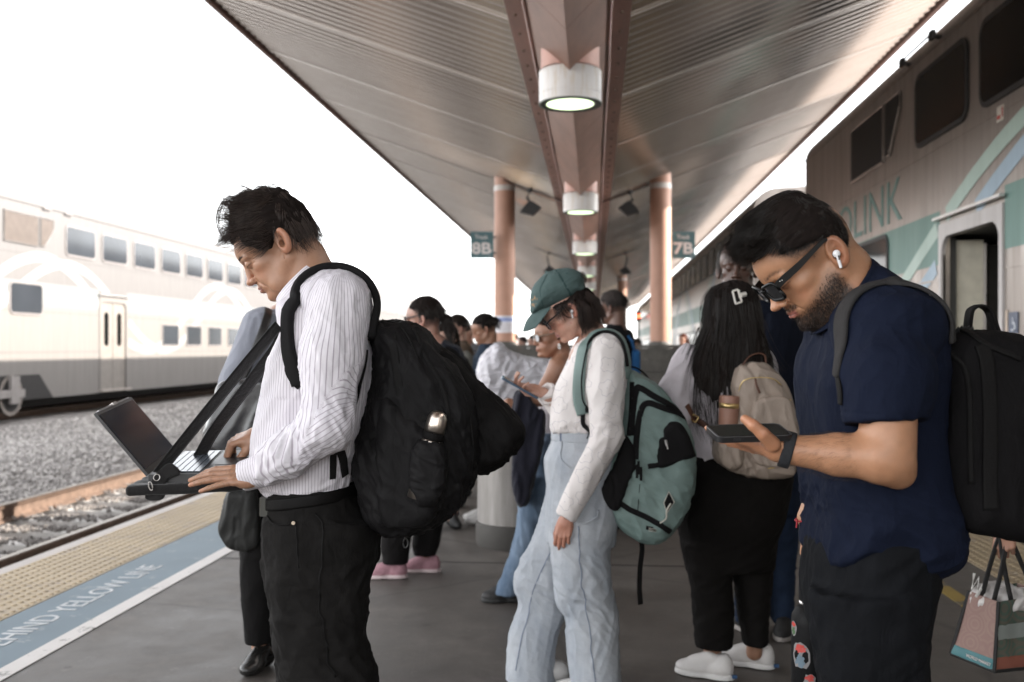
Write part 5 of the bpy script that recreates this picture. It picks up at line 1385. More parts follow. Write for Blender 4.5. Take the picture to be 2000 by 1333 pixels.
# ---- laptop on its harness
def build_laptop():
    F = FA
    t = empty('laptop', 'open black laptop carried flat in a padded harness in front of the man', 'laptop', mat=F.m@Matrix.Translation(Vector(F(400, 940, -.02))))
    inv = F(400, 940, -.02)
    hn, hf_ = F(290, 934, -.15), F(347, 888, .17); nr, fr = F(520, 940, -.15), None
    xd = nrm(A3(nr[0]-hn[0], 0, -.0)); yd = nrm(hf_-hn); yd = nrm(yd-xd*0); 
    L = lambda a, b, c: hn+A3(1, 0, .025)*a+yd*b+A3(0, 0, 1)*c-inv
    Wd = np.linalg.norm(hf_-hn); Dp = .235
    M_lp = simple('laptop_black', (.022, .022, .024), .38, .1, .15, 30, .1, 400)
    M_case = m_cloth('padded_case', (.016, .015, .015), .7, .2, 600, .5)
    mb = MB()
    def slab(m, a0, a1, b0, b1, c0, c1, fx=L):
        V = [fx(a, b, c) for c in (c0, c1) for (a, b) in ((a0, b0), (a1, b0), (a1, b1), (a0, b1))]; m.add(V, [(0, 3, 2, 1), (4, 5, 6, 7), (0, 1, 5, 4), (1, 2, 6, 5), (2, 3, 7, 6), (3, 0, 4, 7)])
    slab(mb, .0, Dp, .0, Wd, -.012, .008); mb.build('base', M_lp, t)
    e = U(); c = hn+A3(1, 0, .025)*.125+yd*Wd/2+A3(0, 0, -.026)-inv; R = np.stack([nrm(A3(1, 0, .025)), yd, nrm(np.cross(nrm(A3(1, 0, .025)), yd))], 1)
    e.add(pbox(c, (.152, Wd/2+.012, .012), .008, R)); 
    sdf_obj('padded_tray', e, c-A3(.22, .22, .06), c+A3(.22, .22, .06), .004, M_case, t, lambda P: .002*folds(P, A3(1, 0, 0), .03, 4, 3))
    mb = MB(); cur = [tuple(L(-.03+.0*k, 0, 0)) for k in range(1)]
    M_key = simple('key_top', (.15, .17, .20), .25, .2, .1, 60); M_kb = simple('key_well', (.015, .015, .017), .4)
    mb = MB(); slab(mb, .022, .125, .012, Wd-.012, .0083, .0090); kb = mb.build('keyboard', M_kb, t)
    mb = MB()
    for r in range(6):
        for k in range(15):
            a0 = .025+r*.0165; b0 = .016+k*(Wd-.032)/15; slab(mb, a0, a0+.0138, b0, b0+(Wd-.032)/15-.0028, .0091, .0116)
    ko = mb.build('keys', M_key, kb); ko['kind'] = 'stuff'
    mb = MB(); slab(mb, .14, .205, Wd*.33, Wd*.63, .0083, .0090); mb.build('touchpad', M_kb, t)
    # lid
    tl = F(187, 813, -.15); ld = nrm(tl-hn); nl = nrm(np.cross(yd, ld)); hgt = np.linalg.norm(tl-hn)
    if nl[0] < 0: nl = -nl                                   # faces the man
    Ls = lambda a, b, c: hn+ld*a+yd*b+nl*c-inv+A3(0, 0, .008)
    mb = MB(); slab(mb, .0, hgt, .0, Wd, -.007, .0, Ls); lid = mb.build('lid', M_lp, t)
    M_scr = N('laptop_screen'); M_scr.set(Base_Color=c4((.014, .021, .034)), Roughness=.14); M_scr.b.inputs['Specular IOR Level'].default_value = .22
    mb = MB(); slab(mb, .016, hgt-.009, .008, Wd-.008, .0003, .0012, Ls); mb.build('screen', M_scr.m, lid)
    mb = MB(); slab(mb, hgt-.002, hgt+.006, Wd*.45, Wd*.55, -.009, .003, Ls); mb.build('lid_clip', simple('clip_steel', (.5, .48, .46), .35, .9), lid)
    mb = MB(); slab(mb, hgt-.001, hgt+.003, Wd*.08, Wd*.92, -.008, .001, Ls); mb.build('lid_edge', simple('lid_silver', (.35, .35, .36), .4, .7), lid)
    # corner flap of cloth, ring and clip
    fl = U(); fl.add(pextr([tuple(p[[0, 2]]-inv[[0, 2]]) for p in (F(284, 975, -.16), F(292, 945, -.16), F(305, 925, -.16), F(330, 905, -.16), F(352, 925, -.16), F(325, 940, -.16), F(318, 975, -.16))], (-.157-inv[1]), .006, .004))
    c_ = F(315, 940, -.16)-inv; sdf_obj('corner_strap', fl, c_-A3(.06, .03, .06), c_+A3(.07, .03, .07), .0022, M_case, t)
    mb = MB(); rc = F(306, 933, -.175)-inv; mb.tube([rc+A3(.0075*math.cos(a), .002*math.sin(a), .0075*math.sin(a)) for a in np.linspace(0, 2*PI, 17)], .0011, 6); mb.build('ring', simple('clip_steel', (.5, .48, .46), .35, .9), t)
    mb = MB(); rc = F(294, 950, -.178)-inv; mb.tube([rc+A3(.003*math.cos(a)-.004*math.sin(a), 0, .005*math.cos(a)+.009*math.sin(a)) for a in np.linspace(0, 2*PI, 15)], .0014, 6); mb.build('snap_hook', simple('clip_steel', (.5, .48, .46), .35, .9), t)
    # harness straps
    M_web = m_cloth('black_webbing', (.012, .0115, .0115), .75, .15, 1200, .5)
    def st(nm, pts, w, off=.004, nv=None):
        C = spline([p-inv for p in pts], 40); T = np.gradient(C, axis=0); Nn = np.cross(T, np.array(nv if nv is not None else (0, 1, 0.))); Nn = np.where(Nn[:, 2:3] < 0, -Nn, Nn); Nn /= np.linalg.norm(Nn, axis=1, keepdims=True); ribbon(nm, C, Nn, w, off, M_web, t)
    st('harness_strap', [F(310, 925, -.15), F(345, 880, -.15), (F(440, 762, -.17)), F(520, 665, -.17), F(545, 636, -.16)], .040, .003, (.25, .85, -.4))
    st('harness_strap', [F(385, 900, .10), F(420, 840, .05), F(480, 760, -.02), F(540, 680, -.09), F(556, 650, -.12)], .040, .003, (.3, .85, -.4))
    return t
laptop = build_laptop()

# ---- big black backpack worn by man A
def build_pack_a():
    F = FA
    t = empty('backpack', 'bulging black hiking backpack worn by the man with the laptop', 'backpack', mat=F.m@Matrix.Translation(Vector(F(800, 1040, 0))))
    inv = F(800, 1040, 0); P2 = lambda L, dy=-.07: [tuple(F(x, y, dy)[[0, 2]]-inv[[0, 2]]) for x, y in L]
    M_n = m_cloth('black_nylon', (.009, .0085, .009), .6, .25, 500, .3, 0); M_n2 = m_cloth('black_nylon_dark', (.0055, .005, .005), .7, .25, 500, .3, 0)
    main = U(); main.add(pextr(P2([(733, 642), (753, 632), (794, 634), (825, 652), (856, 690), (890, 722), (920, 770), (932, 830), (932, 900), (912, 960), (880, 1000), (830, 1030), (785, 1042), (745, 1034), (722, 1010), (706, 950), (692, 900), (712, 832), (733, 742)]), 0, .185, .085, 60))
    def dm(P):
        return .0030*folds(P, A3(.5, 0, -.8), .018, 4, 44)+.0075*folds(P, A3(.25, .1, -1.), .055, 3.2, 31, .85)+.004*folds(P, A3(.6, .1, -.7), .03, 3, 12, .9)
    lo = F(680, 1060, -.2)-inv; hi = F(960, 610, .2)-inv
    sdf_obj('main_bag', main, A3(lo[0], -.21, lo[2]), A3(hi[0], .21, hi[2]), .005, M_n, t, dm)
    fl = U(); fl.add(pextr(P2([(858, 690), (888, 708), (915, 742), (965, 783), (1003, 820), (1021, 848), (1006, 882), (974, 909), (942, 925), (915, 918), (905, 860), (890, 780)]), .02, .13, .05, 60))
    sdf_obj('front_pocket', fl, F(840, 940, -.2)-inv-A3(0, .0, 0), F(1040, 670, .2)-inv+A3(0, .02, 0), .005, M_n2, t, dm)
    side = U(); side.add(pextr(P2([(765, 770), (800, 800), (868, 850), (872, 930), (850, 1000), (790, 1020), (750, 990), (745, 900), (750, 820)]), -.165, .035, .03, 40))
    sdf_obj('side_pocket', side, F(730, 1035, -.2)-inv-A3(0, .03, 0), F(890, 750, -.12)-inv+A3(0, .03, 0), .0045, M_n, t, lambda P: .005*folds(P, A3(.5, 0, -.8), .035, 3, 7))
    def lay(nm, pts, w, th, mat, fn=main, off=.003, n=40):
        C = np.array([F(x, y, dy) for x, y, dy in pts])-inv; return strap_on(nm, fn, C, w, th, mat, t, off, n)
    M_w = m_cloth('black_strap', (.011, .0105, .0105), .7, .15, 1300, .5, 0)
    lay('compression_strap', [(764, 640, -.18), (770, 720, -.2), (790, 800, -.2), (820, 870, -.2), (835, 900, -.2)], .022, .003, M_w)
    lay('compression_strap', [(700, 850, -.2), (760, 838, -.2), (830, 815, -.2), (868, 800, -.2)], .020, .003, M_w)
    lay('zip', [(800, 642, -.12), (840, 690, -.18), (872, 760, -.2), (880, 840, -.2), (872, 930, -.18), (850, 990, -.15)], .010, .004, M_w)
    lay('zip', [(870, 700, -.15), (905, 760, -.15), (925, 850, -.15), (928, 905, -.15)], .008, .004, M_w)
    lay('piping', [(755, 640, -.1), (800, 655, -.17), (828, 720, -.2), (840, 800, -.2)], .004, .003, M_w); lay('piping', [(715, 860, -.18), (740, 930, -.2), (770, 1000, -.19), (830, 1020, -.15)], .004, .003, M_w)
    # bottle in the side pocket
    b = F(848, 845, -.205)
    bt = empty('steel_bottle', 'brushed steel flask in the side pocket of the big black backpack', 'bottle', mat=F.m@Matrix.Translation(Vector(b))@Matrix.Rotation(math.radians(14), 4, 'Y'))
    m = MB(); m.lathe((0, 0, 0), [(.0, .052), (.010, .051), (.018, .046), (.023, .036), (.0245, .02), (.0245, 0)], 28); m.build('flask_cap', simple('brushed_steel', (.60, .54, .48), .30, 1.0, .15, 60), bt, smooth=True)
    m = MB(); m.lathe((0, 0, 0), [(.0255, .0), (.0262, -.003), (.0262, -.014), (.024, -.018)], 28); m.build('flask_ring', M_n2, bt, smooth=True)
    m = MB(); m.lathe((0, 0, 0), [(.0245, -.018), (.0255, -.022), (.0255, -.16), (.0, -.163)], 28); m.build('flask_body', simple('brushed_steel', (.60, .54, .48), .30, 1.0), bt, smooth=True)
    pk = U(); pk.add(pextr(P2([(820, 862), (845, 848), (872, 860), (878, 910), (865, 960), (830, 970), (812, 930)]), -.205, .032, .022, 30)); sdf_obj('bottle_pocket', pk, F(800, 990, -.2)-inv-A3(0, .05, 0), F(890, 830, -.2)-inv+A3(0, .06, 0), .004, M_n, t, lambda P: .004*folds(P, A3(.7, 0, -.5), .02, 3, 9))
    m = MB(); c = F(792, 1052, -.10)-inv; m.tube([c+A3(0, 0, .02), c], .004, 8); m.tube([c+A3(.006*math.cos(a), 0, -.012+.011*math.sin(a)) for a in np.linspace(0, 2*PI, 15)], .002, 6); m.build('zip_pull', simple('pull_black', (.03, .03, .03), .4), t)
    # straps over the shoulder: laid on shirt and sleeve
    sh = U(); sh.add(torsoA); sh.add(sleeveA, .01); fn = lambda Q: sh(Q+inv)
    M_pad = m_cloth('strap_padding', (.013, .0125, .013), .85, .15, 900, .5, 0)
    def on(nm, pts, w, th, mat, off=.004, n=60): return lay(nm, pts, w, th, mat, fn, off, n)
    on('shoulder_strap', [(584, 752, -.19), (573, 705, -.18), (568, 655, -.17), (578, 612, -.155), (603, 574, -.13), (640, 552, -.11), (675, 560, -.11), (705, 590, -.13), (730, 630, -.15), (740, 665, -.16)], .033, .016, M_pad)
    on('strap_webbing', [(572, 700, -.19), (568, 722, -.19), (578, 742, -.19), (590, 754, -.19)], .026, .004, M_w, .009, 20)
    on('lower_strap', [(742, 690, -.17), (728, 722, -.185), (705, 765, -.19), (684, 800, -.17)], .030, .004, M_w)
    on('lower_strap', [(662, 850, -.15), (676, 880, -.18), (700, 925, -.18), (716, 950, -.17)], .022, .003, M_w, .010)
    on('waist_webbing', [(652, 866, -.17), (655, 900, -.18), (662, 944, -.18)], .017, .002, M_w, .009)
    return t
build_pack_a()
# ------------------------------------------------------------------ the bearded man with the phone on the right
FB = Frame(1700, 2.15)
SKIN_B = (.46, .24, .135)
def build_man_b():
    F = FB
    t = empty('person', 'bearded man in sunglasses and a navy t-shirt smiling down at his phone', 'person', mat=F.m)
    H = Head(F(1574, 502, 0), pitch=42, sc=1.05, yaw=5, nose=1.25, jaw=1.1, fat=.007, lips=1.0, smile=.009, ear_x=-.026)
    H.add_neck(F(1668, 600, 0), .066, .080, .04)
    hf = H.full
    V1, F1 = nets(hf, H.c-A3(.17, .14, .19), H.c+A3(.19, .14, .16), .0022)
    def beard(q):
        x, y, z = q.T; ay = np.abs(y)
        side = np.clip((-.030-z-.35*np.maximum(0, .052-x)*0+.30*(x-.0)*-1+.028)/.02, 0, 1)      # below a line from the ear to the mouth corner
        side = np.clip((-.026-.40*np.clip(x, -.02, .09)-z)/.028, 0, 1)*np.clip((x+.012)/.02, 0, 1)*np.clip((z+.135)/.02, 0, 1)
        mo = np.exp(-((z+.0545)/.006)**2)*np.clip((.031-ay)/.006, 0, 1)*(x > .085)*.8
        side = side*(1-np.clip(1-np.abs(z+.067)/.010, 0, 1)*np.clip((.028-ay)/.004, 0, 1)*(x > .08))*np.clip((x < .105)+(z < -.078), 0, 1)
        return np.maximum(side, mo)
    def fade(q):
        x, y, z = q.T
        m = np.exp(-((z-.040)/.022)**2)*np.clip((.062-x)/.02, 0, 1)*(np.abs(y) > .04)*.75+np.clip((-.005-x)/.02, 0, 1)*np.clip((z+.05)/.04, 0, 1)*np.clip((.05-z)/.03, 0, 1)*.35+np.exp(-((x-.012)/.014)**2)*np.exp(-((z-.012)/.035)**2)*.45
        return m*(.85+.25*gnoise(q*150))
    c1 = head_color(H, SKIN_B, lip=(.36, .13, .10), browk=1., beard=beard, fade=fade)(V1)
    # phone hand (left hand, palm up) and bare forearm
    wr = F(1519, 877, -.20); el = F(1738, 898, -.25)
    u = U(); hand(u, wr, (-.66, .75, .03), (-.10, -.50, -.86), 1, curl=((4, 14, 10), (2, 16, 12), (4, 20, 12), (6, 20, 12)), tpts=[(F(1508, 868, -.235), .016), (F(1490, 848, -.25), .0125), (F(1471, 831, -.25), .0112), (F(1455, 819, -.24), .0088)], spread=4, s=.93, wrist_r=.027)
    u.add(pcap(wr, el*.55+wr*.45, .0265, .038), .02); u.add(pcap(el*.55+wr*.45, el+A3(-.03, 0, .004), .038, .046), .03); u.add(pcap(el+A3(0, 0, 0), F(1733, 790, -.24), .048, .055), .035)
    u.add(pell(F(1755, 925, -.235), (.030, .035, .030)), .03)
    V2, F2 = nets(u, np.array([F(1360, 0, -.2)[0], -.42, F(0, 985, -.2)[2]]), np.array([F(1830, 0, -.2)[0], -.10, F(0, 755, -.2)[2]]), .0022)
    c2 = np.tile(np.array(SKIN_B), (len(V2), 1))*(1+.08*gnoise(V2*60))[:, None]
    nl = np.exp(-((V2[:, 0]-wr[0]+.06)/.06)**2)[:, None]; c2 = c2*(1+nl*np.array([.06, -.04, -.05]))
    # far arm hanging
    u = U(); w3 = F(1583, 1012, .12); u.add(pcap(F(1640, 900, .12), w3, .045, .030)); hand(u, w3, (-.10, 0, -1), (-.8, .5, 0), 1, curl=30, thumb=(30, 15, 10, 10), s=1.0)
    V3, F3 = nets(u, w3-A3(.12, .12, .22), w3+A3(.14, .12, .20), .003); c3 = np.tile(np.array(SKIN_B), (len(V3), 1))
    u = U(); u.add(pcap(F(1720, 680, 0), F(1715, 950, 0), .10, .08)); u.add(pcap(F(1700, 1130, -.09), F(1700, 1500, -.09), .05, .04), .03); u.add(pcap(F(1690, 1130, .09), F(1690, 1500, .09), .05, .04), .03); u.add(pcap(F(1690, 600, 0), F(1710, 680, 0), .07, .1), .05); u.add(pcap(F(1740, 650, -.17), F(1740, 850, -.23), .05, .045), .03); u.add(pcap(F(1740, 650, .17), F(1640, 900, .12), .05, .04), .03)
    V4, F4 = nets(u, A3(-.5, -.45, .2), A3(.5, .45, 1.6), .016)
    V, Fc, at = join_mesh([(V1, F1, {'col': c1}), (V2, F2, {'col': c2}), (V3, F3, {'col': c3}), (V4, F4, {'col': np.tile(SKIN_B, (len(V4), 1))})])
    link('body', pmesh('body', V, Fc, True, attrs=at), M_skin, t)
    # beard of short hairs
    M_bh = m_hair('beard_hair', (.022, .013, .009), .55); rs = np.random.RandomState(9)
    q = H.loc(V1); bm = beard(q)+rs.uniform(-.38, .38, len(q)); idx = np.where(bm > .64)[0]; pk = rs.choice(idx, min(9000, len(idx)), replace=len(idx) < 9000); R0 = V1[pk]+rs.normal(0, .0007, (len(pk), 3)); G0 = grad(hf, R0, .003)
    qq = H.loc(R0); chin = np.clip((-.07-qq[:, 2])/.04, 0, 1)
    dl = (H.R@np.stack([.35-.3*0*chin, .0*chin, -1+.0*chin], 0)).T
    def st(P, i, r_): return dl*.9+G0*(.75-.12*i)+np.stack([gnoise(P*60+s_) for s_ in (0, 40, 80)], -1)*.6
    strands('beard', R0, st, 4, rs.uniform(.0010, .0016, len(R0))*(1+.7*chin), .0003, M_bh, t, .3)
    # brows under the glasses
    # hair
    M_h = m_hair('black_hair', (.013, .0105, .009))
    pts = [(1450, 495), (1449, 484), (1451, 466), (1458, 448), (1465, 430), (1473, 414), (1486, 401), (1501, 391), (1514, 381), (1537, 377), (1559, 381), (1577, 389), (1604, 412), (1631, 434), (1647, 455), (1654, 478), (1656, 493), (1645, 495), (1627, 487), (1613, 474), (1592, 470), (1575, 476), (1557, 482), (1540, 489), (1519, 497), (1510, 503), (1504, 496), (1499, 487), (1491, 487), (1481, 497), (1471, 509), (1462, 508)]
    def ex(h):
        h.add(pextr(px2(F, [(1449, 494), (1448, 470), (1458, 445), (1474, 416), (1501, 392), (1540, 380), (1560, 400), (1520, 450), (1487, 480), (1465, 506)]), H.c[1], .062, .03), .02)
    def dirf(P, H_):
        x = P[:, 0]; f = np.clip((F(1560, 0)[0]-x)/.10, -.2, 1)[:, None]
        q_ = H_.loc(P); lw = np.clip((.075-q_[:, 2])/.03, 0, 1)[:, None]; return (f*A3(-.9, -.10, -.55)+(1-f)*A3(.75, -.02, -.75))*(1-lw)+lw*np.where((q_[:, 0] > -.03)[:, None], H_.R@A3(.8, 0, -.45), H_.R@A3(-.1, 0, -1))
    ho, hs_ = short_hair(F, t, H, pts, M_h, .097, .018, (.113, .0865, .100), (-.004, 0, .032), n=11000, amp=.0035, res=.003, extra=ex, seg=(.004, .0085), dirf=dirf, lift=.16, flow=(-.8, 0, -.6), hdy=(1430, .03, 1650, -.04), segf=lambda q_: np.clip(.28+.72*(q_[:, 2]-.05)/.035, .28, 1)*np.clip(1-(q_[:, 0]-.075)/.05, .45, 1))
    Ls = []
    for (c, n_, sp) in [([(1494, 418), (1477, 438), (1465, 460), (1460, 478), (1457, 490)], 150, .022), ([(1505, 400), (1488, 408), (1474, 430), (1465, 455), (1461, 480)], 150, .025), ([(1540, 385), (1515, 384), (1496, 396), (1480, 410)], 150, .03), ([(1505, 470), (1488, 480), (1473, 492), (1461, 500)], 160, .02), ([(1560, 384), (1590, 398), (1618, 422), (1640, 444)], 120, .04), ([(1620, 440), (1640, 460), (1650, 480), (1655, 494)], 120, .035)]:
        for k in range(n_):
            off = rs.normal(0, 1, 3)*np.array([sp*.25, sp*1.1, sp*.25]); base = np.array([F(*p, 0)+A3(0, H.c[1], 0)+off*np.array([1-.4*(i/len(c)), 1, 1-.4*(i/len(c))])+rs.normal(0, .0016, 3) for i, p in enumerate(c)]); Ls.append(spline(base, 12))
    Q_ = np.stack(Ls); sh_ = Q_.shape; Q_ = Q_.reshape(-1, 3); v_ = hs_(Q_); lim = .004; bad = v_ > lim; Q_[bad] = snap(hs_, Q_[bad], lim, 4); Q_ = Q_.reshape(sh_)
    tubes('fringe', Q_, rs.uniform(.0003, .0006, len(Ls)), M_h, ho, .15)
    # fade stubble at the temple
    ix = np.where(fade(q) > .38)[0]; pk = rs.choice(ix, 5000); R0 = V1[pk]; G0 = grad(hf, R0, .003); dn = (H.R@A3(-.2, 0, -1.))
    strands('hair_fade', R0, lambda P, i, r_: dn+G0*.4+np.stack([gnoise(P*60+s_) for s_ in (0, 40, 80)], -1)*.4, 2, rs.uniform(.0010, .0022, len(R0)), .00022, M_h, ho, .4)
    M_ac = N('black_acetate'); M_ac.set(Base_Color=c4((.005, .005, .005)), Roughness=.4); M_ac.b.inputs['Specular IOR Level'].default_value = .25
    M_ln = N('dark_lens'); M_ln.set(Base_Color=c4((.010, .010, .012)), Roughness=.08); M_ln.b.inputs['Specular IOR Level'].default_value = .8
    g = glasses(H, 'sunglasses', t, M_ac.m, M_ln.m, .0036, .0130, .057, .040, .5, z0=-.002, xo=.008)
    m = MB()
    for q_ in (.0, .0045): p = H.w(.0965, .0675, .0125-q_*.3)+H.R@A3(-q_, 0, 0); m.tube([p, p+H.R@A3(0, .0022, 0)], .0011, 8)
    m.build('rivet', simple('silver_rivet', (.8, .8, .8), .25, .9), g)
    earbud(H, t)
    tt = U()
    m = MB(); m.box((0, 0, 0), (0, 0, 0)) if False else None
    teeth = U(); teeth.add(pcap(H.w(.0955, .006, -.0668), H.w(.0900, .018, -.0655), .0030, .0026)); sdf_obj('teeth', teeth, H.w(.095, .01, -.066)-.025, H.w(.095, .01, -.066)+.025, .0012, simple('teeth', (.62, .56, .48), .3), t)
    # ---- t-shirt
    M_ts = m_cloth('navy_jersey', (.0062, .0092, .0215), .85, .12, 1300, .35, 0)
    out = [(1596, 636), (1588, 664), (1573, 700), (1566, 745), (1570, 800), (1577, 860), (1573, 915), (1580, 965), (1583, 1000), (1578, 1040), (1583, 1074), (1620, 1082), (1665, 1082), (1705, 1105), (1745, 1127), (1800, 1124), (1850, 1112), (1878, 1085), (1878, 1030), (1850, 950), (1838, 860), (1838, 760), (1838, 690), (1828, 630), (1800, 582), (1752, 548), (1704, 518), (1680, 530), (1640, 575), (1605, 620)]
    def yf(P): return cubic(P[:, 2], [.85, 1.0, 1.2, 1.35, 1.45, 1.52, 1.6], [.19, .20, .195, .21, .20, .15, .09])
    ts = U(); ts.add(pextr(px2(F, out, (1570, .05, 1880, -.09)), 0, .2, .11, 70, yf)); ts.sub(xform(pell((0, 0, 0), (.058, .078, .12)), (frame_from(H.c-F(1668, 600)), F(1628, 572, 0))), .008)
    S0, S1 = F(1734, 660, -.17), F(1724, 838, -.245)
    def d_ts(P):
        lowf = np.exp(-((P[:, 2]-F(0, 1010)[2])/.11)**2)
        return .007*folds(P, A3(.95, 0, -.30), .045, 3.5, 13, .85)*lowf+.004*folds(P, A3(.25, 0, 1), .06, 3.5, 5, .7)*(P[:, 2] > 1.05)*(P[:, 0] < F(1680, 0)[0])+.0025*folds(P, A3(.7, 0, -.7), .05, 3, 6)
    sdf_obj('t_shirt', ts, A3(F(1540, 0)[0], -.27, F(0, 1150)[2]), A3(F(1910, 0)[0], .27, F(0, 495)[2]), .0045, M_ts, t, d_ts)
    tso = [o for o in t.children if o.name.startswith('t_shirt')][0]
    sl = U(); sl.add(pcap(S0+A3(0, .03, -.01), F(1735, 740, -.215), .088, .083)); sl.add(pcap(F(1731, 740, -.215), S1+A3(0, 0, -.06), .083, .072), .04)
    axs = nrm(F(1728, 838, -.245)-F(1738, 700, -.2)); pc = F(1725, 824, -.24)
    sl.cut(lambda P: (P-pc)@nrm(A3(.05, -.15, -1)), .006)
    sl.add(pell(F(1735, 640, -.12), (.11, .12, .085)), .05)
    def d_sl(P):
        hem = np.exp(-((P[:, 2]-(F(0, 806, -.24)[2]))/.0022)**2)*-.0016*(P[:, 2] < 1.3)
        return .0035*folds(P, A3(.3, 0, 1), .06, 3.5, 15, .8)+.003*folds(P, A3(.8, .2, .4), .05, 3, 25)+hem
    sdf_obj('sleeve', sl, np.array([F(1500, 0)[0], -.39, F(0, 860, -.2)[2]]), np.array([F(1870, 0)[0], .06, F(0, 545)[2]+.02]), .0042, M_ts, tso, d_sl)
    # neck rib
    ang = np.linspace(0, 2*PI, 60); fp, bp = F(1594, 648), F(1703, 512); mm = (fp+bp)/2; ex_ = (fp-bp)/2
    C = np.array([mm+ex_*1.0*math.cos(a)+A3(0, -.094, 0)*math.sin(a) for a in ang]); Nn = np.array([nrm(A3(-.35*math.cos(a)*-1*0+ex_[0]*math.cos(a)*8, -math.sin(a), .6)) for a in ang])
    ribbon('neck_rib', C, Nn, .022, .003, M_ts, tso)
    # ---- trousers
    M_tr = m_cloth('black_trousers', (.006, .0065, .008), .85, .25, 700, .35, 0)
    def lr_(L, cy, ry): dd = cy-(.08 if cy == 0 else .03); da = cy+.04; return [(F(0, y, dd)[2], (F(a, y, da)[0]+F(b, y, dd)[0])/2, cy, (F(b, y, dd)[0]-F(a, y, da)[0])/2, r) for (y, a, b, r) in L]
    tr = U(); tr.add(pstack(lr_([(1040, 1590, 1860, .19), (1080, 1575, 1850, .19), (1140, 1570, 1838, .19), (1190, 1572, 1822, .185), (1260, 1585, 1815, .17)], 0, 0), 2.3, capr=.03))
    tr.add(pstack(lr_([(1160, 1572, 1830, .10), (1230, 1576, 1816, .10), (1333, 1590, 1818, .095), (1480, 1610, 1815, .085), (1700, 1620, 1800, .08), (1960, 1630, 1790, .08), (2080, 1630, 1790, .078)], -.10, 0), 2.2), .03)
    tr.add(pstack(lr_([(1160, 1580, 1800, .10), (1230, 1580, 1780, .10), (1333, 1583, 1760, .095), (1480, 1590, 1750, .085), (1700, 1600, 1740, .08), (1900, 1600, 1740, .078)], .10, 0), 2.2), .03)
    sdf_obj('trousers', tr, A3(-.24, -.24, .05), A3(.26, .24, 1.0), .0065, M_tr, t, lambda P: .0055*folds(P, A3(.75, .1, .6), .055, 3.0, 12, .8)+.003*folds(P, A3(.1, 0, 1), .05, 4, 7))
    M_shoe = simple('dark_shoe', (.02, .018, .017), .5)
    for cy in (-.1, .1):
        cx = F(1700, 0, cy)[0]; s_ = U(); s_.add(pell((cx-.04, cy, .035), (.14, .05, .045))); s_.add(pell((cx+.03, cy, .05), (.06, .046, .06)), .03); s_.cut(lambda P: .004-P[:, 2], .002); sdf_obj('shoe', s_, A3(cx-.2, cy-.08, 0), A3(cx+.13, cy+.08, .13), .007, M_shoe, t)
    ah = U(); ah.add(pcap(wr, el*.55+wr*.45, .030, .042)); ah.add(pcap(el*.55+wr*.45, el, .040, .047), .03); ax_ = nrm(wr-el); R0 = el+(wr-el)*rs.uniform(.08, .82, (1700, 1))+rs.normal(0, .03, (1700, 3)); R0 = snap(ah, R0, 0); R0 = R0[R0[:, 1] < wr[1]+.02]; G0 = grad(ah, R0, .003)
    strands('arm_hair', R0, lambda P, i, r_: ax_*A3(1, 1, 1)+A3(0, 0, -.5)+G0*.35+r_.normal(0, .15, P.shape), 3, .0035, .00011, M_bh, t, .3)
    # wrist band, bracelet
    M_wb = m_cloth('grey_wristband', (.030, .031, .034), .6, .2, 1500, .5, 0)
    axw = nrm(el-wr); cw = wr+axw*.018; fu = nrm(np.cross(axw, A3(0, 1, 0))); C = np.array([cw+(fu*math.cos(a)*1.0+np.cross(axw, fu)*math.sin(a)*.9)*  .0325+axw*.006*math.cos(a) for a in np.linspace(0, 2*PI, 40)]); ribbon('wristband', C, C-cw, .022, .0035, M_wb, t)
    m = MB(); m.tube([w3+A3(.034*math.cos(a), .030*math.sin(a), .006*math.cos(a)) for a in np.linspace(0, 2*PI, 25)], .0022, 6); m.tube([w3+A3(-.034, -.012, 0), w3+A3(-.036, -.014, -.02)], .002, 6); m.build('bracelet', simple('red_cord', (.35, .02, .03), .7), t)
    return t, ts, sl, wr, w3, H
manB, tsB, slB, wrB, w3B, HB = build_man_b()
def build_phone_b():
    F = FB; c = F(1462, 846, -.205); c[2] -= .0
    t = empty('phone', 'black phone lying flat in the bearded man’s hand', 'phone', mat=F.m@Matrix.Translation(Vector(c))@Matrix.Rotation(math.radians(8), 4, 'Z')@Matrix.Rotation(math.radians(13), 4, 'X')@Matrix.Rotation(math.radians(-1), 4, 'Y'))
    M_p = simple('phone_case', (.012, .012, .013), .35); m = MB(); m.prism([(p[0], p[1]) for p in rrect(-.076, -.039, .076, .039, .012, 6)], 'z', -.006, .0055); b = m.build('phone_case', M_p, t, auto=40)
    g = N('phone_glass'); g.set(Base_Color=c4((.006, .006, .007)), Roughness=.12)
    m = MB(); m.prism([(p[0], p[1]) for p in rrect(-.0715, -.0345, .0715, .0345, .009, 6)], 'z', .0052, .0062); m.build('phone_screen', g.m, t, auto=40)
    m = MB(); m.prism([(p[0], p[1]) for p in rrect(-.045, -.003, -.030, .003, .002, 3)], 'y', -.0400, -.0388); m.build('side_button', simple('button_metal', (.08, .08, .085), .3, .8), t)
    m = MB(); m.tube([(p[0], p[1], .0056) for p in rrect(-.0755, -.0385, .0755, .0385, .012, 6)]+[(.0755, .0265, .0056)], .0007, 5); m.build('case_rim', simple('case_rim', (.12, .12, .125), .3, .5), t)
build_phone_b()
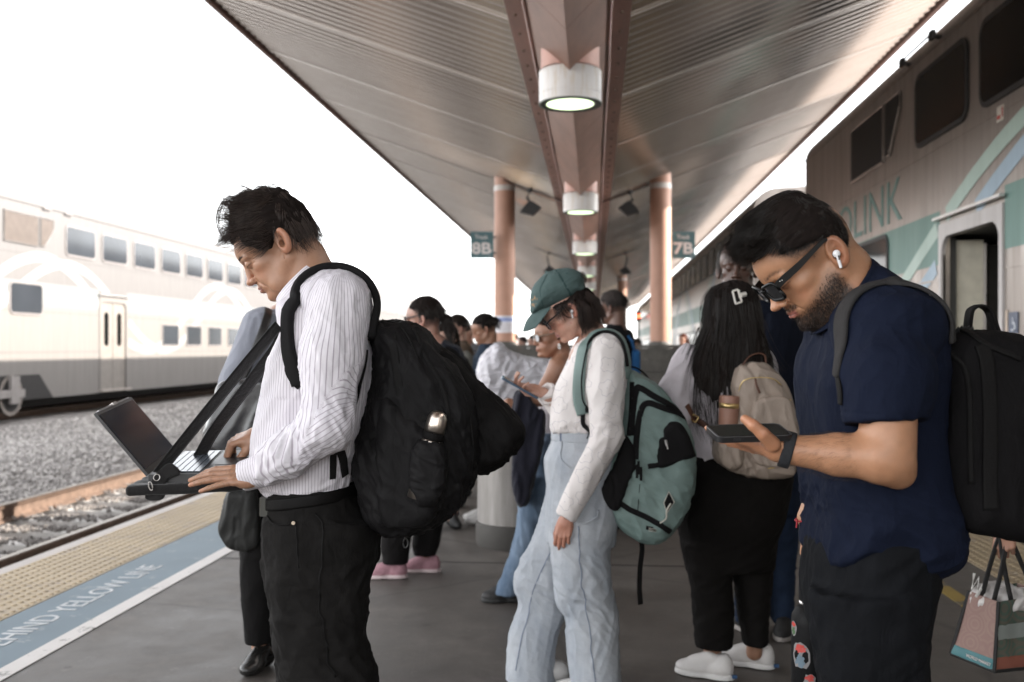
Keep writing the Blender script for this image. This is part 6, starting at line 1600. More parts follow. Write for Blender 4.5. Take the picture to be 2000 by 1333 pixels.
def build_bottle_b():
    F = FB; c = F(1583, 1140, .10)
    t = empty('water_bottle', 'tall black water bottle with stickers hanging beside the bearded man’s leg', 'bottle', mat=F.m@Matrix.Translation(Vector(c)))
    M_bb = simple('powder_black', (.006, .006, .0065), .5, 0, .15, 80, .2, 900, 0, .15)
    m = MB(); m.lathe((0, 0, 0), [(.0, .0), (.022, .0), (.026, -.004), (.0265, -.035), (.024, -.038)], 30); m.build('bottle_lid', M_bb, t, auto=40)
    m = MB(); m.tube([(.014*math.cos(a), 0, .004+.018*math.sin(a)) for a in np.linspace(0, PI, 12)], .005, 8); m.build('lid_loop', M_bb, t)
    m = MB(); m.tube([(-.006, -.0262, -.02), (-.006, -.0285, -.02)], .009, 14); m.build('lid_pin', simple('bright_steel', (.65, .62, .6), .25, 1), t)
    m = MB(); m.lathe((0, 0, 0), [(.0255, -.039), (.0255, -.048)], 30); m.build('steel_neck', simple('bright_steel', (.65, .62, .6), .25, 1), t, smooth=True)
    m = MB(); m.lathe((0, 0, 0), [(.024, -.048), (.033, -.056), (.041, -.070), (.0425, -.09), (.0425, -.285), (.038, -.292), (.0, -.293)], 36); bb = m.build('flask_body', M_bb, t, auto=50)
    def patch(nm, a0, a1, z0, z1, mat, r, par, wob=0, seed=0):
        rs = np.random.RandomState(seed); n = 20; V = [(r*math.cos(math.radians((a0+a1)/2)), r*math.sin(math.radians((a0+a1)/2)), (z0+z1)/2)]
        for k in range(n):
            a = 2*PI*k/n; f = 1+rs.uniform(-wob, wob); aa = math.radians((a0+a1)/2+(a1-a0)/2*math.cos(a)*f); V.append((r*math.cos(aa), r*math.sin(aa), (z0+z1)/2+(z1-z0)/2*math.sin(a)*f))
        m = MB(); m.add(V, [(0, 1+k, 1+(k+1) % n) for k in range(n)]); return m.build(nm, mat, par)
    M_sw = simple('sticker_white', (.20, .19, .19), .7); M_sr = simple('sticker_red', (.10, .02, .022), .7); M_sb = simple('sticker_blue', (.12, .17, .21), .7); M_sg = simple('sticker_green', (.06, .12, .05), .7); M_so = simple('sticker_pink', (.24, .11, .09), .7)
    for k, (a0, a1, z0, z1, w_) in enumerate(((-165, -108, -.185, -.125, .12), (-178, -150, -.115, -.08, .08), (-128, -88, -.238, -.19, .25))):
        s_ = patch('sticker', a0, a1, z0, z1, M_sw, .0432, t, w_, k); w2 = a1-a0; h2 = z1-z0
        patch('sticker_print', a0+w2*.15, a1-w2*.2, z0+h2*.62, z1-h2*.08, M_sr, .0436, s_, .3, k+5); patch('sticker_print', a0+w2*.2, a1-w2*.25, z0+h2*.1, z1-h2*.42, (M_sb, M_sg, M_so)[k], .0436, s_, .35, k+9)
build_bottle_b()
def build_pack_b():
    F = FB; inv = F(1960, 1040, 0)
    t = empty('backpack', 'large black backpack with a grey padded strap on the bearded man', 'backpack', mat=F.m@Matrix.Translation(Vector(inv)))
    P2 = lambda L, dy=-.08: [tuple(F(x, y, dy)[[0, 2]]-inv[[0, 2]]) for x, y in L]
    M_n = m_cloth('black_canvas', (.006, .0055, .006), .78, .25, 900, .45, 0)
    main = U(); main.add(pextr(P2([(1826, 682), (1856, 652), (1905, 648), (1950, 652), (2000, 668), (2060, 700), (2110, 760), (2130, 850), (2130, 950), (2110, 1030), (2060, 1052), (1980, 1050), (1925, 1040), (1868, 1030), (1838, 980), (1818, 860), (1818, 760)]), 0, .185, .06, 60))
    lo = F(1790, 1075)-inv; hi = F(2150, 630)-inv
    sdf_obj('main_bag', main, A3(lo[0], -.2, lo[2]), A3(hi[0], .2, hi[2]), .006, M_n, t, lambda P: .004*folds(P, A3(.2, 0, 1), .06, 3, 41))
    def lay(nm, pts, w, th, mat, fn=main, off=.003, n=50): return strap_on(nm, fn, np.array([F(*p) for p in pts])-inv, w, th, mat, t, off, n)
    M_w = m_cloth('black_strap', (.008, .0075, .0075), .65, .15, 1300, .5, 0); M_g = m_cloth('grey_felt_strap', (.040, .038, .038), .9, .15, 900, .6, 0)
    lay('zip', [(1870, 655, -.1), (1910, 665, -.17), (1960, 680, -.2), (2000, 700, -.2)], .012, .005, M_w); lay('zip', [(1862, 690, -.14), (1885, 720, -.18), (1895, 800, -.2), (1895, 950, -.2)], .01, .005, M_w)
    lay('compression_strap', [(1925, 660, -.2), (1935, 720, -.2), (1940, 800, -.2), (1940, 900, -.2), (1940, 1000, -.2)], .03, .003, M_w)
    C = spline([F(*p)-inv for p in ((1886, 668, -.04), (1892, 610, -.05), (1903, 598, -.05), (1916, 596, -.05), (1932, 606, -.05), (1945, 640, -.05), (1960, 680, -.05))], 30); T = np.gradient(C, axis=0); Nn = np.cross(T, A3(0, -1., .0)); ribbon('grab_handle', C, Nn, .034, .006, M_w, t)
    sh = U(); sh.add(tsB); sh.add(slB, .01); fn = lambda Q: sh(Q+inv)
    lay('shoulder_strap', [(1645, 735, -.2), (1633, 715, -.2), (1630, 685, -.19), (1638, 645, -.175), (1655, 605, -.16), (1685, 570, -.145), (1725, 552, -.14), (1765, 560, -.145), (1800, 585, -.155), (1835, 625, -.165), (1862, 668, -.17)], .040, .008, M_g, fn, .004, 60)
    lay('strap_webbing', [(1638, 725, -.2), (1645, 760, -.22), (1650, 790, -.22)], .022, .004, M_w, fn, .004, 20)
    m = MB()
    for k in range(5): c = F(1862+k*7, 652-2*(k % 2), -.12)-inv; m.tube([c, c+A3(.006, -.01, .012), c+A3(.012, 0, 0)], .003, 6)
    m.build('zip_pull', simple('pull_black', (.03, .03, .03), .4), t)
build_pack_b()
# ------------------------------------------------------------------ the woman in the green cap
FC = Frame(1130, 4.0)
SKIN_C = (.54, .31, .23)
def build_woman_c():
    F = FC
    t = empty('person', 'woman in a green cap and pale jeans looking at the phone in her raised hand', 'person', mat=F.m)
    H = Head(None, pitch=38, sc=.93, fem=True, nose=.95, jaw=.9, lips=1.0, ear_at=F(1118, 606, -.077))
    H.add_neck(F(1160, 655, 0), .048, .058, .035); hf = H.full
    V1, F1 = nets(hf, H.c-A3(.15, .13, .17), H.c+A3(.17, .13, .14), .0028)
    c1 = head_color(H, SKIN_C, lip=(.42, .18, .17), browk=.6, red=.16)(V1)
    q = H.loc(V1); sp = np.clip((gnoise(q*95)-.42)/.12, 0, 1)*np.exp(-((q[:, 2]+.045)/.03)**2)*(q[:, 0] > .02); c1 = c1*(1-sp[:, None]*np.array([.12, .45, .42]))
    # phone hand (far, right hand), thumb over the screen
    wr = F(1061, 768, .06); u = U(); hand(u, wr, (-.86, -.10, .12), (.10, .55, -.82), -1, curl=((30, 45, 25), (36, 50, 25), (42, 52, 28), (50, 55, 30)), thumb=(30, -12, 15, 25), spread=5, s=.92, wrist_r=.022)
    u.add(pcap(wr, F(1100, 800, .10), .024, .03), .01)
    V2, F2 = nets(u, wr+A3(-.18, -.12, -.12), wr+A3(.10, .12, .10), .0022)
    # near hand hanging
    w2 = F(1107, 1010, -.17); u = U(); hand(u, w2, (-.22, -.02, -1), (-.25, -.95, .1), 1, curl=((25, 40, 25), (22, 38, 25), (22, 40, 25), (25, 42, 25)), thumb=(22, 25, 10, 15), spread=3, s=.88)
    V3, F3 = nets(u, w2+A3(-.13, -.1, -.2), w2+A3(.1, .1, .05), .0022)
    u = U(); u.add(pcap(F(1158, 700), F(1130, 870), .08, .07)); u.add(pcap(F(1135, 950, -.08), F(1158, 1333, -.08), .05, .04), .03); u.add(pcap(F(1115, 950, .08), F(1042, 1320, .08), .05, .04), .03); u.add(pcap(F(1160, 655), F(1155, 700), .055, .09), .05); u.add(pcap(F(1185, 700, -.14), F(1180, 860, -.18), .035, .03), .03); u.add(pcap(F(1180, 860, -.18), w2, .03, .022), .02); u.add(pcap(F(1150, 700, .14), F(1110, 822, .17), .035, .03), .03); u.add(pcap(F(1110, 822, .17), wr, .03, .022), .02)
    V4, F4 = nets(u, A3(-.4, -.35, .1), A3(.35, .35, 1.55), .014)
    cc = np.array(SKIN_C)*.92
    V, Fc, at = join_mesh([(V1, F1, {'col': c1}), (V2, F2, {'col': np.tile(cc, (len(V2), 1))}), (V3, F3, {'col': np.tile(cc*np.array([1.0, .85, .8]), (len(V3), 1))}), (V4, F4, {'col': np.tile(cc, (len(V4), 1))})])
    link('body', pmesh('body', V, Fc, True, attrs=at), M_skin, t)
    # hair
    M_h = m_hair('dark_bob_hair', (.022, .012, .009)); rs = np.random.RandomState(2)
    pts = [(1078, 602), (1092, 594), (1107, 586), (1125, 570), (1143, 563), (1158, 574), (1168, 591), (1174, 610), (1172, 624), (1160, 634), (1148, 636), (1139, 640), (1133, 636), (1131, 620), (1129, 602), (1122, 590), (1112, 589), (1105, 596), (1098, 603), (1088, 606)]
    def dirf(P, H_):
        return np.tile(A3(.25, 0, -1.), (len(P), 1))+np.clip((P[:, 0:1]-F(1150, 0)[0])/.04, 0, 1)*A3(.25, 0, .1)
    ho, _ = short_hair(F, t, H, pts, M_h, .088, .015, (.118, .092, .13), (-.02, 0, .0), n=4200, amp=.004, res=.0035, seg=(.005, .010), dirf=dirf, lift=.3, flow=(.2, 0, -1), rad=.0006)
    Ls = []
    for (c, n_, sp, dy) in [([(1128, 600), (1132, 615), (1134, 632), (1140, 643)], 60, .014, -.075), ([(1160, 590), (1170, 606), (1176, 618), (1182, 620)], 50, .02, -.03), ([(1150, 600), (1158, 620), (1168, 630), (1176, 630)], 60, .025, -.05), ([(1094, 597), (1095, 605), (1102, 616), (1112, 621), (1120, 620)], 14, .003, -.085), ([(1134, 536), (1141, 541), (1143, 550), (1140, 556)], 50, .018, 0), ([(1145, 600), (1146, 620), (1150, 634), (1157, 638)], 70, .02, -.07)]:
        for k in range(n_):
            off = rs.normal(0, 1, 3)*np.array([sp*.3, sp, sp*.3]); Ls.append(spline([F(*p, dy)+off+rs.normal(0, .0014, 3) for p in c], 10))
    tubes('loose_locks', np.stack(Ls), rs.uniform(.0004, .0008, len(Ls)), M_h, ho, .2)
    # cap
    def m_cap():
        n = N('green_cap_twill'); v = n.coord(); f = n.noise(v, 12, 4); n.set(Base_Color=n.ramp(f, [(.3, (.050, .083, .080)), (.7, (.072, .115, .111))]), Roughness=.85)
        n.bump(n.math('ADD', n.noise(v, 1200, 2), n.noise(v, 60, 4)), .35, .002); return n.m
    M_c = m_cap(); M_st = simple('cap_stitch', (.02, .05, .048), .9)
    dome = U(); dome.add(pextr(px2(F, [(1039, 613), (1036, 596), (1037, 575), (1044, 557), (1055, 545), (1067, 534), (1083, 528), (1104, 525), (1122, 528), (1134, 535), (1139, 545), (1140, 555), (1145, 570), (1127, 583), (1108, 595), (1091, 602), (1076, 606), (1058, 610)]), H.c[1], .0885, .075, 60, None))
    inner = U(); inner.add(pextr(px2(F, [(1030, 625), (1043, 600), (1046, 575), (1058, 552), (1083, 536), (1110, 533), (1134, 545), (1160, 570), (1140, 600), (1090, 610)]), H.c[1], .0835, .07, 50))
    V, Fc = nets(dome, F(1025, 625, -.1)-A3(0, .02, 0), F(1155, 515, .1)+A3(0, .03, 0), .003)
    G = grad(dome, V, .003); V = V+G*(.0018*folds(V, A3(.8, 0, .5), .03, 3, 3)+.001*folds(V, A3(.3, .8, .2), .02, 2, 8))[:, None]
    co = link('cap', pmesh('cap', V, Fc, True), M_c, t)
    def seam(pp, w=.0028, m_=None): return strap_on('cap_seam', dome, [F(x, y, dy)+A3(0, H.c[1]*0, 0) for x, y, dy in pp], w, .0012, m_ or M_st, co, .0008, 24)
    seam([(1084, 529, -.02), (1092, 540, -.06), (1103, 556, -.085), (1112, 570, -.09), (1118, 581, -.085)], .008); seam([(1080, 530, -.02), (1064, 548, -.06), (1056, 565, -.07), (1058, 585, -.075), (1062, 604, -.07)], .003); seam([(1144, 566, -.07), (1126, 579, -.085), (1107, 591, -.09), (1076, 602, -.08), (1050, 609, -.06)], .003)
    m = MB()
    for (x, y) in ((1076, 550), (1107, 531)): p = snap(dome, [F(x, y, -.075)], .0005)[0]; g = grad(dome, p[None], .003)[0]; m.tube([p-g*.001, p+g*.0012], .0035, 10)
    m.build('eyelet', M_st, co); m = MB(); p = F(1068, 533, 0); m.lathe(tuple(p), [(.0, .008), (.007, .006), (.009, 0)], 12); m.build('cap_button', M_c, co, smooth=True)
    nu, nv = 25, 10; V = []; a0 = F(1040, 611); a1 = F(1075, 601); tip = F(1021, 647)
    for th in (0, .003):
        for i in range(nu):
            u_ = -1+2*i/(nu-1)
            for j in range(nv):
                v_ = j/(nv-1); st = a0*(1-u_*u_)+a1*(u_*u_)+A3(0, u_*.082+H.c[1], 0); ed = tip+A3(0, H.c[1], 0)+A3(.028*abs(u_)**2.6, u_*.074, .018*abs(u_)**3)+(F(1034, 648)-tip)*(abs(u_)**1.2)*.9
                p = st*(1-v_)+ed*v_+A3(-.006, 0, .004)*math.sin(PI*v_)*(1-abs(u_)); V.append(p+A3(.2, 0, -1)*th)
    F_ = []
    for i in range(nu-1):
        for j in range(nv-1):
            k = i*nv+j; F_.append((k, k+1, k+nv+1, k+nv)); F_.append((k+nu*nv, k+nv+nu*nv, k+nv+1+nu*nv, k+1+nu*nv))
    for i in range(nu-1): k = i*nv+nv-1; F_.append((k, k+nu*nv, k+nv+nu*nv, k+nv))
    for j in range(nv-1): F_.append((j, j+nu*nv, j+1+nu*nv, j+1)); k = (nu-1)*nv+j; F_.append((k, k+1, k+1+nu*nv, k+nu*nv))
    link('brim', pmesh('brim', V, F_, True), M_c, co)
    M_em = simple('orange_embroidery', (.48, .27, .13), .9); 
    for txt, y0, s_ in (('EAT', 588, .030), ('RE', 601, .026)):
        me, Vt = text_mesh(txt, s_, 'embroidery', extrude=.0); x = (Vt[:, 0]-Vt[:, 0].min()); z = Vt[:, 1]; x = x/x.max(); P = np.stack([F(1038, 0)[0]+x*.025+.0*z, -.050+H.c[1]-.0*x-x*.012, F(0, y0)[2]+z*.75], 1)
        P[:, 1] = -.2; P = proj(dome, P, .0012); me.vertices.foreach_set('co', P.astype(np.float32).ravel()); link('embroidery', me, M_em, co)
    # glasses, earbud
    M_gf = N('dark_glasses_frame'); M_gf.set(Base_Color=c4((.012, .016, .022)), Roughness=.2); M_gl = N('clear_lens'); M_gl.set(Base_Color=c4((.8, .82, .85)), Roughness=.03, Alpha=.18); M_gl.b.inputs['Specular IOR Level'].default_value = 1.0
    glasses(H, 'glasses', t, M_gf.m, M_gl.m, .0024, .006, .050, .040, z0=-.006, xo=.006); earbud(H, t)
    # ---- top with flower outlines
    def m_flower():
        n = N('white_flower_print'); v = n.coord(scale=(1, .8, 1)); vo = n.n('TexVoronoi', {'Vector': v, 'Scale': 11.5, 'Randomness': .25}); sub = n.n('VectorMath', {0: v, 1: vo.outputs['Position']}, operation='SUBTRACT')
        # petals: radius modulated by the angle round each cell's centre
        sc = n.n('VectorMath', {0: n.n('VectorMath', {0: v, 1: (11.5, 11.5, 11.5)}, operation='MULTIPLY').outputs[0], 1: n.n('VectorMath', {0: vo.outputs['Position'], 1: (11.5, 11.5, 11.5)}, operation='MULTIPLY').outputs[0]}, operation='SUBTRACT')
        se = n.n('SeparateXYZ', {0: sc.outputs[0]}); x, z = se.outputs[0], se.outputs[2]
        r = n.math('SQRT', n.math('ADD', n.math('MULTIPLY', x, x), n.math('MULTIPLY', z, z))); th = n.math('ARCTAN2', z, x)
        th = n.math('ADD', th, n.math('MULTIPLY', n.n('SeparateColor', {0: vo.outputs['Color']}).outputs[0], 1.5))
        p1 = n.math('ABSOLUTE', n.math('COSINE', n.math('MULTIPLY', th, 2.0))); p2 = n.math('ABSOLUTE', n.math('SINE', n.math('MULTIPLY', th, 6.0)))
        rad = n.math('ADD', n.math('ADD', .22, n.math('MULTIPLY', p1, .13)), n.math('MULTIPLY', p2, .035))
        d = n.math('ABSOLUTE', n.math('SUBTRACT', r, rad)); ln = n.ramp(d, [(0, (1, 1, 1)), (.007, (1, 1, 1)), (.017, (0, 0, 0))])
        dot = n.ramp(r, [(0, (1, 1, 1)), (.018, (1, 1, 1)), (.03, (0, 0, 0))]); 
        vein = n.math('MULTIPLY', n.ramp(n.math('ABSOLUTE', n.math('SINE', n.math('MULTIPLY', th, 4.0))), [(0, (1, 1, 1)), (.10, (0, 0, 0))]), n.ramp(r, [(.05, (0, 0, 0)), (.06, (.5, .5, .5)), (.16, (.5, .5, .5)), (.18, (0, 0, 0))]))
        k = n.math('MAXIMUM', n.math('MAXIMUM', ln, dot), vein)
        base = n.ramp(n.noise(v, 6, 4), [(.3, (.70, .65, .63)), (.7, (.78, .73, .71))])
        n.set(Base_Color=n.mix(n.math('MULTIPLY', k, .5), base, (.30, .28, .33)), Roughness=.8); n.b.inputs['Specular IOR Level'].default_value = .25
        n.bump(n.math('ADD', n.noise(v, 900, 2), n.math('MULTIPLY', n.noise(v, 45, 4), 1.2)), .3, .0016); return n.m
    M_f = m_flower()
    to = U(); to.add(pextr(px2(F, [(1126, 672), (1112, 704), (1097, 735), (1085, 762), (1078, 795), (1076, 828), (1080, 843), (1100, 852), (1150, 862), (1200, 860), (1215, 820), (1224, 770), (1227, 730), (1225, 697), (1210, 668), (1183, 646), (1160, 652)]), 0, .16, .085, 60, lambda P: cubic(P[:, 2], [.95, 1.1, 1.25, 1.35, 1.42, 1.46], [.14, .14, .15, .16, .14, .07])))
    to.sub(xform(pell((0, 0, 0), (.050, .062, .09)), (frame_from(H.c-F(1160, 655)), F(1152, 648, 0))), .006)
    sdf_obj('top', to, A3(F(1060, 0)[0], -.2, F(0, 880)[2]), A3(F(1240, 0)[0], .2, F(0, 635)[2]), .005, M_f, t, lambda P: .005*folds(P, A3(.4, 0, 1), .05, 3, 33, .8)+.005*np.exp(-((P[:, 2]-F(0, 840)[2])/.035)**2)*folds(P, A3(.1, 0, 1), .02, 3, 5))
    too = [o for o in t.children if o.name.startswith('top')][0]
    s0, s1, s2 = F(1184, 690, -.115), F(1186, 850, -.175), F(1106, 1008, -.17)
    sl = U(); sl.add(pcap(s0, F(1183, 760, -.16), .075, .070)); sl.add(pcap(F(1183, 760, -.16), s1, .070, .058), .03); sl.add(pcap(s1, s2, .058, .043), .03); sl.add(pell(F(1180, 672, -.07), (.07, .08, .05)), .03)
    ax = nrm(s2-s1); sl.cut(lambda P: (P-s2)@ax-.004, .004); sl.sub(pcap(s2-ax*.01, s2+ax*.1, .03, .04), .003)
    sdf_obj('sleeve', sl, np.array([F(1050, 0)[0], -.27, F(0, 1045)[2]]), np.array([F(1235, 0)[0], .03, F(0, 650)[2]+.02]), .005, M_f, too, lambda P: .006*folds(P, ax+A3(0, 0, -.4), .055, 3.5, 3, .8)+.0045*np.exp(-np.linalg.norm(P-s1, axis=1)**2/.1**2)*folds(P, A3(.9, .1, .3), .035, 2.5, 5))
    e0, e1 = F(1112, 822, .17), F(1066, 766, .075); s3 = U(); s3.add(pcap(F(1150, 700, .13), e0, .06, .045)); s3.add(pcap(e0, e1, .047, .040), .02); ax2 = nrm(e1-e0); s3.cut(lambda P: (P-e1)@ax2-.012, .004); s3.sub(pcap(e1-ax2*.01, e1+ax2*.08, .028, .034), .003)
    sdf_obj('sleeve', s3, e1-A3(.10, .12, .14), A3(F(1180, 0)[0], .28, F(0, 660)[2]), .005, M_f, too, lambda P: .006*folds(P, np.cross(ax2, A3(0, 1, 0)), .03, 2.5, 6))
    # ---- jeans
    def m_denim(name, c, lo_, st=.5):
        n = N(name); v = n.coord(scale=(1, 1, .45)); f = n.noise(v, 7, 6, .65); g = n.noise(n.coord(scale=(1, 1, 3)), 160, 3)
        n.set(Base_Color=n.mix(n.math('MULTIPLY', g, .35), n.ramp(f, [(.32, lo_), (.62, c)]), tuple(x*.75 for x in lo_)), Roughness=.85); n.b.inputs['Specular IOR Level'].default_value = .2
        n.bump(n.math('ADD', g, n.math('MULTIPLY', f, 2.)), .35, .003); return n.m
    M_j = m_denim('pale_denim', (.50, .52, .55), (.33, .36, .405))
    def rw(L, cy): return [(F(0, y, cy)[2], (F(a, y, cy)[0]+F(b, y, cy)[0])/2, cy, (F(b, y, cy)[0]-F(a, y, cy)[0])/2, r) for (y, a, b, r) in L]
    je = U(); je.add(pstack(rw([(838, 1080, 1196, .13), (862, 1078, 1200, .14), (900, 1064, 1206, .165), (950, 1068, 1208, .172), (1000, 1066, 1206, .17), (1060, 1070, 1200, .155)], 0), 2.3, capr=.02))
    je.add(pstack(rw([(960, 1085, 1205, .09), (1020, 1078, 1203, .092), (1080, 1078, 1190, .088), (1140, 1082, 1192, .085), (1175, 1088, 1200, .085), (1208, 1104, 1206, .085), (1270, 1108, 1208, .09), (1333, 1115, 1212, .095), (1350, 1115, 1214, .095)], -.075), 2.2), .02)
    je.add(pstack(rw([(960, 1068, 1180, .09), (1000, 1058, 1170, .09), (1048, 1042, 1158, .09), (1115, 1010, 1130, .085), (1146, 1006, 1118, .085), (1176, 1014, 1110, .083), (1243, 994, 1088, .09), (1300, 990, 1082, .10), (1333, 990, 1086, .105), (1346, 990, 1088, .105)], .085), 2.2), .02)
    def d_j(P):
        kn = np.exp(-((P[:, 2]-.42)/.16)**2)+.3
        return .006*folds(P, A3(.7, .1, -.6), .045, 3.5, 23, .85)*kn+.003*folds(P, A3(.2, 0, 1), .05, 4, 8)+.0015*folds(P, A3(.8, 0, -.4), .018, 3, 5)
    sdf_obj('jeans', je, A3(F(980, 0)[0], -.22, .005), A3(F(1230, 0)[0], .22, F(0, 830)[2]), .0055, M_j, t, d_j)
    jo = [o for o in t.children if o.name.startswith('jeans')][0]; M_sm = simple('denim_seam', (.20, .23, .30), .9)
    jd = lambda Q: je(Q)-d_j(Q)
    def on(nm, pp, w, th, mat, n=40, off=.002): return strap_on(nm, jd, [F(*p) for p in pp], w, th, mat, jo, off, n)
    on('side_seam', [(1128, 1030, -.19), (1132, 1080, -.19), (1136, 1140, -.19), (1148, 1200, -.19), (1155, 1270, -.19), (1164, 1340, -.19)], .004, .0015, M_sm, 60, .001); on('inner_seam', [(1077, 1075, 0), (1060, 1110, 0), (1043, 1150, 0), (1030, 1200, 0), (1015, 1260, 0), (1008, 1310, 0)], .004, .0015, M_sm, 50, .001)
    on('pocket_edge', [(1090, 862, -.12), (1088, 880, -.14), (1096, 900, -.15), (1112, 914, -.17), (1125, 920, -.18)], .006, .003, M_j, 30, .001); on('pocket_edge', [(1120, 1022, -.18), (1145, 1025, -.2), (1165, 1016, -.2), (1176, 1000, -.2)], .010, .004, M_j, 30, .001)
    ang = np.linspace(0, 2*PI, 50); C = np.array([A3((F(1079, 0)[0]+F(1198, 0)[0])/2+.115*math.cos(a), .135*math.sin(a), F(0, 851)[2]) for a in ang])
    for _ in range(6): g = grad(je, C, .003); g[:, 2] = 0; C = C-g*(je(C)-.002)[:, None]*.8
    ribbon('waistband', C, grad(je, C, .004)*A3(1, 1, 0), .036, .004, M_j, jo)
    m = MB(); p = F(1092, 851, -.11); p = snap(je, [p], .006)[0]; m.box(p-A3(.004, .004, .022), p+A3(.004, .003, .022)); m.build('belt_loop', M_sm, jo)
    M_w = simple('white_shoe', (.6, .58, .56), .5)
    for (x, cy) in ((1160, -.075), (1078, .085)):
        cx = F(x, 0, cy)[0]; s_ = U(); s_.add(pell((cx-.05, cy, .03), (.12, .042, .04))); s_.add(pell((cx+.02, cy, .04), (.055, .04, .05)), .03); s_.cut(lambda P: .002-P[:, 2], .002); sdf_obj('shoe', s_, A3(cx-.2, cy-.07, 0), A3(cx+.12, cy+.07, .12), .007, M_w, t)
    return t, to, sl, je
womanC, topC, slC, jeC = build_woman_c()
def build_phone_c():
    F = FC; a = F(981, 737, .03); b = F(1051, 777, .03); c = (a+b)/2; d = nrm(b-a)
    ang = math.atan2(-d[2], d[0])
    t = empty('phone', 'blue cased phone tilted up in the hand of the woman in the green cap', 'phone', mat=F.m@Matrix.Translation(Vector(c))@Matrix.Rotation(ang, 4, 'Y')@Matrix.Rotation(math.radians(4), 4, 'X'))
    L = np.linalg.norm(b-a)/2; m = MB(); m.prism(rrect(-L, -.037, L, .037, .01, 5), 'z', -.005, .004); m.build('phone_case', simple('blue_case', (.03, .06, .10), .35), t, auto=40)
    m = MB(); m.prism(rrect(-L+.004, -.033, L-.004, .033, .008, 5), 'z', .0038, .0048); m.build('phone_screen', simple('screen_dark', (.02, .025, .03), .15), t, auto=40)
    m = MB(); m.prism(rrect(-L-.001, -.03, -L+.01, .03, .004, 3), 'z', -.0055, .0052); m.build('bumper', simple('blue_bumper', (.25, .42, .55), .3), t)
build_phone_c()
def build_pack_c():
    F = FC; inv = F(1270, 1050, 0)
    t = empty('backpack', 'teal green backpack with black trim on the woman in the green cap', 'backpack', mat=F.m@Matrix.Translation(Vector(inv)))
    P2 = lambda L, dy=0: [tuple(F(x, y, dy)[[0, 2]]-inv[[0, 2]]) for x, y in L]
    def m_teal():
        n = N('teal_nylon'); v = n.coord(); f = n.noise(v, 9, 5, .6); n.set(Base_Color=n.ramp(f, [(.3, (.15, .215, .20)), (.7, (.215, .30, .28))]), Roughness=.5); n.bump(n.math('ADD', n.noise(v, 1200, 2), n.noise(v, 35, 4)), .35, .003); return n.m
    M_t = m_teal(); M_k = m_cloth('black_trim', (.009, .0085, .009), .75, .2, 900, .4, 0)
    main = U(); main.add(pextr(P2([(1214, 740), (1224, 724), (1242, 731), (1277, 752), (1310, 789), (1335, 828), (1348, 876), (1349, 926), (1342, 968), (1323, 1010), (1302, 1036), (1284, 1050), (1258, 1054), (1228, 1040), (1200, 1015), (1180, 985), (1163, 955), (1168, 925), (1190, 890), (1205, 840), (1212, 790)]), 0, .16, .075, 60))
    lo = F(1145, 1070)-inv; hi = F(1365, 705)-inv
    sdf_obj('main_bag', main, A3(lo[0], -.18, lo[2]), A3(hi[0], .18, hi[2]), .0055, M_t, t, lambda P: .006*folds(P, A3(.45, .1, -.9), .055, 3, 51, .85)+.003*folds(P, A3(.8, 0, -.4), .03, 3, 2))
    b = U(); b.add(pextr(P2([(1212, 845), (1205, 870), (1190, 905), (1172, 935), (1168, 958), (1190, 985), (1204, 975), (1215, 940), (1232, 900), (1228, 868)]), -.145, .03, .015, 40)); l_ = F(1150, 1000, -.15)-inv; h_ = F(1245, 830, -.15)-inv
    sdf_obj('mesh_pocket', b, A3(l_[0], -.2, l_[2]), A3(h_[0], -.09, h_[2]), .005, M_k, t, lambda P: .004*folds(P, A3(.3, 0, -1), .03, 3, 4))
    f = U(); f.add(pextr(P2([(1268, 912), (1267, 880), (1272, 850), (1284, 826), (1300, 816), (1318, 822), (1334, 845), (1346, 880), (1347, 884), (1310, 900)]), -.11, .058, .03, 40)); l_ = F(1255, 930, -.15)-inv; h_ = F(1362, 800, -.15)-inv
    sdf_obj('front_pocket', f, A3(l_[0], -.2, l_[2]), A3(h_[0], -.03, h_[2]), .0045, M_k, t)
    def lay(nm, pts, w, th, mat, fn=main, off=.003, n=40): return strap_on(nm, fn, np.array([F(*p) for p in pts])-inv, w, th, mat, t, off, n)
    lay('trim_band', [(1222, 850, -.2), (1224, 800, -.2), (1232, 768, -.2), (1250, 754, -.18), (1275, 775, -.15), (1310, 800, -.12), (1325, 815, -.1)], .026, .004, M_k)
    lay('trim_band', [(1244, 900, -.2), (1242, 860, -.2), (1246, 820, -.2), (1256, 795, -.2), (1272, 788, -.18), (1300, 802, -.14), (1330, 822, -.1)], .024, .004, M_k)
    lay('trim_band', [(1190, 978, -.18), (1225, 996, -.2), (1265, 1013, -.18), (1300, 1030, -.12)], .022, .005, M_k); lay('trim_band', [(1216, 745, -.2), (1215, 800, -.2), (1214, 850, -.2)], .02, .004, M_k)
    lay('zip_line', [(1268, 914, -.2), (1300, 908, -.2), (1345, 886, -.12)], .020, .006, M_k, off=.002); lay('seam_line', [(1256, 915, -.2), (1252, 950, -.2), (1248, 1000, -.2)], .003, .002, M_k)
    m = MB()
    for (x, y) in ((1246, 925), (1254, 930), (1249, 918)): p = snap(main, [F(x, y, -.2)-inv], .008)[0]; m.tube([p+A3(0, 0, .03), p, p-A3(0, 0, .022)], .005, 8)
    m.build('cord_toggles', M_k, t); p = F(1300, 860, -.19)-inv; m = MB(); m.tube([p, p+A3(.004, -.004, -.02)], .005, 8); m.tube([p+A3(.004, -.004, -.02), p+A3(.008, -.006, -.034)], .003, 8); m.build('zip_pull', simple('pull_steel', (.35, .33, .32), .35, .8), t)
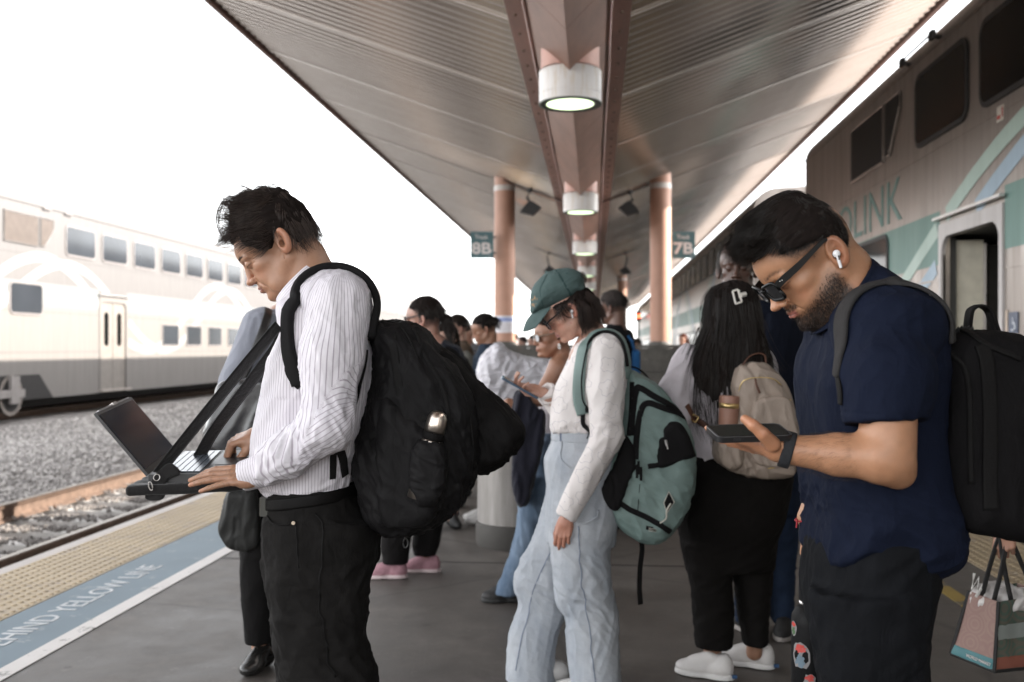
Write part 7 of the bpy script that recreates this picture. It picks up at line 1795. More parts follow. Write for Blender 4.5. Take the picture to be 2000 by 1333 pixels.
    # diamond badge and small tag
    def badge(nm, L, mat, off): 
        P = snap(main, np.array([F(x, y, -.19)-inv for x, y in L]), off, 8); c = P.mean(0); c = snap(main, [c], off)[0]; V = [c]+list(P); n = len(P); m = MB(); m.add(V, [(0, 1+k, 1+(k+1) % n) for k in range(n)]); return m.build(nm, mat, t)
    badge('badge_border', [(1308, 961), (1320, 983), (1304, 1006), (1297, 984)], simple('badge_cream', (.50, .48, .42), .6), .0085); badge('badge', [(1308, 964), (1318, 983), (1304, 1003), (1299, 984)], M_k, .0092)
    lay('cord', [(1312, 985, -.19), (1303, 1000, -.19), (1303, 1015, -.19), (1290, 1024, -.19)], .006, .004, simple('badge_cream', (.50, .48, .42), .6), off=.010, n=20)
    badge('brand_tag', [(1264, 1030), (1286, 1034), (1284, 1044), (1262, 1040)], M_k, .004)
    for k in range(3): lay('tag_stripe', [(1267, 1032+k*3, -.17), (1283, 1035+k*3, -.17)], .002, .001, simple('badge_cream', (.50, .48, .42), .6), off=.0048, n=4)
    C = spline([F(*p)-inv for p in ((1252, 1050, -.05), (1254, 1075, -.05), (1250, 1110, -.05), (1249, 1150, -.05), (1251, 1181, -.05))], 24); Nn = np.tile(A3(.5, -1, 0), (24, 1)); ribbon('dangling_strap', C, Nn, .024, .002, M_k, t)
    C = spline([F(*p)-inv for p in ((1222, 728, 0), (1228, 717, 0), (1243, 718, 0), (1262, 732, 0), (1272, 752, 0))], 24); T = np.gradient(C, axis=0); ribbon('grab_handle', C, np.cross(T, A3(0, -1., 0)), .026, .006, M_k, t)
    sh = U(); sh.add(topC); sh.add(slC, .01); sh.add(jeC, .01); fn = lambda Q: sh(Q+inv)
    M_s = m_teal()
    a = lay('shoulder_strap', [(1139, 810, -.15), (1131, 780, -.15), (1131, 740, -.15), (1138, 700, -.14), (1150, 672, -.12), (1170, 656, -.105), (1192, 660, -.105), (1210, 682, -.12), (1222, 715, -.13), (1226, 740, -.13)], .048, .009, M_s, fn, .004, 60)
    lay('strap_edge', [(1145, 806, -.16), (1137, 780, -.16), (1136, 740, -.16), (1144, 703, -.15), (1155, 676, -.14), (1172, 663, -.13), (1190, 667, -.13), (1204, 686, -.145), (1214, 716, -.15)], .006, .011, M_k, fn, .006, 60)
    lay('strap_webbing', [(1139, 806, -.15), (1139, 830, -.16), (1142, 856, -.165)], .018, .004, M_k, fn, .004, 16)
build_pack_c()
# ------------------------------------------------------------------ the other people on the platform
_cm = {}
def cloth(name, c, **k):
    if name not in _cm: _cm[name] = m_cloth(name, c, **k)
    return _cm[name]
def rows(F, L, cy=0.):
    return [(F(0, y, cy)[2], (F(a, y, cy)[0]+F(b, y, cy)[0])/2, cy, (F(b, y, cy)[0]-F(a, y, cy)[0])/2, r) for (y, a, b, r) in L]
def garment(F, name, parts, mat, t, res=.008, amp=.006, wl=.06, al=(.5, .1, .8), seed=3, e=2.2, k=.03, extra=None, sub=None):
    u = U(); lo = np.full(3, 1e9); hi = -lo
    for p in parts:
        if isinstance(p, tuple) and p[0] == 'arm':
            pts, rr = p[1], p[2]
            for i in range(len(pts)-1): u.add(pcap(pts[i], pts[i+1], rr[i], rr[i+1]), k)
            A = np.array(pts); lo = np.minimum(lo, A.min(0)-max(rr)); hi = np.maximum(hi, A.max(0)+max(rr))
        else:
            u.add(pstack(p, e), k); A = np.array(p); lo = np.minimum(lo, [(A[:, 1]-A[:, 3]).min(), (A[:, 2]-A[:, 4]).min(), A[:, 0].min()]); hi = np.maximum(hi, [(A[:, 1]+A[:, 3]).max(), (A[:, 2]+A[:, 4]).max(), A[:, 0].max()])
    if sub is not None: u.sub(sub, .005)
    if extra: extra(u)
    return sdf_obj(name, u, lo-.03, hi+.03, res, mat, t, lambda P: amp*folds(P, np.array(al, float), wl, 3, seed, .85)), u
def body_mesh(t, H, skin, hands=(), res=.005, core=None, lip=None, beard=None, browk=1., colfn=None):
    parts = []; V1, F1 = nets(H.full, H.c-A3(.16, .16, .19)*H.sc, H.c+A3(.16, .16, .15)*H.sc, res); c1 = (head_color(H, skin, lip, browk=browk, beard=beard)(V1)); parts.append((V1, F1, {'col': c1}))
    for (u, lo, hi, r) in hands:
        V, Fc = nets(u, lo, hi, r); parts.append((V, Fc, {'col': np.tile(np.array(skin)*.95, (len(V), 1))}))
    if core is not None:
        V, Fc = nets(core[0], core[1], core[2], .016); parts.append((V, Fc, {'col': np.tile(skin, (len(V), 1))}))
    V, Fc, at = join_mesh(parts); return link('body', pmesh('body', V, Fc, True, attrs=at), M_skin, t)
def shoes(t, L, mat, sole=None, res=.006):
    """L: (x, y, direction deg from -x, length)"""
    for (x, y, a, ln) in L:
        R = rotm((0, 0, 1), a); e = U(); k = ln/.27
        e.add(pell((-.055*k, 0, .032), (.085*k, .046, .036))); e.add(pell((.065*k, 0, .045), (.062*k, .042, .048)), .03); e.add(pell((-.02*k, 0, .055), (.06*k, .034, .035)), .03); e.add(pcap((.035*k, 0, .085), (-.05*k, 0, .052), .034, .030), .015); e.add(pell((.085*k, 0, .060), (.040*k, .036, .050)), .015); e.sub(pell((.055*k, 0, .135), (.045*k, .030, .035)), .006); e.cut(lambda P: .001-P[:, 2], .002); e.cut(lambda P: P[:, 2]-.112, .006)
        o = A3(x, y, 0); so_ = sdf_obj('shoe', xform(e, (R, o)), o-A3(.17, .17, 0), o+A3(.17, .17, .12), res, mat, t)
        if sole is not None:
            s_ = U(); s_.add(pell((-.055*k, 0, .012), (.089*k, .049, .05))); s_.add(pell((.06*k, 0, .012), (.072*k, .045, .05)), .03); s_.cut(lambda P: P[:, 2]-.026, .002); s_.cut(lambda P: .0005-P[:, 2], .001)
            sdf_obj('sole', xform(s_, (R, o)), o-A3(.17, .17, 0), o+A3(.17, .17, .05), .005, sole, so_)
def hairdo(t, H, kind, mat, n=1800, res=.006, rad=.0007, base=None):
    """hair on a distant head, in the head's own frame"""
    u = U(); L = H.w; sc = H.sc
    u.add(xform(pell((-.014*sc, 0, .036*sc), A3(.102, .083, .092)*sc), (H.R, H.c)))
    face = xform(pbox(A3(.085, 0, -.045)*sc, A3(.075, .2, .093)*sc, .01), (H.R@rotm((0, 1, 0), 0), H.c)); u.sub(face, .02)
    low = xform(pbox(A3(.02, 0, -.10)*sc, A3(.075, .2, .085)*sc, .01), (H.R, H.c)); 
    if kind in ('short', 'bun', 'pony', 'balding'): u.sub(low, .02); u.cut(lambda P: -((P-H.c)@H.R[:, 2])-.058*sc, .01)
    if kind == 'balding': u.sub(xform(pell(A3(.0, 0, .07)*sc, A3(.12, .07, .07)*sc), (H.R, H.c)), .02)
    if kind == 'bun': u.add(pell(L(-.105, 0, .03), A3(.035, .035, .035)*sc), .01)
    if kind == 'pony': u.add(pcap(L(-.10, 0, .0), L(-.135, 0, -.02), .024*sc, .03*sc), .012).add(pcap(L(-.135, 0, -.02), L(-.150, .01, -.12), .030*sc, .014*sc), .012)
    if kind == 'long':
        u.sub(low, .02); u.add(pcap(L(-.06, 0, .0), L(-.085, 0, -.22), .075*sc, .075*sc), .03)
        for y in (-1, 1): u.add(pcap(L(-.03, y*.06, .0), L(-.03, y*.085, -.24), .035*sc, .03*sc), .03)
    lo, hi = H.c-.30*sc, H.c+.17*sc; V, Fc = nets(u, lo-A3(0, 0, .05), hi, res); G = grad(u, V, .004); d = (H.R@A3(-.3, 0, -1)); V = V+G*(.004*folds(V, d, .02, 4, 3))[:, None]
    o = link('hair', pmesh('hair', V, Fc, True), base or M_hbase, t)
    if n:
        rs = np.random.RandomState(5); ok = np.where(H.fn(V) > .0)[0]; pk = rs.choice(ok if len(ok) else np.arange(len(V)), n); R0 = V[pk]; G0 = G[pk]
        strands('hair_locks', R0-G0*.002, lambda P, i, r_: d+G0*(.25-.05*i)+np.stack([gnoise(P*25+s_) for s_ in (0, 40, 80)], -1)*.5, 5, .010, rad, mat, o, .3)
    return o
def inner(parts, k=.04):
    u = U()
    for a, b, r0, r1 in parts: u.add(pcap(a, b, r0, r1), k)
    return u
M_blackc = dict(rough=.85, bump=.3, sheen=0)
DH = m_hair('dark_hair', (.016, .012, .010))

# ---- woman with long dark hair, white top, beige backpack
def p_longhair():
    F = Frame(1420, 4.19); t = empty('person', 'woman with very long dark hair held by a white claw clip, seen from behind', 'person', mat=F.m)
    sk = (.36, .20, .13); H = Head(F(1424, 606, 0), pitch=5, sc=.98, yaw=-55, fem=True); H.add_neck(F(1428, 672, .02), .05, .06)
    cu = inner([(F(1430, 680), F(1440, 880), .11, .13), (F(1400, 960), F(1395, 1270), .05, .035), (F(1475, 960, .03), F(1474, 1260, .03), .05, .035), (F(1430, 670), F(1430, 720), .055, .1)])
    an = inner([(F(1393, 1235, -.03), F(1390, 1285, -.03), .036, .036), (F(1474, 1235, .03), F(1473, 1275, .04), .034, .034)])
    body_mesh(t, H, sk, [(an, A3(F(1360, 0)[0], -.1, .02), A3(F(1500, 0)[0], .1, .2), .008)], .006, (cu, A3(-.4, -.3, .05), A3(.4, .3, 1.5)))
    Mw = cloth('white_tee', (.62, .57, .60), rough=.85)
    tp, tu = garment(F, 'top', [rows(F, [(664, 1395, 1466, .06), (690, 1345, 1505, .11), (730, 1312, 1520, .13), (765, 1300, 1525, .14), (800, 1308, 1528, .14), (840, 1330, 1533, .14), (892, 1346, 1540, .155), (900, 1348, 1540, .155)])]
        +[('arm', [F(1345, 700, -.05), F(1316, 762, -.10), F(1330, 815, -.12)], [.06, .058, .045])], Mw, t, .007, .006, .05, (.4, 0, .9))
    MT = cloth('black_stretch', (.007, .006, .0055), **M_blackc)
    garment(F, 'trousers', [rows(F, [(884, 1348, 1541, .15), (930, 1336, 1547, .175), (1007, 1323, 1532, .18), (1060, 1331, 1514, .15), (1110, 1343, 1508, .12)]), rows(F, [(1060, 1332, 1432, .10), (1110, 1343, 1428, .095), (1150, 1350, 1430, .088), (1200, 1354, 1432, .08), (1240, 1357, 1431, .078), (1262, 1360, 1428, .078)], -.03),
        rows(F, [(1060, 1425, 1514, .10), (1110, 1428, 1508, .095), (1150, 1436, 1505, .088), (1200, 1442, 1500, .08), (1240, 1450, 1498, .078), (1256, 1450, 1497, .078)], .03)], MT, t, .0075, .005, .06, (.9, 0, .4))
    Ms = simple('white_leather', (.62, .59, .57), .45, 0, .05, 20, .1, 200)
    sh_ = [(F(1378, 0, -.04)[0], -.04, -28, .25), (F(1465, 0, .06)[0], .10, -28, .24)]; shoes(t, sh_, Ms, simple('white_sole', (.68, .66, .64), .6), .0045)
    for x, y, a, ln in sh_:
        R = rotm((0, 0, 1), a); m = MB(); c = A3(x, y, .022)+R@A3(.125, -.012, 0); m.box(c-A3(.010, .006, .007), c+A3(.010, .006, .007)); m.build('heel_tab', simple('heel_blue', (.02, .06, .14), .5), t)
        m = MB()
        for q in range(4): p0 = A3(x, y, 0)+R@A3(.015-.022*q, -.022, .092-.011*q); p1 = A3(x, y, 0)+R@A3(.010-.022*q, .022, .092-.011*q); m.tube([p0, (p0+p1)/2+A3(0, 0, .006), p1], .0028, 5)
        m.build('laces', Ms, t)
    # long hair: scalp shape and a curtain of strands
    hu = U(); hu.add(pextr(px2(F, [(1376, 604), (1379, 580), (1396, 560), (1428, 552), (1456, 562), (1470, 588), (1474, 630), (1486, 672), (1496, 712), (1470, 740), (1440, 790), (1420, 832), (1404, 850), (1384, 830), (1372, 790), (1350, 760), (1340, 720), (1352, 682), (1368, 650), (1375, 625)]), -.055, .085, .05, 60))
    V, Fc = nets(hu, A3(F(1320, 0)[0], -.17, F(0, 870)[2]), A3(F(1510, 0)[0], .06, F(0, 545)[2]), .005); G = grad(hu, V, .004); V = V+G*(.006*folds(V, A3(.05, 0, 1), .03, 5, 3))[:, None]
    ho = link('hair', pmesh('hair', V, Fc, True), M_hbase, t); rs = np.random.RandomState(3)
    pk = rs.choice(np.where((V[:, 1] < .02))[0], 3600); R0 = V[pk]; G0 = G[pk]; xo = (R0[:, 0]-F(1424, 0)[0])
    def st(P, i, r_):
        return np.stack([xo*1.0*np.clip((F(0, 700)[2]-P[:, 2])*-1, -.2, 1)-.05*np.sign(xo)*0, 0*xo, -np.ones(len(P))], -1)+G0*(.12-.015*i)+np.stack([gnoise(P*np.array([16, 16, 6])+s_) for s_ in (0, 40, 80)], -1)*A3(.28, .28, .1)
    strands('hair_locks', R0, st, 9, rs.uniform(.010, .022, len(R0)), .0008, DH, ho, .3)
    Ls = []
    for (c, n_, sp) in [([(1380, 640), (1362, 680), (1345, 720), (1338, 765), (1342, 800)], 70, .02), ([(1395, 650), (1375, 720), (1368, 780), (1385, 830), (1398, 862)], 110, .035), ([(1460, 620), (1480, 670), (1500, 705), (1520, 725)], 60, .02), ([(1400, 560), (1385, 580), (1378, 610), (1380, 650)], 60, .015)]:
        for k in range(n_): off = rs.normal(0, 1, 3)*np.array([sp, sp*.6, sp*.2]); Ls.append(spline([F(*p, -.11)+off+rs.normal(0, .003, 3) for p in c], 12))
    tubes('loose_locks', np.stack(Ls), rs.uniform(.0005, .0009, len(Ls)), DH, ho, .2)
    m = MB(); Mc = simple('claw_white', (.72, .68, .62), .35)
    a, b, c, d = F(1431, 569, -.16), F(1441, 566, -.16), F(1449, 590, -.16), F(1437, 594, -.16); w_ = .0045
    m.tube([a, b], w_, 6); m.tube([b, c], w_, 6); m.tube([c, d], w_, 6); m.tube([d, a], w_, 6); m.tube([F(1446, 577, -.16), F(1456, 575, -.15)], .010, 8); m.tube([F(1444, 582, -.16), F(1444, 567, -.165)], .003, 6); m.build('claw_clip', Mc, t)
    return F, t, tu
F8, P8, top8 = p_longhair()
def pack_beige():
    F = F8; inv = F(1490, 930, -.16); t = empty('backpack', 'small beige leather backpack with gold zips on the long haired woman', 'backpack', mat=F.m@Matrix.Translation(Vector(inv)))
    Mb = m_cloth('beige_leather', (.36, .29, .24), .5, .12, 500, .3, 0); Mbr = simple('brown_leather', (.12, .05, .03), .45); Mg = simple('gold_metal', (.65, .48, .22), .3, .9)
    P2 = lambda L: [tuple(F(x, y, -.16)[[0, 2]]-inv[[0, 2]]) for x, y in L]
    u = U(); u.add(pextr(P2([(1431, 745), (1440, 720), (1460, 710), (1490, 711), (1516, 729), (1534, 758), (1547, 800), (1555, 840), (1556, 880), (1552, 905), (1543, 926), (1500, 932), (1450, 926), (1415, 910), (1397, 893), (1397, 860), (1410, 836), (1426, 824), (1431, 790)]), 0, .075, .05, 50)); lo = F(1380, 950, -.16)-inv; hi = F(1575, 695, -.16)-inv
    sdf_obj('bag_body', u, A3(lo[0], -.1, lo[2]), A3(hi[0], .1, hi[2]), .0055, Mb, t, lambda P: .006*folds(P, A3(.5, 0, -.9), .05, 3, 14)+.004*folds(P, A3(1, 0, .3), .04, 3, 4)*(P[:, 2] < .1))
    pu = U(); pu.add(pextr(P2([(1460, 800), (1470, 780), (1500, 772), (1530, 780), (1545, 830), (1550, 880), (1535, 905), (1480, 905), (1458, 880)]), -.075, .022, .015, 40)); sdf_obj('front_pocket', pu, A3(lo[0], -.12, lo[2]), A3(hi[0], -.03, hi[2]), .0055, Mb, t, lambda P: .004*folds(P, A3(.3, 0, -1), .04, 3, 4))
    def lay(nm, pts, w, th, mat, off=.003, n=30): return strap_on(nm, u, np.array([F(*p) for p in pts])-inv, w, th, mat, t, off, n)
    lay('gold_zip', [(1436, 765, -.24), (1450, 745, -.24), (1475, 738, -.24), (1510, 740, -.24), (1528, 752, -.24)], .004, .003, Mg); lay('pull_tab', [(1475, 740, -.24), (1478, 755, -.24), (1484, 768, -.24)], .008, .004, Mbr, .004, 10)
    lay('gold_zip', [(1512, 778, -.24), (1545, 782, -.24)], .006, .003, Mg, .014, 8); lay('gold_bar', [(1500, 916, -.24), (1514, 914, -.24)], .004, .002, Mg, .003, 4)
    C = spline([F(*p)-inv for p in ((1448, 716, -.17), (1462, 697, -.17), (1480, 690, -.17), (1494, 694, -.17), (1497, 712, -.17))], 20); T = np.gradient(C, axis=0); ribbon('handle', C, np.cross(T, A3(0, -1., 0)), .016, .004, Mbr, t)
    fn = lambda Q: top8(Q+inv); C = np.array([F(*p) for p in ((1338, 792, -.15), (1352, 812, -.15), (1372, 832, -.15), (1400, 850, -.15))])-inv; strap_on('shoulder_strap', fn, C, .026, .005, Mbr, t, .004, 24)
    m = MB(); c = snap(fn, [F(1358, 818, -.15)-inv], .012)[0]; a = .013
    for p, q in (((-a, a), (a, a)), ((a, a), (a, -a)), ((a, -a), (-a, -a)), ((-a, -a), (-a, a))): m.tube([c+A3(p[0]*.8+p[1]*.5, -.002, p[1]*.8-p[0]*.5), c+A3(q[0]*.8+q[1]*.5, -.002, q[1]*.8-q[0]*.5)], .0025, 6)
    m.build('buckle', Mg, t)
    b = F(1421, 855, -.205); bt = empty('tumbler', 'dusty pink tumbler with a gold band in the beige backpack’s side pocket', 'bottle', mat=F.m@Matrix.Translation(Vector(b))@Matrix.Rotation(math.radians(3), 4, 'Y'))
    Mp = simple('pink_enamel', (.33, .17, .12), .45, 0, .06); m = MB(); m.lathe((0, 0, 0), [(0, -.06), (.036, -.058), (.0385, 0), (.040, .118)], 32); m.build('tumbler_body', Mp, bt, auto=50); m = MB(); m.lathe((0, 0, 0), [(.0402, .118), (.0405, .138)], 32); m.build('gold_band', Mg, bt, smooth=True)
    m = MB(); m.lathe((0, 0, 0), [(.041, .138), (.041, .160), (.038, .168), (0, .169)], 32); m.build('tumbler_lid', Mp, bt, auto=40)
    sp = U(); sp.add(pextr(P2([(1397, 850), (1420, 842), (1440, 850), (1442, 900), (1425, 914), (1400, 898)]), -.05, .05, .03, 30)); sdf_obj('side_pocket', sp, A3(lo[0], -.13, lo[2]), A3(F(1450, 0, -.16)[0]-inv[0], .03, F(0, 830, -.16)[2]-inv[2]), .005, Mb, t, lambda P: .005*folds(P, A3(.3, 0, -1), .03, 3, 4))
    w_ = U(); w_.add(pextr(P2([(1553, 818), (1560, 811), (1568, 820), (1569, 845), (1563, 880), (1554, 880)]), 0, .03, .02, 20)); sdf_obj('umbrella_end', w_, F(1545, 900, -.16)-inv-A3(0, .05, 0), F(1580, 800, -.16)-inv+A3(0, .05, 0), .004, simple('pale_plastic', (.4, .4, .38), .5), t)
pack_beige()

# ---- tall man in a navy jacket facing the camera
def p_tall():
    F = Frame(1490, 4.8); t = empty('person', 'tall grey haired man in a dark navy jacket facing the camera', 'person', mat=F.m); sk = (.075, .037, .025)
    H = Head(F(1439, 522, 0), pitch=6, sc=1.1, yaw=76, nose=1.25, lips=1.2, closed=False); H.add_neck(F(1465, 610, .02), .06, .07)
    hu = inner([(F(1560, 850, -.08), F(1558, 905, -.08), .03, .03)])
    body_mesh(t, H, sk, [], .005, (inner([(F(1485, 670), F(1488, 880), .09, .09), (F(1460, 940), F(1460, 1195), .045, .035), (F(1528, 940), F(1528, 1195), .045, .035), (F(1465, 600), F(1475, 650), .05, .06)]), A3(-.4, -.3, .05), A3(.4, .3, 1.7)), lip=(.12, .05, .045), beard=lambda q: .35*np.exp(-((q[:, 2]+.055)/.008)**2)*(q[:, 0] > .08), browk=.6)
    for y in (-1, 1):
        e = MB(); 
        o = link('eye', pmesh('eye', *(lambda V, Fc: (V, Fc))(*nets(pell(H.w(.0795, y*.0305, -.001), A3(.0128, .0128, .0128)*H.sc), H.w(.0795, y*.0305, -.001)-.02, H.w(.0795, y*.0305, -.001)+.02, .0022))), simple('eye_dark', (.05, .03, .025), .15), t)
    gh = m_hair('grey_hair', (.12, .115, .11)); hairdo(t, H, 'balding', gh, 1600, base=m_hairbase('grey_base', (.08, .075, .07)), rad=.0005)
    MJ = cloth('navy_jacket', (.007, .009, .017), rough=.8, sheen=0)
    garment(F, 'jacket', [rows(F, [(588, 1438, 1502, .075), (602, 1424, 1525, .09), (620, 1406, 1550, .115), (650, 1398, 1572, .13), (720, 1394, 1576, .14), (800, 1405, 1572, .14), (900, 1410, 1572, .14), (915, 1412, 1572, .14)]), ('arm', [F(1562, 655, 0), F(1585, 780, .02), F(1578, 880, -.05)], [.075, .06, .045]), ('arm', [F(1412, 655, 0), F(1392, 780, .02), F(1400, 880, -.05)], [.075, .06, .045])], MJ, t, .008, .005, .07, (.3, 0, 1), extra=lambda u: u.sub(pextr(px2(F, [(1452, 586), (1492, 586), (1476, 680)]), -.15, .05, .01), .005))
    garment(F, 'shirt', [rows(F, [(592, 1446, 1492, .065), (612, 1436, 1504, .09), (640, 1428, 1515, .112), (760, 1428, 1515, .118)])], cloth('dark_shirt', (.02, .02, .03)), t, .01, .001)
    garment(F, 'jeans', [rows(F, [(890, 1425, 1560, .13), (960, 1425, 1562, .13), (1000, 1430, 1556, .12)]), rows(F, [(980, 1495, 1558, .09), (1060, 1500, 1556, .08), (1140, 1504, 1550, .075), (1215, 1508, 1548, .07)]), rows(F, [(980, 1425, 1490, .09), (1060, 1432, 1490, .08), (1140, 1436, 1482, .075), (1215, 1438, 1480, .07)])], m_denim2('dark_denim', (.018, .03, .058), (.008, .014, .03)), t, .009, .006, .06, (.9, 0, .3))
    shoes(t, [(F(1527, 0)[0], -.04, 70, .30), (F(1460, 0)[0], -.02, 100, .30)], simple('black_suede', (.015, .014, .014), .8), simple('gum_sole', (.3, .27, .25), .6), .006)
    m = MB()
    for k in range(3): c = A3(F(1527, 0)[0]-.035+.006*k, -.06-.025*k, .07-.012*k); m.tube([c, c+A3(-.018, -.010, -.035)], .004, 5)
    m.build('shoe_stripe', simple('stripe_white', (.55, .53, .5), .6), t)
def m_denim2(name, c, lo_):
    n = N(name); v = n.coord(scale=(1, 1, .4)); f = n.noise(v, 5, 6, .65); n.set(Base_Color=n.ramp(f, [(.35, lo_), (.62, c)]), Roughness=.9); n.b.inputs['Specular IOR Level'].default_value = .2; n.bump(f, .3, .004); return n.m
p_tall()

# ---- woman in the grey blue sweater behind the laptop
def p_sweater():
    F = Frame(530, 4.26); t = empty('person', 'person in a grey blue sweater and black trousers standing behind the man with the laptop', 'person', mat=F.m)
    H = Head(F(588, 545, 0), pitch=25, sc=.95, fem=True, yaw=-10); H.add_neck(F(600, 600, 0), .05, .06)
    body_mesh(t, H, (.4, .22, .15), [], .007, (inner([(F(560, 640), F(560, 880), .11, .12), (F(520, 930), F(507, 1285), .05, .035), (F(575, 950, .06), F(575, 1262, .06), .045, .03), (F(595, 595), F(580, 640), .06, .1)]), A3(-.4, -.3, .03), A3(.4, .3, 1.6))); hairdo(t, H, 'short', DH, 500)
    MS = cloth('grey_blue_knit', (.235, .245, .285), rough=.9)
    garment(F, 'sweater', [rows(F, [(600, 550, 620, .08), (615, 510, 640, .12), (640, 490, 650, .14), (700, 485, 650, .15), (800, 485, 640, .15), (900, 480, 630, .15)]), ('arm', [F(512, 640, -.10), F(464, 735, -.15), F(452, 765, -.15)], [.085, .062, .058]), ('arm', [F(458, 755, -.15), F(500, 800, -.18)], [.055, .045])], MS, t, .008, .005, .06, (.3, 0, 1))
    garment(F, 'trousers', [rows(F, [(885, 476, 630, .15), (950, 474, 632, .17), (1020, 473, 625, .16), (1080, 474, 610, .13)]), rows(F, [(1040, 474, 550, .09), (1110, 471, 545, .085), (1180, 474, 538, .08), (1254, 480, 536, .075)], -.03), rows(F, [(1040, 545, 615, .09), (1110, 545, 605, .085), (1250, 550, 600, .075)], .06)], cloth('black_crepe', (.007, .0065, .0065), **M_blackc), t, .009, .004, .07, (.1, 0, 1))
    shoes(t, [(F(508, 0)[0], -.03, 75, .24), (F(575, 0)[0], .08, 60, .24)], simple('black_patent', (.02, .019, .018), .25), None, .005)
    inv = F(465, 890, -.24); b = empty('leather_tote', 'glossy black leather bag on the shoulder of the person in the grey blue sweater', 'handbag', mat=F.m@Matrix.Translation(Vector(inv)))
    u = U(); u.add(pextr([tuple(F(x, y, -.24)[[0, 2]]-inv[[0, 2]]) for x, y in [(430, 752), (470, 742), (526, 738), (545, 780), (545, 880), (520, 893), (470, 893), (420, 887), (398, 880), (402, 850), (416, 800)]], 0, .06, .03, 50)); lo = F(385, 910, -.24)-inv; hi = F(560, 725, -.24)-inv
    n = N('glossy_black_leather'); v = n.coord(); n.set(Base_Color=n.ramp(n.noise(v, 6, 4), [(.3, (.018, .018, .02)), (.7, (.04, .042, .048))]), Roughness=.27); n.b.inputs['Coat Weight'].default_value = .4; n.b.inputs['Coat Roughness'].default_value = .2; n.bump(n.noise(v, 9, 4), .5, .012)
    sdf_obj('bag_body', u, A3(lo[0], -.09, lo[2]), A3(hi[0], .09, hi[2]), .006, n.m, b, lambda P: .007*folds(P, A3(.45, 0, 1), .06, 4, 61)); strap_on('piping', u, np.array([F(x, y, -.30) for x, y in ((402, 872), (440, 880), (490, 885), (540, 884))])-inv, .01, .005, simple('black_leather', (.012, .011, .011), .42), b, .002, 20)
    C = spline([F(*p)-inv for p in ((470, 745, -.24), (492, 700, -.24), (512, 650, -.22), (522, 620, -.18), (524, 605, -.12))], 24); T = np.gradient(C, axis=0); ribbon('shoulder_strap', C, np.cross(T, np.tile(A3(-.6, 0, .4), (24, 1))), .034, .006, simple('black_leather', (.012, .011, .011), .42), b)
    inv = F(455, 1072, -.2); b = empty('soft_bag', 'soft grey black bag hanging at knee height behind the laptop man', 'bag', mat=F.m@Matrix.Translation(Vector(inv)))
    u = U(); u.add(pextr([tuple(F(x, y, -.2)[[0, 2]]-inv[[0, 2]]) for x, y in [(448, 960), (475, 955), (500, 965), (505, 1040), (498, 1072), (473, 1074), (448, 1066), (436, 1050), (431, 1030), (438, 995)]], 0, .045, .03, 40)); lo = F(420, 1085, -.2)-inv; hi = F(515, 945, -.2)-inv
    sdf_obj('bag_body', u, A3(lo[0], -.07, lo[2]), A3(hi[0], .07, hi[2]), .006, m_cloth('satin_black', (.028, .028, .027), .4, .2, 200, .3, 0), b, lambda P: .006*folds(P, A3(.2, 0, 1), .04, 4, 31)); m = MB(); m.tube([F(470, 960, -.2)-inv, F(480, 900, -.2)-inv, F(490, 860, -.2)-inv], .006, 6); m.build('handle', simple('black_leather', (.012, .011, .011), .42), b)
p_sweater()

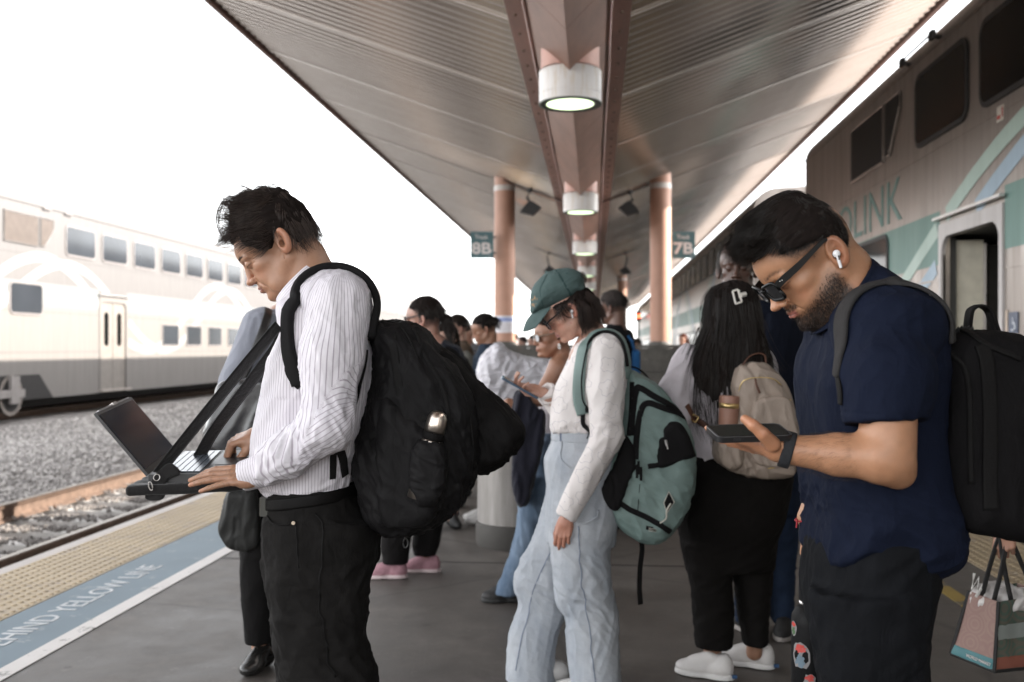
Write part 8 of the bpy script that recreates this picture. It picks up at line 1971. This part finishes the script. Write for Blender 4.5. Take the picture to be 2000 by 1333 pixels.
# ---- woman with glasses and pony tail, pink trainers
def p_pony():
    F = Frame(835, 5.98); t = empty('person', 'woman with glasses, a dark pony tail and pink trainers facing left', 'person', mat=F.m)
    H = Head(F(828, 622, 0), pitch=4, sc=1.04, fem=True, yaw=-12); H.add_neck(F(840, 672, 0), .052, .062)
    body_mesh(t, H, (.44, .25, .19), [], .006, (inner([(F(845, 690), F(835, 860), .12, .12), (F(800, 920, -.06), F(772, 1098, -.06), .04, .03), (F(845, 900, .08), F(832, 1082, .08), .04, .03), (F(845, 670), F(845, 700), .06, .1)]), A3(-.4, -.3, .05), A3(.4, .3, 1.6))); hairdo(t, H, 'pony', DH, 2500, .005, .0009)
    glasses(H, 'glasses', t, simple('dark_frame', (.02, .015, .015), .3), simple('pale_lens', (.6, .6, .62), .1), .003, .007, .05, .036)
    garment(F, 'jacket', [rows(F, [(664, 818, 872, .07), (682, 800, 900, .12), (720, 790, 912, .15), (800, 790, 908, .15), (870, 792, 900, .15)]), ('arm', [F(850, 695, -.14), F(835, 790, -.2), F(790, 830, -.2)], [.07, .06, .045])], cloth('navy_fleece', (.014, .017, .028), rough=.95), t, .01, .008, .07)
    garment(F, 'trousers', [rows(F, [(860, 792, 890, .15), (920, 790, 885, .15), (960, 775, 880, .13)]), rows(F, [(930, 775, 845, .085), (1010, 752, 812, .075), (1070, 745, 800, .07), (1100, 748, 796, .068)], -.06), rows(F, [(930, 815, 885, .085), (1010, 812, 868, .075), (1060, 806, 858, .07), (1084, 808, 850, .068)], .08)], cloth('black_leggings', (.008, .007, .007), **M_blackc), t, .009, .006, .06)
    Mp = simple('pink_mesh', (.36, .19, .22), .8, 0, .15, 60, .3, 300); shoes(t, [(F(752, 0, -.06)[0]+.01, -.06, 0, .26), (F(822, 0, .08)[0], .10, -4, .25)], Mp, simple('pink_sole', (.62, .50, .50), .6), .006)
    inv = F(900, 760, 0); b = empty('backpack', 'dark backpack on the woman with glasses and pony tail', 'backpack', mat=F.m@Matrix.Translation(Vector(inv))); u = U(); u.add(pextr([tuple(F(x, y)[[0, 2]]-inv[[0, 2]]) for x, y in [(868, 690), (885, 683), (905, 700), (925, 730), (936, 770), (936, 830), (915, 850), (880, 845)]], 0, .14, .05, 40)); sdf_obj('bag_body', u, A3(-.15, -.17, -.35), A3(.16, .17, .28), .009, cloth('black_nylon_b', (.008, .0075, .008), **M_blackc), b, lambda P: .008*folds(P, A3(.3, 0, 1), .06, 3, 6))
    C = spline([F(*p)-inv for p in ((872, 700, 0), (878, 680, 0), (888, 676, 0), (896, 690, 0))], 14); ribbon('grab_handle', C, np.cross(np.gradient(C, axis=0), A3(0, -1., 0)), .02, .006, cloth('black_nylon_b', (.014, .013, .014)), b)
p_pony()

# ---- woman with bare shoulder, jacket over the arm, jeans
def p_shoulder():
    F = Frame(1075, 5.43); t = empty('person', 'woman with a bare shoulder and jeans behind the woman in the green cap', 'person', mat=F.m); sk = (.34, .175, .11)
    H = Head(F(1080, 655, 0), pitch=8, sc=.98, fem=True, yaw=14, lips=1.2, nose=1.0); H.add_neck(F(1102, 708, 0), .05, .062)
    arm = inner([(F(1092, 722, -.14), F(1058, 775, -.19), .058, .046), (F(1058, 775, -.19), F(1022, 792, -.17), .045, .034)], .03); arm.add(pcap(F(1110, 705, -.04), F(1094, 722, -.13), .07, .06), .05); hand(arm, F(1020, 792, -.17), (-1, 0, .2), (-.1, -.6, .8), 1, curl=(50, 50, 50, 50), s=.9)
    body_mesh(t, H, sk, [(arm, A3(F(990, 0)[0]-.1, -.30, F(0, 830)[2]), A3(F(1130, 0)[0], .06, F(0, 690)[2]), .005)], .005, (inner([(F(1105, 720), F(1100, 860), .10, .11), (F(1060, 930), F(994, 1150), .045, .035), (F(1110, 930, .08), F(1112, 1150, .08), .045, .035)]), A3(-.4, -.3, .05), A3(.4, .3, 1.5)))
    hairdo(t, H, 'bun', DH, 1200); m = MB(); 
    for k in range(8): a = k/8*2*PI; p = H.w(-.004+.006*math.cos(a), .084, -.062+.012*math.sin(a)); m.tube([p, p+A3(0, 0, -.004)], .0035, 6)
    m.build('earring', simple('silver_rivet', (.8, .8, .8), .25, .9), t)
    glasses(H, 'glasses', t, simple('wire_frame', (.3, .25, .2), .3, .8), simple('pale_lens', (.6, .6, .62), .1), .0016, .004, .05, .038)
    garment(F, 'black_top', [rows(F, [(702, 1092, 1150, .07), (725, 1078, 1158, .10), (800, 1074, 1150, .12), (822, 1072, 1148, .12)])], cloth('black_jersey', (.007, .0065, .007), **M_blackc), t, .008, .004, .05, sub=pell(F(1085, 722, -.13), (.085, .07, .06))); garment(F, 'white_hem', [rows(F, [(795, 1052, 1150, .125), (852, 1048, 1148, .130)])], cloth('white_tee', (.62, .57, .60)), t, .008, .006, .03, (0, 0, 1))
    garment(F, 'jeans', [rows(F, [(845, 1046, 1146, .13), (900, 1036, 1150, .15), (960, 1022, 1150, .14)]), rows(F, [(930, 1026, 1095, .09), (984, 1014, 1075, .085), (1040, 1008, 1058, .078), (1090, 994, 1046, .078), (1130, 978, 1036, .085), (1158, 966, 1022, .09)], -.05), rows(F, [(930, 1085, 1150, .09), (1040, 1090, 1145, .08), (1160, 1090, 1145, .085)], .08)], m_denim2('mid_denim', (.21, .27, .35), (.09, .13, .19)), t, .008, .009, .06, (.6, 0, -.8))
    shoes(t, [(F(985, 0, -.05)[0], -.05, 8, .24), (F(1110, 0)[0], .08, 0, .24)], simple('black_flat', (.015, .014, .014), .6), simple('black_rubber', (.02, .02, .02), .7), .006)
    inv = F(1030, 900, -.2); b = empty('jacket', 'dark navy jacket draped over the arm of the woman with the bare shoulder', 'jacket', mat=F.m@Matrix.Translation(Vector(inv))); u = U(); u.add(pextr([tuple(F(x, y, -.2)[[0, 2]]-inv[[0, 2]]) for x, y in [(1003, 780), (1012, 766), (1030, 775), (1050, 800), (1062, 810), (1058, 870), (1046, 915), (1032, 975), (1014, 985), (1003, 940), (1004, 880), (998, 830)]], 0, .06, .03, 40)); sdf_obj('jacket_cloth', u, A3(-.15, -.09, -.28), A3(.14, .09, .40), .007, cloth('navy_wool', (.018, .018, .027), rough=.95), b, lambda P: .012*folds(P, A3(.1, 0, 1), .045, 4, 16))
    m = MB(); m.tube([F(1012, 770, -.17)-inv, F(1040, 776, -.2)-inv], .02, 8); m.build('sleeve_fold', cloth('navy_wool', (.018, .018, .027)), b, smooth=True)
p_shoulder()

# ---- generic person for the far crowd; built in a frame that faces the viewer's left, then turned
def extra_person(px, d, z_eye, turn, label, skin, hair, hairkind, top, bottom, shoe=(.02, .02, .02), pitch=8, group=None, res=.012, floor=0., arm=None, at=None, wide=1.0):
    F = Frame(px, d); M_ = (Matrix.Translation(Vector(at)) if at is not None else Matrix.Translation(F.o+Vector((0, 0, floor))))@Matrix.Rotation(YAW+math.radians(turn), 4, 'Z')
    t = empty('person', label, 'person', mat=M_, group=group); s = z_eye/1.63
    P = lambda x, y, z: A3(x, y, z)*s
    H = Head(P(-.02, 0, 1.63), pitch=pitch, sc=s*1.0); H.add_neck(P(.02, 0, 1.47), .055*s, .065*s)
    core = inner([(P(0, 0, 1.35), P(0, 0, .95), .10, .11), (P(0, -.09, .9), P(0, -.1, .06), .07, .045), (P(0, .09, .9), P(0, .1, .06), .07, .045)])
    hands = []
    for y in (-1, 1):
        u = U(); e = P(.0, y*.24, 1.15) if arm is None else P(*[arm[0][0], y*arm[0][1], arm[0][2]]); w_ = P(-.08, y*.24, .90) if arm is None else P(*[arm[1][0], y*arm[1][1], arm[1][2]])
        d_ = nrm(w_-e); u.add(pcap(e*.4+w_*.6, w_, .033, .026)); hand(u, w_, d_, (0, y, .2) if arm is None else (0, y*.3, -1), y*-1, curl=25, s=.95*s); c = w_+d_*.05; hands.append((u, c-.15, c+.15, .006)); hands[-1] = hands[-1]
    body_mesh(t, H, skin, hands, .007, (core, P(-.3, -.35, .03), P(.3, .35, 1.5)))
    hairdo(t, H, hairkind, m_hair('hair_'+label[:12], hair) if False else DH, 900, .008, .0011, base=m_hairbase('hairbase_'+label[-14:].replace(' ', '_'), hair))
    W_ = wide
    arms = []
    for y in (-1, 1):
        e = P(.0, y*.25*W_, 1.15) if arm is None else P(*[arm[0][0], y*arm[0][1], arm[0][2]]); w_ = P(-.06, y*.25*W_, .93) if arm is None else P(*[arm[1][0], y*arm[1][1], arm[1][2]]); arms.append(('arm', [P(0, y*.17*W_, 1.41), e, w_], [.07, .055, .042]))
    st = lambda L: [(z*s, x*s, y*s, rx*s, ry*s) for (z, x, y, rx, ry) in L]
    garment(F, 'top', [st([(.86, 0, 0, .12, .17*W_), (1.0, 0, 0, .12, .165*W_), (1.2, 0, 0, .125, .175*W_), (1.38, .01, 0, .12, .19*W_), (1.45, .01, 0, .08, .13), (1.50, .01, 0, .065, .075)])]+arms, m_cloth('cloth_'+label[-18:].replace(' ', '_'), top, .9, .15, 300, .3, 0), t, res, .008, .08)
    garment(F, 'trousers', [st([(.72, 0, 0, .11, .17), (.86, 0, 0, .125, .175), (.98, 0, 0, .115, .16)]), st([(.08, .02, -.10, .065, .06), (.45, 0, -.10, .075, .07), (.85, 0, -.09, .10, .085)]), st([(.08, .0, .10, .065, .06), (.45, 0, .10, .075, .07), (.85, 0, .09, .10, .085)])], m_cloth('legs_'+label[-18:].replace(' ', '_'), bottom, .9, .15, 300, .3, 0), t, res, .007, .07)
    shoes(t, [(-.03, -.1*s, 0, .27), (-.05, .1*s, 0, .27)], simple('shoe_%.2f' % shoe[0], shoe, .6), None, .009)
    return t
extra_person(950, 7.8, 1.52, 0, 'person with dark tied hair in a blue grey denim jacket behind the rubbish bin', (.36, .19, .12), (.014, .011, .01), 'bun', (.035, .05, .075), (.06, .06, .07), (.5, .48, .46), 22, arm=((-.05, .24, 1.13), (-.25, .15, 1.15)))
extra_person(1200, 7.6, 1.68, -28, 'man with close cropped greying hair in a black t-shirt behind the green cap', (.16, .085, .06), (.055, .045, .042), 'short', (.012, .012, .014), (.03, .03, .04), pitch=10, wide=1.15)
extra_person(708, 10.0, 1.72, -60, 'man with short grey hair just behind the black backpack’s strap', (.40, .24, .18), (.16, .15, .14), 'short', (.04, .045, .04), (.03, .03, .03))
M_bs = cloth('blue_strap_cloth', (.02, .12, .32), rough=.7)
FG = Frame(1238, 7.55); inv = FG(1238, 760, 0); bb = empty('backpack', 'bright blue backpack edge on the back of the man in the black t-shirt', 'backpack', mat=FG.m@Matrix.Translation(Vector(inv)))
u = U(); u.add(pbox((.015, .06, .10), (.035, .10, .20), .03)); sdf_obj('bag_body', u, A3(-.06, -.1, -.15), A3(.09, .2, .36), .008, M_bs, bb); m = MB(); m.tube([(.0, -.02, .30), (-.02, -.05, .36), (-.05, -.03, .40)], .012, 6); m.build('shoulder_strap', M_bs, bb)
# far crowd beyond the low wall
crowd = [(896, 9.2, 1.56, 20, 'dark haired person in a brown top just right of the pony tail', (.4, .24, .18), (.02, .015, .012), (.10, .07, .05)), (862, 7.6, 1.44, 110, 'short woman in a black coat close behind the pony tail', (.42, .26, .2), (.02, .014, .012), (.03, .03, .035)), (915, 14, 1.58, -40, 'far man in a grey coat between the tall bin and the wall end', (.38, .24, .18), (.05, .04, .035), (.12, .12, .13)), (888, 12.5, 1.60, 20, 'far person in a red cap and black coat left of the wall', (.35, .2, .14), (.28, .04, .03), (.02, .02, .02)), (903, 10.5, 1.50, 160, 'far person with dark hair in a grey top beside the tall bin', (.36, .2, .14), (.02, .014, .012), (.14, .14, .13)),
         (877, 8.6, 1.47, 70, 'person with tied dark hair in a grey jacket behind the woman with glasses', (.42, .26, .2), (.02, .015, .012), (.16, .155, .14)), (1003, 19, 1.55, 40, 'far person in a brown coat just right of the left column', (.4, .24, .18), (.1, .06, .04), (.12, .08, .06)),
         (1022, 21, 1.50, 0, 'far person in a blue coat between the left column and the cap', (.4, .24, .18), (.03, .02, .02), (.05, .07, .13)), (1044, 17, 1.48, 10, 'far dark haired woman looking left beyond the cap’s brim', (.4, .22, .16), (.02, .014, .012), (.22, .22, .25)),
         (1245, 21, 1.46, -20, 'far person in a pale green top beyond the wall left of the right column', (.38, .22, .15), (.03, .02, .015), (.30, .33, .14)), (1335, 18.5, 1.52, 50, 'far woman with long auburn hair beyond the right column', (.45, .26, .19), (.09, .03, .02), (.12, .02, .02)),
         (858, 19, 1.62, -30, 'far man in an orange top behind the crowd on the left', (.3, .18, .12), (.02, .02, .02), (.5, .16, .05)), (892, 24, 1.7, 30, 'farthest man in a white shirt seen over the crowd', (.35, .2, .15), (.03, .02, .02), (.4, .4, .42))]
for k, (px, d, ze, tu, lab, sk, hc, tc) in enumerate(crowd):
    extra_person(px, d, ze, tu, lab, sk, hc, 'long' if 'woman' in lab else 'short', tc, (.03, .03, .045), res=.02, group='people waiting far down the platform')
# passenger in the open doorway
xi = 4.35; di = 10.9; yi = (di+xi*ST)/CT
extra_person(0, 8, 1.55, 25, 'passenger in a dark jacket looking at a phone inside the open train door', (.42, .2, .12), (.02, .015, .012), 'short', (.02, .03, .045), (.02, .02, .03), pitch=32, at=(xi, yi, .30), arm=((-.10, .22, 1.18), (-.27, .06, 1.28)))
t = empty('phone', 'phone held by the passenger inside the open train door', 'phone', (xi-.36, yi-.03, 1.60), YAW+.4); m = MB(); m.prism(rrect(-.036, -.075, .036, .075, .008, 4), 'z', -.004, .004); m.build('phone_case', simple('phone_case', (.012, .012, .013), .35), t); m = MB(); m.prism(rrect(-.032, -.07, .032, .07, .006, 4), 'z', .004, .0048); m.build('phone_screen', simple('screen_dark', (.02, .025, .03), .15), t)

# ---- rubbish bin with its plastic liner
def bin_():
    F = Frame(1010, 6.97); t = empty('rubbish_bin', 'round galvanised rubbish bin with a billowing white plastic liner', 'bin', mat=F.m); zt = F(0, 812)[2]; r = .278
    n = N('galvanised_steel'); v = n.coord(scale=(1, 1, .1)); f = n.noise(v, 16, 6, .7); n.set(Base_Color=n.ramp(f, [(.3, (.20, .185, .17)), (.7, (.36, .34, .325))]), Metallic=.45, Roughness=.5); n.bump(f, .1, .01)
    m = MB(); m.lathe((0, 0, 0), [(r, .16), (r, zt), (r-.01, zt+.008), (r-.02, zt)], 48); m.build('bin_body', n.m, t, auto=40)
    m = MB(); m.lathe((0, 0, 0), [(r+.004, 0.), (r+.012, .02), (r+.012, .155), (r, .165)], 48); m.build('bin_base', simple('bin_base_dark', (.06, .055, .05), .6), t, auto=40)
    n = N('thin_white_plastic'); n.set(Base_Color=c4((.72, .70, .74)), Roughness=.5, Alpha=.93); n.bump(n.noise(n.coord(), 26, 5, .7), .6, .01)
    u = U(); u.add(pextr(px2(F, [(935, 735), (940, 705), (960, 682), (977, 674), (992, 688), (1022, 699), (1050, 704), (1075, 708), (1092, 730), (1092, 790), (1080, 830), (1060, 850), (1030, 846), (1000, 860), (985, 900), (975, 922), (962, 880), (940, 862), (932, 830), (934, 780)]), 0, .285, .12, 60)); 
    o = sdf_obj('liner', u, A3(F(915, 0)[0], -.32, F(0, 940)[2]), A3(F(1110, 0)[0], .32, F(0, 660)[2]), .007, n.m, t, lambda P: .016*folds(P, A3(.35, .2, .9), .07, 3, 71, .9)+.007*folds(P, A3(1, 0, .4), .03, 3, 8))
    m = MB(); m.lathe(tuple(F(973, 780, -.25)), [(.0, -.03), (.03, -.015), (.03, .01), (.0, .03)], 12); m.build('yellow_scrap', simple('scrap_yellow', (.45, .38, .04), .5), t, smooth=True)
bin_()

# ---- tote bag in the hand of someone hidden behind the bearded man's backpack
def tote():
    F = Frame(1960, 3.3); inv = F(1945, 1312, 0); t = empty('tote_bag', 'patterned shopping tote with a teal base and long black handles', 'tote bag', mat=F.m@Matrix.Translation(Vector(inv)))
    G = lambda x, y, dy=0: F(x, y, dy)-inv
    bl, bc, br = G(1857, 1277, .12), G(1942, 1312, 0), G(2060, 1300, .10); tl, tc, trr = G(1893, 1154, .12), G(1950, 1176, 0), G(2045, 1160, .10)
    bk_b, bk_t = bl+(br-bc), tl+(trr-tc)
    def quad(name, a, b, c, d, mat, off, par=t, n=14, fold=.006, seed=1):
        V, Fc = [], []; nn = nrm(np.cross(b-a, d-a)); nn = nn if nn[1] < 0 else -nn
        for i in range(n+1):
            for j in range(n+1): u_, v_ = i/n, j/n; V.append(a*(1-u_)*(1-v_)+b*u_*(1-v_)+c*u_*v_+d*(1-u_)*v_)
        V = np.array(V); w_ = np.sin(np.tile(np.linspace(0, PI, n+1), n+1))**.5; V = V+nn*(off+fold*(folds(V, A3(.1, 0, 1), .07, 3, seed)*w_)[:, None])
        for i in range(n):
            for j in range(n): k = i*(n+1)+j; Fc.append((k, k+n+1, k+n+2, k+1))
        return link(name, pmesh(name, V, Fc, True), mat, par)
    def pat(name, c1, c2, c3, sc):
        n_ = N(name); v = n_.coord(); vo = n_.n('TexVoronoi', {'Vector': v, 'Scale': sc, 'Randomness': .35}); wv = n_.math('FRACT', n_.math('MULTIPLY', vo.outputs[0], 5.0)); f = n_.noise(v, 40, 4)
        n_.set(Base_Color=n_.mix(n_.math('MULTIPLY', n_.ramp(wv, [(.4, (0, 0, 0)), (.55, (1, 1, 1))]), .28), n_.mix(n_.noise(v, 12, 3), c1, c3), c2), Roughness=.8); n_.bump(f, .3, .003); return n_.m
    Ma = pat('pink_scallop_print', (.29, .20, .165), (.20, .10, .10), (.24, .15, .13), 16); Mb2 = pat('green_floral_print', (.10, .12, .09), (.22, .10, .08), (.05, .10, .08), 11)
    quad('side_panel', bl, bc, tc, tl, Ma, .0, seed=1); quad('front_panel', bc, br, trr, tc, Mb2, .0, seed=2); quad('back_panel', bk_b, bl, tl, bk_t, Mb2, 0, seed=3); quad('far_side', br, bk_b, bk_t, trr, Ma, 0, seed=4)
    l = lambda a, b, k: a*(1-k)+b*k
    te = quad('teal_base', bl, bc, l(bc, tc, .17), l(bl, tl, .15), simple('teal_print', (.06, .17, .185), .6), .003, seed=1)
    quad('stripe_panel', l(bc, tc, .45), l(br, trr, .45), l(br, trr, .66), l(bc, tc, .66), simple('grey_stripe', (.25, .27, .25), .7), .003, seed=2); quad('red_panel', l(bc, tc, .03), l(br, trr, .03), l(br, trr, .2), l(bc, tc, .2), simple('brick_print', (.26, .09, .06), .7), .003, seed=2)
    xd = nrm(bc-bl); put_text('WORLD MARKET', .03, l(l(bl, bc, .30), l(tl, tc, .30), .055)+A3(0, -.012, 0), xd, nrm(np.cross(np.cross(xd, A3(0, 0, 1)), xd)), simple('sign_white', (.72, .66, .64), .5), te, fit=.085, fith=.010, extrude=.001)
    m = MB(); Mk = simple('black_binding', (.014, .013, .013), .7); m.tube([bl, tl], .006, 6); m.tube([bc, tc], .006, 6); m.tube([bl, bc, br], .006, 6); m.build('binding', Mk, t)
    hp = G(1960, 1046, .04)
    for a, b in ((l(tl, tc, .45), l(tl, tc, .85)), (l(tc, trr, .25), l(tc, trr, .75))):
        C = spline([a, a*.5+hp*.5+A3(-.01, 0, 0), hp+A3(-.01, 0, .004), hp+A3(.012, 0, .004), b*.5+hp*.5+A3(.01, 0, 0), b], 40); ribbon('handle', C, np.tile(A3(.2, -1, 0), (40, 1)), .018, .003, Mk, t)
    M_pl = simple('crumpled_plastic', (.55, .52, .50), .35, 0, .2, 30, .5, 60); u = U(); u.add(pell(l(tl, tc, .5)*.5+l(tc, trr, .5)*.5+A3(.02, .05, -.02), (.10, .07, .05))); sdf_obj('contents', u, u.l[0][1] and (l(tl, tc, .5)*.5+l(tc, trr, .5)*.5)-.2, (l(tl, tc, .5)*.5+l(tc, trr, .5)*.5)+.2, .006, M_pl, t, lambda P: .014*folds(P, A3(1, .3, .4), .035, 2, 8))
    m = MB(); p = [G(1903, 1120, .1), G(1898, 1150, .1), G(1912, 1128, .1), G(1910, 1158, .08), G(1928, 1132, .08), G(1906, 1166, .05)]; m.tube(p, .005, 6); m.build('white_cord', simple('cord_white', (.6, .58, .55), .6), t)
    # the person who carries it
    F2 = Frame(2130, 3.3); pt = empty('person', 'person mostly outside the frame whose hand holds the patterned tote', 'person', mat=F2.m); H = Head(F2(2160, 560), pitch=5, sc=1.0); H.add_neck(F2(2170, 620, 0), .055, .065)
    h_ = U(); hc = F2(1966, 1024, .04); hand(h_, hc, (-.12, 0, -1), (-.5, -.85, 0), 1, curl=((50, 80, 50),)*4, thumb=(20, 40, 30, 30), s=.95); h_.add(pcap(hc, F2(2010, 940, .03), .027, .036), .01)
    body_mesh(pt, H, (.40, .22, .15), [(h_, hc-.16, hc+.16, .003)], .008, (inner([(F2(2160, 680), F2(2150, 950), .12, .12), (F2(2150, 1000), F2(2150, 1430), .08, .05)]), A3(-.4, -.3, .05), A3(.4, .3, 1.6))); hairdo(pt, H, 'short', DH, 300, .01)
    garment(F2, 'jacket', [rows(F2, [(640, 2120, 2200, .08), (680, 2060, 2250, .14), (800, 2060, 2250, .15), (960, 2065, 2240, .16)]), ('arm', [F2(2075, 690, 0), F2(2050, 860, .02), F2(2005, 950, .03)], [.08, .06, .045])], cloth('black_coat', (.007, .007, .008), **M_blackc), pt, .01, .006, .07)
    garment(F2, 'trousers', [rows(F2, [(930, 2070, 2235, .14), (1100, 2075, 2225, .14), (1300, 2090, 2215, .10), (1440, 2100, 2200, .09)])], cloth('black_coat', (.012, .012, .014)), pt, .012, .004, .07); shoes(pt, [(0, -.05, 0, .28), (.03, .12, 0, .28)], simple('black_flat', (.015, .014, .014), .6), None, .008)
tote()
# red signal lamp far down the line
p = W(1247, 618, 60); t = empty('signal_lamp', 'small red railway signal lamp glowing far down the track', 'signal', (p[0], p[1], 0)); m = MB(); m.tube([(0, 0, 0), (0, 0, p[2]+.4)], .07, 8); m.build('mast', M_dark, t); m = MB(); m.box((-.16, -.02, p[2]-.30), (.16, .10, p[2]+.30)); m.build('signal_head', M_dark, t)
m = MB(); m.tube([(0, -.05, p[2]), (0, -.021, p[2])], .14, 16); m.build('red_lens', m_emit('signal_red', (1, .12, .05), 2.0), t)
